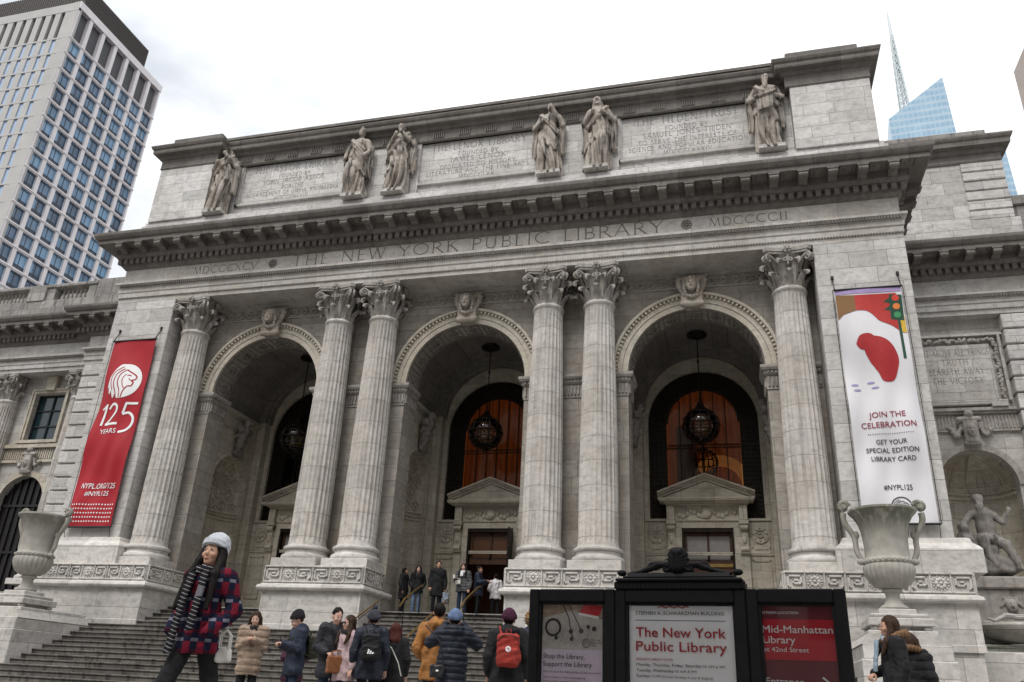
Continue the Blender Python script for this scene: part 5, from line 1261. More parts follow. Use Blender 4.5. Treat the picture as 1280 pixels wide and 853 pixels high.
def poster(name, x0, x1, z0, z1, bg_, blocks, y=.018):
    p = MB(); p.box(x0, x1, y-.004, y, zt(z0), zt(z1)); o = p.build(name, bg_, t)
    k = 0; blocks = [(n_, m_, s_) for n_, m_, s_ in blocks if n_ not in ('lettering', 'title')]+[(n_, m_, s_) for n_, m_, s_ in blocks if n_ in ('lettering', 'title')]
    for nm, mat, shapes in [(n_, m_, [q]) for n_, m_, s_ in blocks if n_ in ('lettering', 'title') for q in s_]+[q for q in blocks if q[0] not in ('lettering', 'title')]:
        kk = 8 if nm in ('lettering', 'title') else (k := min(k+1, 7)); mb = MB()
        for v_, f_ in shapes: m_ = max(1, len(v_)); mb.add([(a, y-.006-.0015*kk-.0003*(4*i_//m_), zt(b)) for i_, (a, b) in enumerate(v_)], f_)
        q = mb.build(nm, mat, o)
    return o
T = lambda s, x, z, h, w=None, bold=0.0, **kw: tshape(text_geo(s, h, w, bold*1.2, **kw), x, z)
rect = lambda a, b, c, d_: poly([(a, c), (b, c), (b, d_), (a, d_)])
M_poster = plain('poster_white', (.88, .89, .92), .35, var=.03); M_lav = plain('poster_lavender', (.66, .56, .68), .4, var=.04); M_dred = plain('poster_dark_red', (.15, .014, .024), .35, var=.05); M_mred = plain('poster_red', (.48, .014, .028), .35, var=.05)
g_ = M_text
poster('poster', -.565, .565, -4.48, -3.30, M_poster, [
    ('lettering', M_text, [T('STEPHEN A. SCHWARZMAN BUILDING', -.48, -3.415, .036, .94, .012), T('Monday, Thursday, Friday, Saturday:', -.48, -3.930, .030, .69, .010), T('10 AM-6 PM', .22, -3.930, .026, .22), T('Tuesday, Wednesday:', -.48, -3.985, .030, .40, .010), T('10 AM-8 PM', -.07, -3.985, .026, .22), T('Sunday:', -.48, -4.040, .030, .145, .010), T('1-5 PM (Closed Sundays in July & August)', -.325, -4.040, .026, .64), rect(-.49, .46, -4.30, -4.297), T('Exhibitions, tours and classes', -.48, -4.12, .03, .5)]),
    ('rule', plain('print_grey', (.12, .14, .2), .5), [rect(-.49, .47, -3.475, -3.468)]),
    ('title', M_redp, [T('The New York', -.48, -3.64, .100, .945, .018), T('Public Library', -.48, -3.78, .100, .95, .018), T('RESEARCH LIBRARY HOURS', -.48, -3.875, .024, .39, .006)]),
    ('red_scrawl', M_redp, [strip(spline([(-.24+i*.028, -3.332+.008*((i*7) % 3-1)) for i in range(13)], 4), .008), strip(spline([(-.24+i*.03, -3.340+.007*((i*5) % 3-1)) for i in range(12)], 4), .006)])])
poster('poster', -1.565, -.765, -4.44, -3.30, M_lav, [
    ('photograph', plain('print_paper', (.50, .47, .44), .5, sc=14, var=.2), [rect(-1.565, -.765, -3.785, -3.30)]),
    ('photo_cloth', plain('print_tan', (.36, .27, .20), .5, sc=20, var=.4), [poly([(-1.565, -3.46), (-1.2, -3.38), (-.765, -3.50), (-.765, -3.30), (-1.565, -3.30)])]),
    ('printed_lines', plain('print_pencil', (.24, .23, .23), .6), [strip([(-1.52+i*.024, -3.75+.010*(i % 3)), (-1.46+i*.024, -3.50-.02*(i % 4))], .004) for i in range(24)]),
    ('red_book', M_mred, [poly([(-1.13, -3.40), (-.90, -3.44), (-.85, -3.33), (-1.06, -3.30)])]),
    ('book_pages', M_white, [poly([(-1.13, -3.40), (-.90, -3.44), (-.90, -3.465), (-1.13, -3.425)])]),
    ('jewellery', plain('print_charcoal', (.035, .028, .025), .5), [strip([(-1.43+.085*math.cos(q*PI/10), -3.56+.085*math.sin(q*PI/10)) for q in range(21)], .026), strip(spline([(-1.33, -3.30), (-1.25, -3.45), (-1.22, -3.60), (-1.19, -3.68)], 5), .012), strip(spline([(-1.26, -3.30), (-1.18, -3.44), (-1.10, -3.58)], 5), .010), disc(-1.22, -3.60, .026, 10), disc(-1.21, -3.68, .022, 10), disc(-1.10, -3.595, .026, 10), disc(-1.02, -3.55, .022, 10), disc(-.95, -3.57, .026, 10), disc(-1.39, -3.67, .022, 10)]),
    ('lettering', M_text, [T('The New York', -.985, -3.695, .019, .17), T('Public Library', -.985, -3.723, .019, .17), T('Shop', -.985, -3.751, .019, .06), T('Shop the Library,', -1.535, -3.885, .052, .48), T('Support the Library', -1.535, -3.965, .052, .56), T('Gifts & more for bibliophiles & library lovers', -1.535, -4.03, .022, .66), T('Visit us inside or online shop.nypl.org', -1.535, -4.085, .020, .49, .005), T('Every purchase supports the Library', -1.535, -4.125, .020, .44, .005)]),
    ('lion_emblem', M_text, lion(-1.04, -3.72, .042)[1]+[strip([(-1.04+.045*math.cos(q*PI/12), -3.72+.045*math.sin(q*PI/12)) for q in range(25)], .006)])])
poster('poster', .795, 1.545, -4.44, -3.30, M_dred, [
    ('red_block', M_mred, [rect(.80, 1.54, -3.83, -3.445)]),
    ('lettering', M_white, [T('INTERIM LOCATION', .835, -3.395, .026, .36, .004), T('Mid-Manhattan', .835, -3.575, .072, .67, .012), T('Library', .835, -3.675, .072, .31, .012), T('at 42nd Street', .835, -3.755, .046, .43, .006), T('Entrance', .835, -4.055, .060, .36, .010), strip([(1.37, -3.98), (1.47, -4.06), (1.37, -4.14)], .018), strip([(1.25, -4.06), (1.47, -4.06)], .018)])])
mb = MB(); mb.box(-1.57, -.76, .006, .009, zt(-4.45), zt(-3.29)); mb.box(.79, 1.55, .006, .009, zt(-4.45), zt(-3.29)); mb.box(-.57, .57, .006, .009, zt(-4.49), zt(-3.29))
gm, g = new_mat('case_glass'); tr = g.n('ShaderNodeBsdfTransparent', {0: (.97, .97, .97, 1)}); gl = g.n('ShaderNodeBsdfGlossy', {0: (1, 1, 1, 1), 1: .03}); mx = g.n('ShaderNodeMixShader', {0: g.n('ShaderNodeFresnel', {0: 1.35}).outputs[0], 1: tr.outputs[0], 2: gl.outputs[0]}); g.t.links.new(mx.outputs[0], g.n('ShaderNodeOutputMaterial').inputs[0])
mb.map(lambda x, y, z: (x, y-.02, z)); mb.build('case_glass', gm, t)

# ------------------------------------------------------------ far buildings
t = thing('office_tower', (-114, 69.6, -5.9), 'pale concrete office tower with square windows left of the library', 'tower')
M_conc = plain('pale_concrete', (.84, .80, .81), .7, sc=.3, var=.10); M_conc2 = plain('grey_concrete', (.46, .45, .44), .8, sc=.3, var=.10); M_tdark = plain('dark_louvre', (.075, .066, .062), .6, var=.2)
H0 = 5.9
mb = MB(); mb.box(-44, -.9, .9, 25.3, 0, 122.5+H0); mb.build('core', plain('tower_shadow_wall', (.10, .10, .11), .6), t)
mb = MB(); fl = 3.92; zl = 113.5+H0; nb = 7; bw_ = 26.1/nb; nr = 16
for i in range(nb+1):
    y_ = i*bw_; mb.box(-1.6 if i else -2.0, .0, max(0, y_-.43), min(26.1, y_+.43)+.0, 0, 122.6+H0)
for j in range(nr): z_ = zl-j*fl; mb.box(-1.4, .04, 0, 26.1, z_-.30, z_+.28); mb.box(-1.3, .16, -.05, 26.15, z_-.06, z_+.10)
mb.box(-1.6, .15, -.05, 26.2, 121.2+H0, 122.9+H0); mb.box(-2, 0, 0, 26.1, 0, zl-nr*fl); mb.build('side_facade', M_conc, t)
mb = MB()
for j in range(nr): z_ = zl-j*fl; mb.box(-44, -.0, -.06, .9, z_-.22, z_+.20)
for i in range(15):
    x = -1.9-i*2.45; mb.box(x-1.3, x+.0-(-.15), -.02, .9, 0, 121+H0)
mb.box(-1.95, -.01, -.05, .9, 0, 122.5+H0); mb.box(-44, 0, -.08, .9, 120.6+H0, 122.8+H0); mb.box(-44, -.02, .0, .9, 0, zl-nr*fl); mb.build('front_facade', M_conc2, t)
M_twin = plain('tower_window', (.10, .22, .38), .10, spec=.9, var=.75, sc=.45); m, g = new_mat('tower_window'); ps = g.n('ShaderNodeNewGeometry').outputs['Position']
nz = g.n('ShaderNodeTexWhiteNoise', {'Vector': g.n('ShaderNodeVectorMath', {0: g.n('ShaderNodeVectorMath', {0: ps, 1: (.27, .268, .2551)}, operation='MULTIPLY').outputs[0]}, operation='FLOOR').outputs[0]}).outputs[0]
col = g.mix(g.ramp(g.math('ADD', g.math('MULTIPLY', nz, .55), g.math('MULTIPLY', g.noise(ps, .35, 4), .5)), [(.25, 0.0), (.8, 1.0)]), (.022, .062, .13), (.20, .38, .58)); fin(g, col, .10, spec=.9); M_twin = m
M_tbl = plain('tower_window_lower', (.028, .045, .075), .25, spec=.6); M_tw2 = plain('tower_window_front', (.34, .46, .64), .15, spec=.9)
wt = None
for j in range(14):
    for i in range(nb):
        if wt is None:
            mb = MB(); mb.box(-.56, -.50, .43, bw_-.43, 1.25, fl-.30, 0); mb.box(-.58, -.48, .43, bw_-.43, .28, 1.25, 1); mb.box(-.50, -.44, bw_/2-.05, bw_/2+.05, .28, fl-.3, 2); mb.box(-.50, -.44, .43, .55, .28, fl-.3, 2); mb.box(-.50, -.44, .43, bw_-.43, 1.20, 1.28, 2)
            wt = mb.build('window', [M_twin, M_tbl, M_tdark], t); o = wt
        else: o = wt.copy(); COL.objects.link(o)
        o.location = (0, i*bw_, zl-(j+1)*fl)
mb = MB()
for j in range(15):
    for i in range(14): x = -1.9-i*2.45; mb.box(x-2.5, x-1.3, .20, .26, zl-(j+1)*fl+.2, zl-j*fl-.22)
tag(mb.build('front_window', M_tw2, t), kind='stuff')
mb = MB()
for i in range(nb): mb.box(-1.5, -1.45, i*bw_+.48, (i+1)*bw_-.48, zl+.3, zl+4.5, 0); mb.box(-1.52, -1.42, i*bw_+.48, (i+1)*bw_-.48, zl+2.2, zl+2.6, 1); mb.box(-3, -2.9, i*bw_, (i+1)*bw_, zl, 122+H0, 1)
for i in range(14): x = -1.9-i*2.45; mb.box(x-2.5, x-1.3, .5, .56, zl+.3, 120.5+H0, 1)
mb.build('loggia_glazing', [M_twin, M_tdark], t)
mb = MB(); mb.box(-40, -3, 3, 22.5, 122.6+H0, 131.0+H0)
for i in range(60): mb.box(-2.98, -2.9, 3+i*.325, 3.12+i*.325, 122.8+H0, 131+H0); mb.box(-40+i*.62, -39.8+i*.62, 2.9, 3, 122.8+H0, 131+H0)
mb.build('roof_plant', M_tdark, t)

t = thing('glass_skyscraper', (115, 345, -5.9), 'faceted pale blue glass skyscraper with white lattice spire behind the library', 'skyscraper')
m, g = new_mat('curtain_wall'); tco = g.n('ShaderNodeTexCoord').outputs['Object']; sp = g.n('ShaderNodeSeparateXYZ', {0: tco})
fz = g.math('FRACT', g.math('MULTIPLY', sp.outputs[2], 1/4.1)); fx = g.math('FRACT', g.math('MULTIPLY', g.math('ADD', sp.outputs[0], sp.outputs[1]), 1/2.2))
band = g.math('GREATER_THAN', fz, .62); mul = g.math('GREATER_THAN', fx, .84)
gl_ = g.mix(g.noise(g.scale(tco, (.12, .12, .24)), 1.0, 3), (.13, .28, .44), (.40, .58, .70)); c = g.mix(g.math('MULTIPLY', g.math('MAXIMUM', band, mul), .5), gl_, (.52, .60, .66)); fin(g, c, .2, spec=.8)
mb = MB(); h = 5.9
A = [(-15.5, 0, 278+h), (12.7, -1.5, 299.5+h), (18, 12, 274+h), (17, 22, 265+h), (-15.5, 24, 262+h)]; B = [(-19, 0, 0), (22, 0, 0), (26, 14, 0), (26, 26, 0), (-19, 26, 0)]
mb.add(A+B, [(0, 1, 2, 3, 4)]+[(k, 5+k, 5+(k+1) % 5, (k+1) % 5) for k in range(5)]); mb.build('main_shaft', m, t)
mb = MB(); mb.add([(19, 14, 268+h), (40.5, 18, 264+h), (46, 40, 250+h), (19, 40, 255+h), (19, 14, 0), (48, 18, 0), (52, 44, 0), (19, 44, 0)], [(0, 1, 2, 3), (0, 4, 5, 1), (1, 5, 6, 2), (2, 6, 7, 3), (3, 7, 4, 0)]); mb.build('rear_shaft', m, t)
mb = MB(); z0_, z1_ = 268+h, 336+h; cx, cy = -6.0, 4.0
def w_(q): return 3.6*(1-q)+.9*q
n = 13
for j in range(n):
    q0, q1 = j/n, (j+1)/n; za, zb = z0_+(z1_-z0_)*q0, z0_+(z1_-z0_)*q1
    P0 = [(cx+w_(q0)*math.cos(PI/4+k*PI/2), cy+w_(q0)*math.sin(PI/4+k*PI/2), za) for k in range(4)]; P1 = [(cx+w_(q1)*math.cos(PI/4+k*PI/2), cy+w_(q1)*math.sin(PI/4+k*PI/2), zb) for k in range(4)]
    for k in range(4): mb.tube([P0[k], P1[k]], .48-.18*q0, 5); mb.tube([P0[k], P1[(k+1) % 4]], .26, 4); mb.tube([P0[(k+1) % 4], P1[k]], .26, 4); mb.tube([P1[k], P1[(k+1) % 4]], .20, 4)
    mb.tube([(cx, cy, za), (cx, cy, zb)], .6, 6)
mb.tube([(cx, cy, z1_), (cx, cy, 352+h)], [.85, .40], 6); mb.tube([(cx, cy, 352+h), (cx, cy, 357+h)], [.30, .15], 5)
mb.build('spire', plain('spire_white', (.62, .68, .70), .5), t)

t = thing('beige_building', (68.5, 117.6, -5.9), 'beige slab building at the right edge of the sky', 'building')
mb = MB(); mb.box(0, 30, -70, 0, 0, 119.2); mb.build('wall', plain('beige_stone', (.52, .45, .40), .8, sc=.4), t)
mb = MB()
for j in range(6):
    for i in range(9): mb.box(-.1, .02, -4-i*6.5-3.2, -4-i*6.5, 119.2-8-j*8, 119.2-4.5-j*8)
mb.build('window_band', M_tdark, t)
# unseen block across the avenue, behind the camera; added to cut low sky light
t = thing('unseen_avenue_block', (10, -68, -5.9), 'unseen stone fronted block across the avenue, added to shade the library front', 'building')
mb = MB(); mb.box(-90, 90, -20, 0, 0, 43); mb.build('wall', plain('avenue_limestone', (.50, .47, .43), .85, sc=.3), t)
mb = MB()
for j in range(9):
    for i in range(44): mb.box(-86+i*4, -84+i*4, -.02, .04, 6+j*4, 8.4+j*4)
tag(mb.build('window', M_dglass, t), kind='stuff')
# ------------------------------------------------------------ people
def cloth(name, c, rough=.9, sc=40, var=.25):
    m, g = new_mat(name); tc = g.n('ShaderNodeTexCoord').outputs['Object']; weave = g.noise(tc, sc*4, 3)
    w1 = g.noise(g.scale(tc, (9, 9, 5)), 1.0, 3, .5, 1); cr = g.noise(g.n('ShaderNodeVectorMath', {0: g.scale(tc, (7, 7, 12)), 1: w1}, operation='ADD').outputs[0], 1.0, 4, .55)
    col = g.mix(1.0, c, g.ramp(cr, [(.32, 1-var), (.62, 1+var*.8)]), 'MULTIPLY'); col = g.mix(1.0, col, g.ramp(weave, [(.3, .85), (.7, 1.15)]), 'MULTIPLY')
    fin(g, col, rough, g.math('ADD', cr, g.math('MULTIPLY', weave, .04)), .8, .035, spec=.2); return m
M_skin = {'a': plain('skin_warm', (.42, .24, .165), .55, var=.08), 'b': plain('skin_pale', (.52, .32, .25), .55, var=.08), 'c': plain('skin_tan', (.34, .185, .12), .55, var=.08)}
M_eye = plain('eye_dark', (.03, .02, .016), .2, spec=.6, var=0); M_eyew = plain('eye_white', (.38, .34, .32), .3, var=0); M_lip = plain('lips', (.32, .085, .075), .5, var=.05)
def hairmat(n, c):
    m, g = new_mat(n); tc = g.n('ShaderNodeTexCoord').outputs['Object']; w = g.noise(g.scale(tc, (60, 60, 5)), 1.0, 4, .6)
    fin(g, g.mix(1.0, c, g.ramp(w, [(.3, .55), (.7, 1.5)]), 'MULTIPLY'), .6, w, .5, .01, spec=.12); return m
H_black = hairmat('hair_black', (.007, .0055, .005)); H_brown = hairmat('hair_brown', (.035, .02, .013)); H_auburn = hairmat('hair_auburn', (.055, .016, .012)); H_blond = hairmat('hair_curly_fair', (.20, .125, .065))
T_black = cloth('trousers_black', (.012, .012, .014)); T_jean = cloth('jeans_dark_blue', (.022, .032, .058)); T_jean2 = cloth('jeans_pale_blue', (.10, .15, .23)); M_shoe = plain('shoe_dark', (.02, .018, .018), .5)
def canon_hand(curl):
    def fn(P):
        d = ell(P, (0, 0, -.05), (.042, .018, .055))
        d = smin(d, cone(P, (0, 0, .03), (0, 0, -.02), .026, .028), .015)
        for x, L, o in ((-.031, .058, .004), (-.011, .072, 0), (.011, .078, 0), (.032, .068, .003)):
            p0 = (x, 0, -.085+o); a1 = curl*.5; p1 = (x*1.08, -L*.45*math.sin(a1), -.085+o-L*.45*math.cos(a1)); a2 = curl*1.25; p2 = (x*1.1, p1[1]-L*.32*math.sin(a2), p1[2]-L*.32*math.cos(a2)); a3 = curl*1.8; p3 = (x*1.1, p2[1]-L*.26*math.sin(a3), p2[2]-L*.26*math.cos(a3))
            d = smin(d, chain(P, [p0, p1, p2, p3], [.0095, .0088, .008, .0068], .004), .006)
        return smin(d, chain(P, [(.030, -.004, -.030), (.056, -.014, -.055), (.060, -.026-.01*curl, -.083), (.052, -.036-.012*curl, -.102)], [.014, .012, .010, .0075], .004), .008)
    return sdfmesh(fn, (-.07, -.10, -.19), (.09, .04, .06), .0052)
HANDS = {k: canon_hand(c) for k, c in (('relaxed', .55), ('grip', 1.35))}
def hand(el, wr, side, kind='relaxed', back=(0, 0, 1)):
    v, f = HANDS[kind]; d = (Vector(wr)-Vector(el)).normalized(); b = Vector(back); b = (b-d*b.dot(d))
    if b.length < .1: b = Vector((0, 1, 0))-d*d.y
    y = b.normalized(); z = -d; x = y.cross(z); out = []
    for p in v: out.append(tuple(Vector(wr)+x*(p[0]*(1 if side > 0 else -1))+y*p[1]+z*p[2]))
    return out, (f if side < 0 else [q[::-1] for q in f])
ARMS = {'down': ((.245, .03, 1.10), (.245, -.06, .86), 'relaxed'), 'pocket': ((.265, .07, 1.11), (.195, -.10, .94), None), 'phone': ((.235, -.02, 1.11), (.085, -.24, 1.17), 'grip'),
        'photo': ((.345, -.10, 1.26), (.125, -.22, 1.53), 'grip'), 'hold': ((.25, .02, 1.11), (.13, -.20, 1.02), 'grip'), 'chest': ((.24, .0, 1.12), (.06, -.19, 1.22), 'grip'), 'out': ((.24, -.05, 1.12), (.20, -.30, 1.18), 'grip'), 'bag': ((.25, .03, 1.10), (.26, -.02, .84), 'grip')}
def rot_head(P, yaw, pitch):
    x, y, z = P; c, s = math.cos(-yaw), math.sin(-yaw); x, y = c*x-s*y, s*x+c*y; z0 = 1.48
    c, s = math.cos(-pitch), math.sin(-pitch); z = z-z0; y, z = c*y-s*z, s*y+c*z; return (x, y, z+z0)
def unrot_head(p, yaw, pitch):
    x, y, z = p; z -= 1.48; c, s = math.cos(pitch), math.sin(pitch); y, z = c*y-s*z, s*y+c*z; c, s = math.cos(yaw), math.sin(yaw); return (c*x-s*y, s*x+c*y, z+1.48)
def person(label, loc, yaw, h=1.7, arms=('down', 'down'), head=(0, 0), skin='a', coat=None, legs=T_black, hair=None, hat=None, scarf=None, face=True, vox=.011, stance=.10, step=.0, glasses=False, group=None):
    """arms = (right, left): figure faces -Y, its own right is at -x"""
    t = thing('person', loc, label, 'person', group, R(yaw)); k = h/1.70; X = lambda p: (p[0]*k, p[1]*k, p[2]*k)
    hy, hp = R(head[0]), R(head[1]); A = []
    for s, nm in zip((-1, 1), arms):
        e, w, hd = ARMS[nm] if isinstance(nm, str) else nm; A.append((s, (s*e[0], e[1], e[2]), (s*w[0], w[1], w[2]), hd))
    kn = [((-stance, -.015-step, .48), (-stance-.01, .02-step*1.2, .07)), ((stance, -.015+step, .48), (stance+.01, .02+step*1.6, .07))]
    def bodyf(P):
        d = cone(P, (0, 0, .95), (0, .0, 1.30), .11, .115, .75); d = smin(d, cone(P, (-.14, 0, 1.37), (.14, 0, 1.37), .05, .05), .05)
        for (a, b), s in zip(kn, (-1, 1)): d = smin(d, chain(P, [(s*.09, 0, .92), a, b], [.075, .05, .035], .02), .03)
        for s, e, w, hd in A: d = smin(d, chain(P, [(s*.18, 0, 1.37), e, w], [.045, .036, .027], .02), .03)
        d = smin(d, cone(P, (0, .01, 1.38), (0, -.005, 1.52), .056, .052), .03)
        Q = rot_head(P, hy, hp); q = ell(Q, (0, .012, 1.605), (.076, .094, .098)); q = smin(q, ell(Q, (0, -.036, 1.545), (.057, .062, .082)), .03); q = smin(q, ell(Q, (0, -.070, 1.482), (.026, .024, .022)), .025)
        q = smin(q, cone(Q, (0, -.088, 1.585), (0, -.112, 1.548), .010, .014), .012)
        for s in (-1, 1):
            q = smin(q, ell(Q, (s*.079, .012, 1.575), (.012, .022, .032)), .008); q = smin(q, ell(Q, (s*.040, -.075, 1.545), (.022, .02, .02)), .02); q = np.maximum(q, -ell(Q, (s*.031, -.103, 1.590), (.018, .018, .010)))
        q = smin(q, ell(Q, (0, -.094, 1.512), (.024, .010, .009)), .006)
        return smin(d, q, .02)
    ex = []
    for s, e, w, hd in A:
        if hd: ex.append(hand(e, w, s, hd))
    organic('body', bodyf, (-.42, -.36, .02), (.42, .26, 1.72), vox, M_skin[skin], t, ex, X)
    U = lambda p: X(unrot_head(p, hy, hp))
    if face:
        for s in (-1, 1):
            mb = MB(); mb.ball((0, 0, 0), (.0135, .010, .0062), 10, 8); mb.map(lambda x, y, z: U((x+s*.031, y-.0935, z+1.589))); ey = mb.build('eye', M_eyew, t, 60)
            mb = MB(); mb.ball((0, 0, 0), (.0072, .006, .0062), 8, 6); mb.map(lambda x, y, z: U((x+s*.031, y-.0995, z+1.589))); mb.build('iris', M_eye, ey, 60)
            mb = MB(); mb.tube([U((s*.014, -.105, 1.606)), U((s*.032, -.106, 1.612)), U((s*.050, -.095, 1.606))], [.0035*k, .0045*k, .002*k], 6); mb.build('eyebrow', (hair or {}).get('mat', H_black), t, 60)
        mb = MB(); mb.ball((0, 0, 0), (.023, .008, .0045), 10, 6); mb.map(lambda x, y, z: U((x, y-.1025-.0*x+x*x*9, z+1.509-.0+x*x*3))); mb.ball(X((0, 0, 0)), .001, 4, 3); mb.v = mb.v[:-20] if False else mb.v; mb.build('lips', M_lip, t, 60)
    if glasses:
        mb = MB()
        for s in (-1, 1): mb.ball((s*.034, -.108, 1.588), (.027, .012, .021), 12, 8); mb.tube([(s*.06, -.10, 1.592), (s*.085, -.02, 1.59)], .004, 5)
        mb.tube([(-.01, -.116, 1.593), (.01, -.116, 1.593)], .004, 5); mb.map(lambda x, y, z: U((x, y, z))); mb.build('sunglasses', M_iron, t, 60)
    def legf(P):
        d = ell(P, (0, .01, .92), (.150, .098, .11))
        for (a, b), s in zip(kn, (-1, 1)): d = smin(d, chain(P, [(s*.085, .01, .90), (a[0], a[1], a[2]), (b[0], b[1], b[2]+.03)], [.088, .070, .058], .02), .02)
        x, y, z = P; return d+.004*np.sin(z*55+x*25)*np.sin(y*40+z*13)
    organic('trousers', legf, (-.26, -.30, .04), (.26, .28, 1.08), vox, legs, t, xf=X)
    for (a, b), s in zip(kn, (-1, 1)):
        organic('shoe', lambda P: np.maximum(smin(cone(P, (b[0], b[1]+.02, .05), (b[0]+s*.015, b[1]-.17, .035), .048, .036), cone(P, (b[0], b[1], .05), (b[0], b[1], .13), .05, .045), .02), .002-P[2]), (b[0]-.09, b[1]-.26, 0), (b[0]+.1, b[1]+.1, .16), .012, M_shoe, t, xf=X)
    if coat:
        hem = coat.get('hem', .78); fl = coat.get('flare', .205); bulk = coat.get('bulk', 0.0); pf = coat.get('puff', 0); fold = coat.get('fold', .006)*1.5; wst = coat.get('waist', .165)
        def coatf(P):
            x, y, z = P; d = cone(P, (0, .0, hem), (0, .005, 1.02), fl+bulk, wst+.01+bulk, .70); d = smin(d, cone(P, (0, .005, 1.0), (0, .01, 1.30), wst+bulk, .178+bulk, .70), .06)
            d = smin(d, cone(P, (-coat.get('sh', .145), .01, 1.385), (coat.get('sh', .145), .01, 1.385), .072+bulk*.6, .072+bulk*.6), .05)
            for s, e, w, hd in A:
                wv = Vector(w); wv = wv-(wv-Vector(e)).normalized()*(.01 if hd else -.03)
                d = smin(d, chain(P, [(s*.185, .01, 1.375), e, tuple(wv)], [.078+bulk*.6, .066+bulk*.6, .052+bulk*.4], .02), .022)
            d = smin(d, cone(P, (0, .015, 1.40), (0, .012, 1.455), .092, .076), .03)
            if coat.get('hood'): d = smin(d, np.maximum(ell(P, (0, .085, 1.43), (.145, .10, .09)), -ell(P, (0, .02, 1.52), (.08, .07, .09))), .03)
            if coat.get('hoodup'): Q = rot_head(P, hy, hp); d = smin(d, np.maximum(ell(Q, (0, .02, 1.60), (.115, .135, .145)), -ell(Q, (0, -.11, 1.57), (.075, .12, .10))), .03)
            d = np.maximum(d, hem-.06-z-.0)
            if pf: d = d-.016*np.abs(np.sin(PI*z/pf))**.6+.008
            d = d+fold*1.3*np.sin(z*13+x*19+y*9+2*np.sin(x*11+z*5))*np.sin(x*17-z*9+y*14+2)
            for s, e, w, hd in A: d = d-fold*.9*np.sin(80*(z-e[2])+26*x+10*np.sin(y*30))*np.exp(-((x-e[0])**2+(y-e[1])**2+(z-e[2])**2)*90)
            return np.maximum(d, -cone(P, (0, -.02, 1.44), (0, -.03, 1.60), .060, .075))
        c = organic('coat', coatf, (-.50, -.42, hem-.10), (.50, .36, 1.58 if not coat.get('hoodup') else 1.78), coat.get('vox', vox), coat['mat'], t, xf=X)
        if coat.get('zip'):
            pass
        if coat.get('fur'):
            rf = coat['fur']
            def furf(P):
                x, y, z = P; a = np.arctan2(y, x); rr = np.hypot(x, (y-.05)/.95)
                d = np.hypot(rr-.135, (z-1.45-.05*np.sin(a)))-.045
                return d+.012*np.sin(a*34+z*90)*np.sin(z*140+a*9)+.006*np.sin(x*190+y*120)
            organic('fur_trim', furf, (-.24, -.18, 1.33), (.24, .28, 1.58), .009, rf, t, xf=X)
    if hair:
        st = hair['style']
        def hairf(P):
            x, y, z = P; Q = rot_head(P, hy, hp); d = ell(Q, (0, .022, 1.612), (.088, .102, .105))
            d = np.maximum(d, -ell(Q, (.004, -.122, 1.545), (.068, .085, .098)))
            if st == 'short': d = ell(Q, (0, .026, 1.618), (.085, .100, .102)); d = np.maximum(d, -ell(Q, (0, -.125, 1.570), (.085, .080, .120)))+.004*np.sin(x*90+z*40)*np.sin(y*80); d = np.maximum(d, 1.525-Q[2]+np.clip(-Q[1], 0, .1)*.9)
            if st in ('long', 'bob', 'verylong'):
                zl = {'long': 1.22, 'bob': 1.42, 'verylong': 1.08}[st]
                b = cone(P, (0, .055, 1.58), (0, .095, zl), .092, .10, .62); d = smin(d, b, .03)
                if st != 'bob':
                    for s in (-1, 1): d = smin(d, chain(P, [unrot_head((s*.080, -.005, 1.62), hy, hp), unrot_head((s*.100, -.02, 1.50), hy, hp), (s*.125, -.085, 1.38), (s*(.115+hair.get('front', 0)), -.155, zl+.02)], [.03, .036, .040, .020], .02), .03)
                else:
                    for s in (-1, 1): d = smin(d, cone(Q, (s*.082, .0, 1.60), (s*.098, -.01, 1.45), .032, .035), .03)
            if st == 'curly': d = ell(Q, (0, .02, 1.61), (.115, .125, .125))+.012*np.sin(x*70)*np.sin(y*70+z*35)*np.sin(z*75)*1.6; d = np.maximum(d, -ell(Q, (0, -.13, 1.54), (.07, .085, .095)))
            return d+.004*np.sin(np.arctan2(y, x)*46+z*7)
        organic('hair', hairf, (-.22, -.24, 1.02), (.22, .24, 1.76), max(.008, vox*.8), hair['mat'], t, xf=X)
    if hat:
        def hatf(P):
            Q = rot_head(P, hy, hp); x, y, z = Q; th = np.arctan2(y, x); rb = hat.get('rib', .004)*np.sin(th*hat.get('n', 34))
            d = ell(Q, (0, .018, 1.625), (.104, .119, .128)); d = np.maximum(d, 1.622-.20*y-z) if False else np.maximum(d, 1.612-.30*y-z)
            rim = np.maximum(ell(Q, (0, .016, 1.625), (.113, .128, .140)), np.abs(z-(1.640-.30*y))-.030)
            d = np.minimum(d, rim)
            if hat.get('slouch'): d = smin(d, ell(Q, (0, .055, 1.68), (.088, .09, .078)), .04)
            return d+rb
        o = organic('hat', hatf, (-.15, -.16, 1.52), (.15, .20, 1.80), .0065, hat['mat'], t, xf=X)
        if hat.get('pom'):
            organic('pom_pom', lambda P: ell(P, (0, .02, 1.775), (.045, .045, .042))+.006*np.sin(P[0]*240)*np.sin(P[1]*240+P[2]*150), (-.07, -.05, 1.71), (.07, .09, 1.84), .008, hat['mat'], t, xf=X)
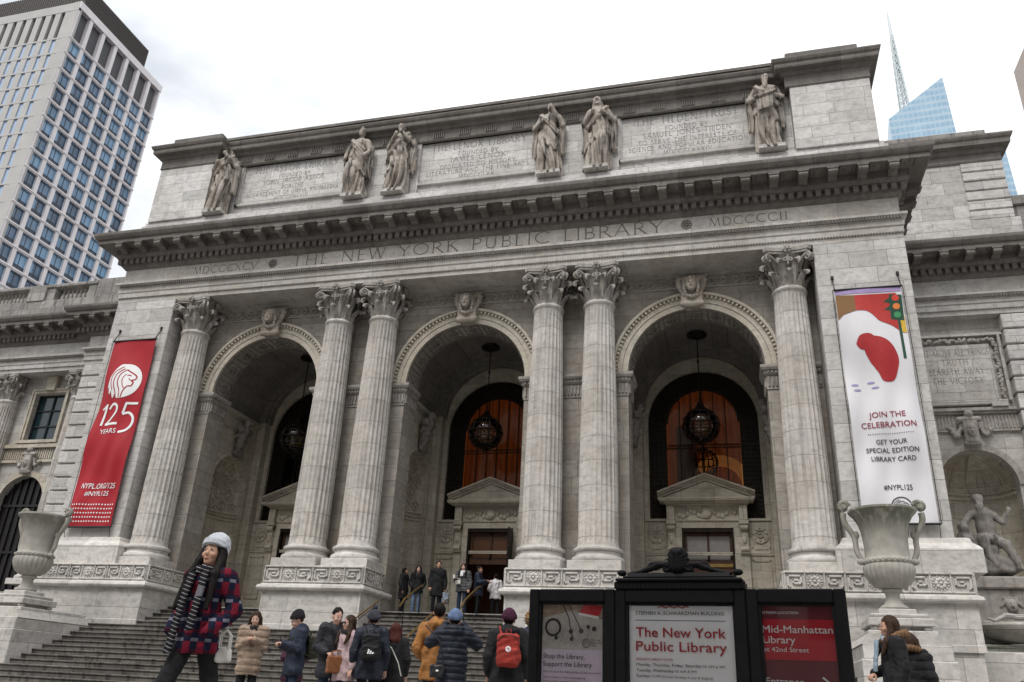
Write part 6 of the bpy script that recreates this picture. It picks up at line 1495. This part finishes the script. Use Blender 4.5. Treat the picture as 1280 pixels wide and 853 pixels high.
    if scarf:
        def scf(P):
            x, y, z = P; a = np.arctan2(y-.0, x); rr = np.hypot(x, y)
            d = np.hypot(rr-.088, (z-1.40+.02*np.sin(a))*.8)-.033+.008*np.sin(a*9+z*60)
            for pts in scarf.get('ends', ()):
                w = scarf.get('w', .055)
                for i in range(len(pts)-1):
                    x0, x1 = pts[i], pts[i+1]; m = [(x0[j]+x1[j])/2 for j in range(3)]
                    d = smin(d, cone(((x-0), y, z), x0, x1, w, w, .34), .015) if False else smin(d, _flat(P, x0, x1, w), .012)
            return d
        organic('scarf', scf, (-.22, -.34, scarf.get('lo', 1.32)), (.24, .2, 1.56), scarf.get('vox', .010), scarf['mat'], t, xf=X)
    return t
def _flat(P, a, b, w):
    x, y, z = P; t = np.clip((z-a[2])/(b[2]-a[2]), 0, 1); cx = a[0]+(b[0]-a[0])*t; cy = a[1]+(b[1]-a[1])*t
    return np.maximum(np.maximum(np.abs(x-cx)-w, np.abs(y-cy+.010*np.sin((x-cx)*70))-.014), np.maximum(b[2]-z, z-a[2]))
def at_person(t, p, k=1.0):
    """point in the person's frame -> world"""
    a = t.rotation_euler[2]; c, s = math.cos(a), math.sin(a); return (t.location.x+c*p[0]*k-s*p[1]*k, t.location.y+s*p[0]*k+c*p[1]*k, t.location.z+p[2]*k)

# materials for clothes
def plaid_mat():
    m, g = new_mat('plaid_wool'); tc = g.n('ShaderNodeTexCoord').outputs['Object']; sp = g.n('ShaderNodeSeparateXYZ', {0: tc})
    u = g.math('ADD', sp.outputs[0], g.math('MULTIPLY', sp.outputs[1], .9))
    fu = g.math('FRACT', g.math('MULTIPLY', u, 6.8)); fz = g.math('FRACT', g.math('ADD', g.math('MULTIPLY', sp.outputs[2], 6.2), .12))
    red, navy, grey, blk = (.135, .011, .024), (.010, .012, .028), (.135, .135, .17), (.036, .008, .017)
    A = g.n('ShaderNodeValToRGB', {0: fu}); B = g.n('ShaderNodeValToRGB', {0: fz}); C = g.n('ShaderNodeValToRGB', {0: fz})
    for r, st in ((B, [(0, red), (.38, navy), (.62, blk), (.78, red)]), (C, [(0, navy), (.38, grey), (.55, navy), (.80, blk)])):
        e = r.color_ramp.elements; r.color_ramp.interpolation = 'CONSTANT'
        while len(e) < len(st): e.new(.5)
        for q, (p, c) in zip(e, st): q.position = p; q.color = (*c, 1)
    sel = g.math('GREATER_THAN', fu, .5); c = g.mix(sel, B.outputs[0], C.outputs[0])
    fz_ = g.noise(tc, 160, 3); c = g.mix(1.0, c, g.ramp(fz_, [(.3, .6), (.7, 1.35)]), 'MULTIPLY'); cr = g.noise(g.scale(tc, (8, 8, 11)), 1.0, 4, .55); fin(g, c, .95, g.math('ADD', cr, g.math('MULTIPLY', fz_, .08)), .7, .03, spec=.1); return m
def stripe_mat():
    m, g = new_mat('striped_scarf_knit'); tc = g.n('ShaderNodeTexCoord').outputs['Object']; sp = g.n('ShaderNodeSeparateXYZ', {0: tc}); z = g.math('ADD', sp.outputs[2], g.math('MULTIPLY', sp.outputs[0], .25))
    f = g.math('FRACT', g.math('MULTIPLY', z, 30.0)); wob = g.noise(g.scale(tc, (40, 40, 6)), 2.0, 3)
    ln = g.math('LESS_THAN', g.math('ADD', f, g.math('MULTIPLY', wob, .15)), .26); tp = g.math('LESS_THAN', sp.outputs[2], 1.42)
    band = g.math('MULTIPLY', g.math('GREATER_THAN', sp.outputs[2], 1.20), g.math('LESS_THAN', sp.outputs[2], 1.285)); band = g.math('MULTIPLY', band, g.math('GREATER_THAN', sp.outputs[0], .0))
    c = g.mix(ln, (.012, .012, .015), (.22, .215, .215)); c = g.mix(band, c, (.12, .12, .135)); fin(g, c, .95, wob, .4, .006, spec=.1); return m
C_beige = cloth('puffer_beige', (.25, .185, .14), .55); C_navy = cloth('jacket_navy', (.018, .024, .042), .6); C_dark = cloth('jacket_charcoal', (.018, .019, .024), .6); C_pink = cloth('jacket_pale_pink', (.38, .28, .29), .7)
C_black = cloth('coat_black', (.012, .012, .014), .75); C_tan = cloth('jacket_tan', (.26, .115, .035), .75); C_nav2 = cloth('puffer_dark_navy', (.014, .017, .028), .5); C_grey = cloth('jacket_grey', (.085, .085, .09), .8); C_white = cloth('jacket_white', (.55, .54, .56), .7); C_red = cloth('jacket_red_blue', (.055, .018, .035), .7)
B_grey = cloth('beanie_light_grey', (.40, .42, .45), .95); B_black = cloth('beanie_black', (.016, .014, .016), .95); B_blue = cloth('beanie_denim_blue', (.10, .14, .24), .95); B_purp = cloth('beanie_plum', (.045, .014, .030), .95); B_char = cloth('beanie_charcoal', (.04, .04, .05), .95)
FUR = hairmat('fur_brown', (.15, .085, .045))

# the woman in front
W0 = person('woman in grey beanie and plaid coat with long striped scarf, walking in front', (5.33, -20.85, PZ), -4, 1.71, arms=('pocket', 'pocket'), head=(8, -5), skin='a', vox=.0075,
    coat=dict(mat=plaid_mat(), hem=.81, flare=.188, fold=.007, bulk=.003, waist=.150, sh=.13), legs=T_black, hair=dict(mat=H_black, style='verylong', front=.045), hat=dict(mat=B_grey, rib=.0045, n=44, slouch=True), stance=.10, step=.17,
    scarf=dict(mat=stripe_mat(), lo=.70, vox=.0085, w=.038, ends=[[(-.065, -.125, 1.40), (-.080, -.175, 1.15), (-.11, -.200, .74)], [(.060, -.125, 1.40), (.070, -.175, 1.15), (.055, -.195, .92)]]))
person('woman in beige hooded puffer jacket standing at the foot of the steps', (1.06, -13.05, PZ), 24, 1.78, arms=(((.20, .0, 1.12), (.05, -.17, 1.22), 'grip'),)*2, head=(0, 12), skin='b', coat=dict(mat=C_beige, hem=.72, flare=.185, waist=.16, bulk=.018, puff=.115, hood=True, fold=.004), legs=T_black, hair=dict(mat=H_brown, style='bob'), scarf=dict(mat=C_black))
person('person in dark hooded jacket half hidden behind the man in navy', (1.72, -12.6, PZ), 60, 1.56, arms=('phone', 'phone'), skin='b', coat=dict(mat=C_red, hem=.72, bulk=.02, hoodup=True), hair=dict(mat=H_brown, style='short'))
P_navy = person('man in black beanie and navy jacket looking at his phone', (2.1, -13.28, PZ), -46, 1.76, arms=('phone', 'phone'), head=(-8, 26), skin='b', coat=dict(mat=C_navy, hem=.74, bulk=.03, fold=.008, hood=True), legs=T_jean, hat=dict(mat=B_black, rib=.002, slouch=True), hair=dict(mat=H_brown, style='short'))
P_dj = person('short haired man in charcoal jacket beside the woman in pink', (3.1, -13.85, PZ), 40, 1.80, arms=('hold', 'hold'), head=(8, 16), skin='b', coat=dict(mat=C_dark, hem=.72, bulk=.02, fold=.008), legs=T_jean, hair=dict(mat=H_black, style='short'))
person('woman in sunglasses and pale pink jacket facing the man in charcoal', (3.40, -13.95, PZ), -24, 1.68, arms=('hold', 'down'), head=(-10, 4), skin='b', glasses=True, coat=dict(mat=C_pink, hem=.72, bulk=.012, fold=.007), legs=T_jean, hair=dict(mat=H_brown, style='long'), scarf=dict(mat=C_black))
P_pom = person('person in pom-pom hat and dark coat seen from behind', (3.86, -14.0, PZ), 203, 1.74, arms=('down', 'down'), skin='b', face=False, coat=dict(mat=C_nav2, hem=.74, bulk=.025, fold=.007), legs=T_black, hat=dict(mat=B_char, pom=True, rib=.004), hair=dict(mat=H_black, style='short'), scarf=dict(mat=C_grey))
P_aub = person('person with auburn bobbed hair in black coat seen from behind', (4.1, -13.6, PZ), 206, 1.60, arms=('down', 'down'), skin='b', face=False, coat=dict(mat=C_black, hem=.70, bulk=.02), legs=T_black, hair=dict(mat=H_auburn, style='bob'))
P_tan = person('man in tan hooded jacket climbing towards the steps', (5.40, -15.1, PZ), 176, 1.78, arms=('down', 'pocket'), head=(25, 0), skin='a', face=True, coat=dict(mat=C_tan, hem=.74, bulk=.025, hood=True, fold=.008), legs=T_jean, hair=dict(mat=H_black, style='short'))
P_ph = person('person in blue beanie and navy puffer coat raising both arms to photograph', (5.86, -15.7, PZ), 197, 1.62, arms=('photo', 'photo'), skin='a', face=False, coat=dict(mat=C_nav2, hem=.50, flare=.20, bulk=.03, puff=.085, fold=.003, hood=True), legs=T_black, hat=dict(mat=B_blue, rib=.003), hair=dict(mat=H_black, style='short'))
P_pur = person('person in plum beanie and long black coat wearing a red backpack', (6.72, -15.95, PZ), 196, 1.62, arms=('down', 'down'), skin='a', face=False, coat=dict(mat=C_black, hem=.52, flare=.24, bulk=.04, hood=True, fold=.006), legs=T_black, hat=dict(mat=B_purp, rib=.003), hair=dict(mat=H_black, style='short'))
person('person with curly fair hair partly behind the notice board', (6.85, -15.1, PZ), 195, 1.70, arms=('down', 'down'), skin='b', face=False, coat=dict(mat=C_navy, hem=.74, bulk=.02), legs=T_jean, hair=dict(mat=H_blond, style='curly'))
P_rw = person('woman with long dark hair in black coat walking right of the notice board', (11.60, -15.4, PZ), -82, 1.73, arms=('hold', 'down'), head=(0, 4), skin='a', coat=dict(mat=C_black, hem=.62, flare=.24, bulk=.02, fur=FUR), legs=T_black, hair=dict(mat=H_brown, style='long'), scarf=dict(mat=cloth('scarf_pale_blue', (.22, .28, .34)), lo=1.02, ends=[[(-.05, -.16, 1.42), (-.06, -.215, 1.04)]]))
person('person in dark coat with brown fur hood leaning beside the urn pedestal', (11.97, -14.5, PZ), 150, 1.60, arms=('down', 'down'), head=(0, 18), skin='a', face=False, coat=dict(mat=C_black, hem=.66, bulk=.03, fur=FUR, puff=.12), legs=T_black, hair=dict(mat=H_brown, style='long'))
# at the top of the steps
person('dark clothed person in the shade against the pedestal side', (-1.95, 1.25, TZ), 90, 1.60, arms=('down', 'down'), skin='c', coat=dict(mat=C_black, hem=.60, bulk=.03), hair=dict(mat=H_black, style='long'))
person('smiling woman in black jacket and pale jeans at the top of the steps', (-1.45, 1.3, TZ), 22, 1.68, arms=('pocket', 'pocket'), skin='b', coat=dict(mat=C_black, hem=.80, bulk=.015), legs=T_jean2, hair=dict(mat=H_black, style='long'))
P_man = person('dark haired man in black hooded coat at the top of the steps', (-.56, .97, TZ), 24, 1.80, arms=('down', 'bag'), skin='a', coat=dict(mat=C_black, hem=.62, bulk=.025, hood=True), hair=dict(mat=H_black, style='short'))
P_gr = person('woman in grey jacket and white scarf holding a cup at the stair top', (.40, .94, TZ), 0, 1.72, arms=('out', 'down'), skin='b', coat=dict(mat=C_grey, hem=.82, bulk=.02, puff=.10), legs=T_jean, hair=dict(mat=H_black, style='long'), scarf=dict(mat=C_white, lo=1.22, ends=[[(0, -.15, 1.42), (0, -.20, 1.25)]]))
person('person in dark blue jacket walking right before the open doorway', (.78, 1.6, TZ), 95, 1.74, arms=('out', 'out'), skin='a', coat=dict(mat=C_navy, hem=.74, bulk=.03), hair=dict(mat=H_black, style='short'))
person('person in white jacket seen from behind at the open doorway', (1.25, 2.2, TZ), 200, 1.55, arms=('hold', 'hold'), skin='a', face=False, coat=dict(mat=C_white, hem=.80, bulk=.02), hair=dict(mat=H_black, style='short'))

# ------------------------------------------------------------ bags and small things carried
def bag(name, p, yaw, label, cat, body, mat, extra=()):
    t = thing(name, p, label, cat, None, R(yaw))
    organic('bag_body', body[0], body[1], body[2], body[3], mat, t)
    for nm, mb, m in extra: mb.build(nm, m, t, 50)
    return t
def pack(mat, label, person_, k, w=.155, h=.21, zc=1.14, emblem=None, straps=True):
    p = at_person(person_, (0, .245, zc-h), k)
    fn = lambda P: smin(smin(rbox(P, (0, 0, h), (w, .075, h), .055), rbox(P, (0, .085, h*.62), (w*.82, .045, h*.50), .035), .012), cone(P, (-w*.95, .0, h*.5), (-w*.95, .0, h*.9), .04, .03), .01)+.003*np.sin(P[2]*70+P[0]*30)
    ex = []
    mb = MB(); mb.tube([(-.03, -.02, 2*h-.01), (-.03, -.02, 2*h+.05), (.03, -.02, 2*h+.05), (.03, -.02, 2*h-.01)], .009, 6); ex.append(('carry_handle', mb, mat))
    if straps:
        for s in (-1, 1): mb = MB(); mb.tube([(s*.09, -.06, 2*h-.03), (s*.115, -.16, 2*h+.09), (s*.13, -.30, 2*h+.07), (s*.14, -.40, 2*h-.12), (s*.15, -.25, h*.7), (s*.12, -.05, .05)], .016, 6); ex.append(('shoulder_strap', mb, mat))
    mb = MB(); mb.tube([(-w*.95, .06, h*1.5), (-w*.5, .085, h*1.86), (w*.5, .085, h*1.86), (w*.95, .06, h*1.5)], .006, 5); ex.append(('zip', mb, M_iron))
    t = bag('backpack', p, math.degrees(person_.rotation_euler[2]), label, 'backpack', (fn, (-.22, -.12, -.02), (.22, .18, 2*h+.02), .010), mat, ex)
    if emblem: emblem(t, h)
    return t
def em_tri(t, h):
    mb = MB()
    for i in range(3): x = -.050+i*.036; hh = .022+.020*i; mb.prism([(x, h*.50), (x+.026, h*.50), (x+.026-.014, h*.50+hh+.012), (x-.014, h*.50+hh)], .128, .134)
    mb.build('triangle_emblem', M_white, t)
def em_disc(t, h):
    mb = MB(); mb.lathe([(.0, 0), (.036, 0), (.036, .006), (0, .008)], 20); mb.map(lambda x, y, z: (x, .126+z, h*1.05+y)); o = mb.build('round_emblem', M_white, t)
    mb = MB(); mb.tube([(.014*math.cos(a*.5), .134, h*1.05+.014*math.sin(a*.5)) for a in range(10)], .005, 5); mb.build('emblem_curl', M_redp, o)
pack(cloth('pack_black', (.010, .010, .012), .6), 'black backpack with white three bar emblem on the person in pom-pom hat', P_pom, 1.02, .15, .21, 1.16, em_tri)
pack(cloth('pack_red', (.26, .030, .022), .7), 'red square backpack with round emblem on the person in plum beanie', P_pur, .95, .15, .21, 1.16, em_disc)
pack(cloth('pack_olive', (.035, .036, .024), .8), 'olive backpack on the man in navy jacket', P_navy, 1.03, .14, .20, 1.16)
def tote(w, h, d, r=.03): return (lambda P: rbox(P, (0, 0, h/2), (w/2, d/2, h/2), r)+.004*np.sin(P[0]*50+P[2]*40), (-w/2-.02, -d/2-.02, -.01), (w/2+.02, d/2+.02, h+.01), .008)
def handles(w, h, top, m):
    out = []
    for s in (-1, 1): mb = MB(); mb.tube([(-w*.3, s*.03, h-.01), (-w*.28, s*.03, h+top*.7), (0, s*.02, h+top), (w*.28, s*.03, h+top*.7), (w*.3, s*.03, h-.01)], .009, 6); out.append(('handle', mb, m))
    return out
L_tan = plain('leather_tan', (.20, .075, .03), .5); bag('handbag', at_person(P_dj, (.02, -.30, .72), 1.06), 40, 'tan leather handbag carried by the man in charcoal jacket', 'handbag', tote(.34, .27, .12), L_tan, handles(.34, .27, .09, L_tan))
L_wh = plain('leather_white', (.58, .56, .52), .5); bag('handbag', at_person(W0, (.215, .10, .70), 1.0), 20, 'small white handbag at the hip of the woman in plaid coat', 'handbag', tote(.14, .12, .06), L_wh, handles(.14, .12, .14, L_wh))
L_blk = plain('leather_black', (.016, .016, .018), .45); t = bag('handbag', at_person(P_ph, (.20, .19, .78), .95), 197, 'small black crossbody bag on the person in blue beanie', 'handbag', tote(.20, .17, .08), L_blk)
mb = MB(); mb.tube([(-.09, 0, .15), (-.02, .13, .45), (.20, .14, .66)], .008, 6); mb.build('strap', L_blk, t)
mb = MB(); mb.ball((0, .042, .09), (.024, .004, .014), 8, 5); mb.build('emblem', M_white, t)
bag('shopping_bag', at_person(P_man, (.29, -.02, .36), 1.06), 24, 'blue and white carrier bag held by the man in black coat', 'bag', tote(.26, .36, .12, .05), cloth('carrier_print', (.22, .26, .32), .5, sc=9, var=.7), handles(.26, .36, .10, C_navy))
bag('purse', at_person(P_gr, (-.10, -.25, .98), 1.0), 0, 'small white purse of the woman in grey jacket', 'purse', tote(.20, .14, .07), L_wh, handles(.2, .14, .06, L_wh))
t = thing('crossbody_strap', at_person(P_aub, (0, .21, 1.02), .94), 'thin pale strap across the back of the auburn haired person', 'strap', rz=R(206)); mb = MB(); mb.tube([(.02+.15, -.02, .34), (.05, -.005, .24), (-.08, 0.005, .02), (-.15, -.03, -.18)], .010, 6); mb.build('band', L_wh, t)
def phone(person_, p, k, label, yaw):
    t = thing('phone', at_person(person_, p, k), label, 'phone', rz=R(yaw)); mb = MB(); mb.box(-.036, .036, -.005, .005, -.07, .07, bev=.004); mb.build('case', M_black, t)
    mb = MB(); mb.box(-.032, .032, -.0065, -.005, -.064, .064); mb.build('screen', plain('phone_screen', (.02, .022, .03), .1, spec=.8), t)
phone(P_navy, (0, -.30, 1.22), 1.03, 'black phone held by the man in navy jacket', -46)
phone(P_ph, (0, -.29, 1.60), .95, 'black phone raised by the person in blue beanie', 197)
t = thing('cup', at_person(P_gr, (-.20, -.41, 1.16), 1.0), 'white paper cup held by the woman in grey jacket', 'cup'); mb = MB(); mb.lathe([(.028, 0), (.038, .10), (.040, .105)], 16, cap=True); mb.build('paper_body', M_white, t)
mb = MB(); mb.lathe([(.041, .10), (.041, .112), (.034, .118)], 16, cap=True); mb.build('lid', M_white, t)
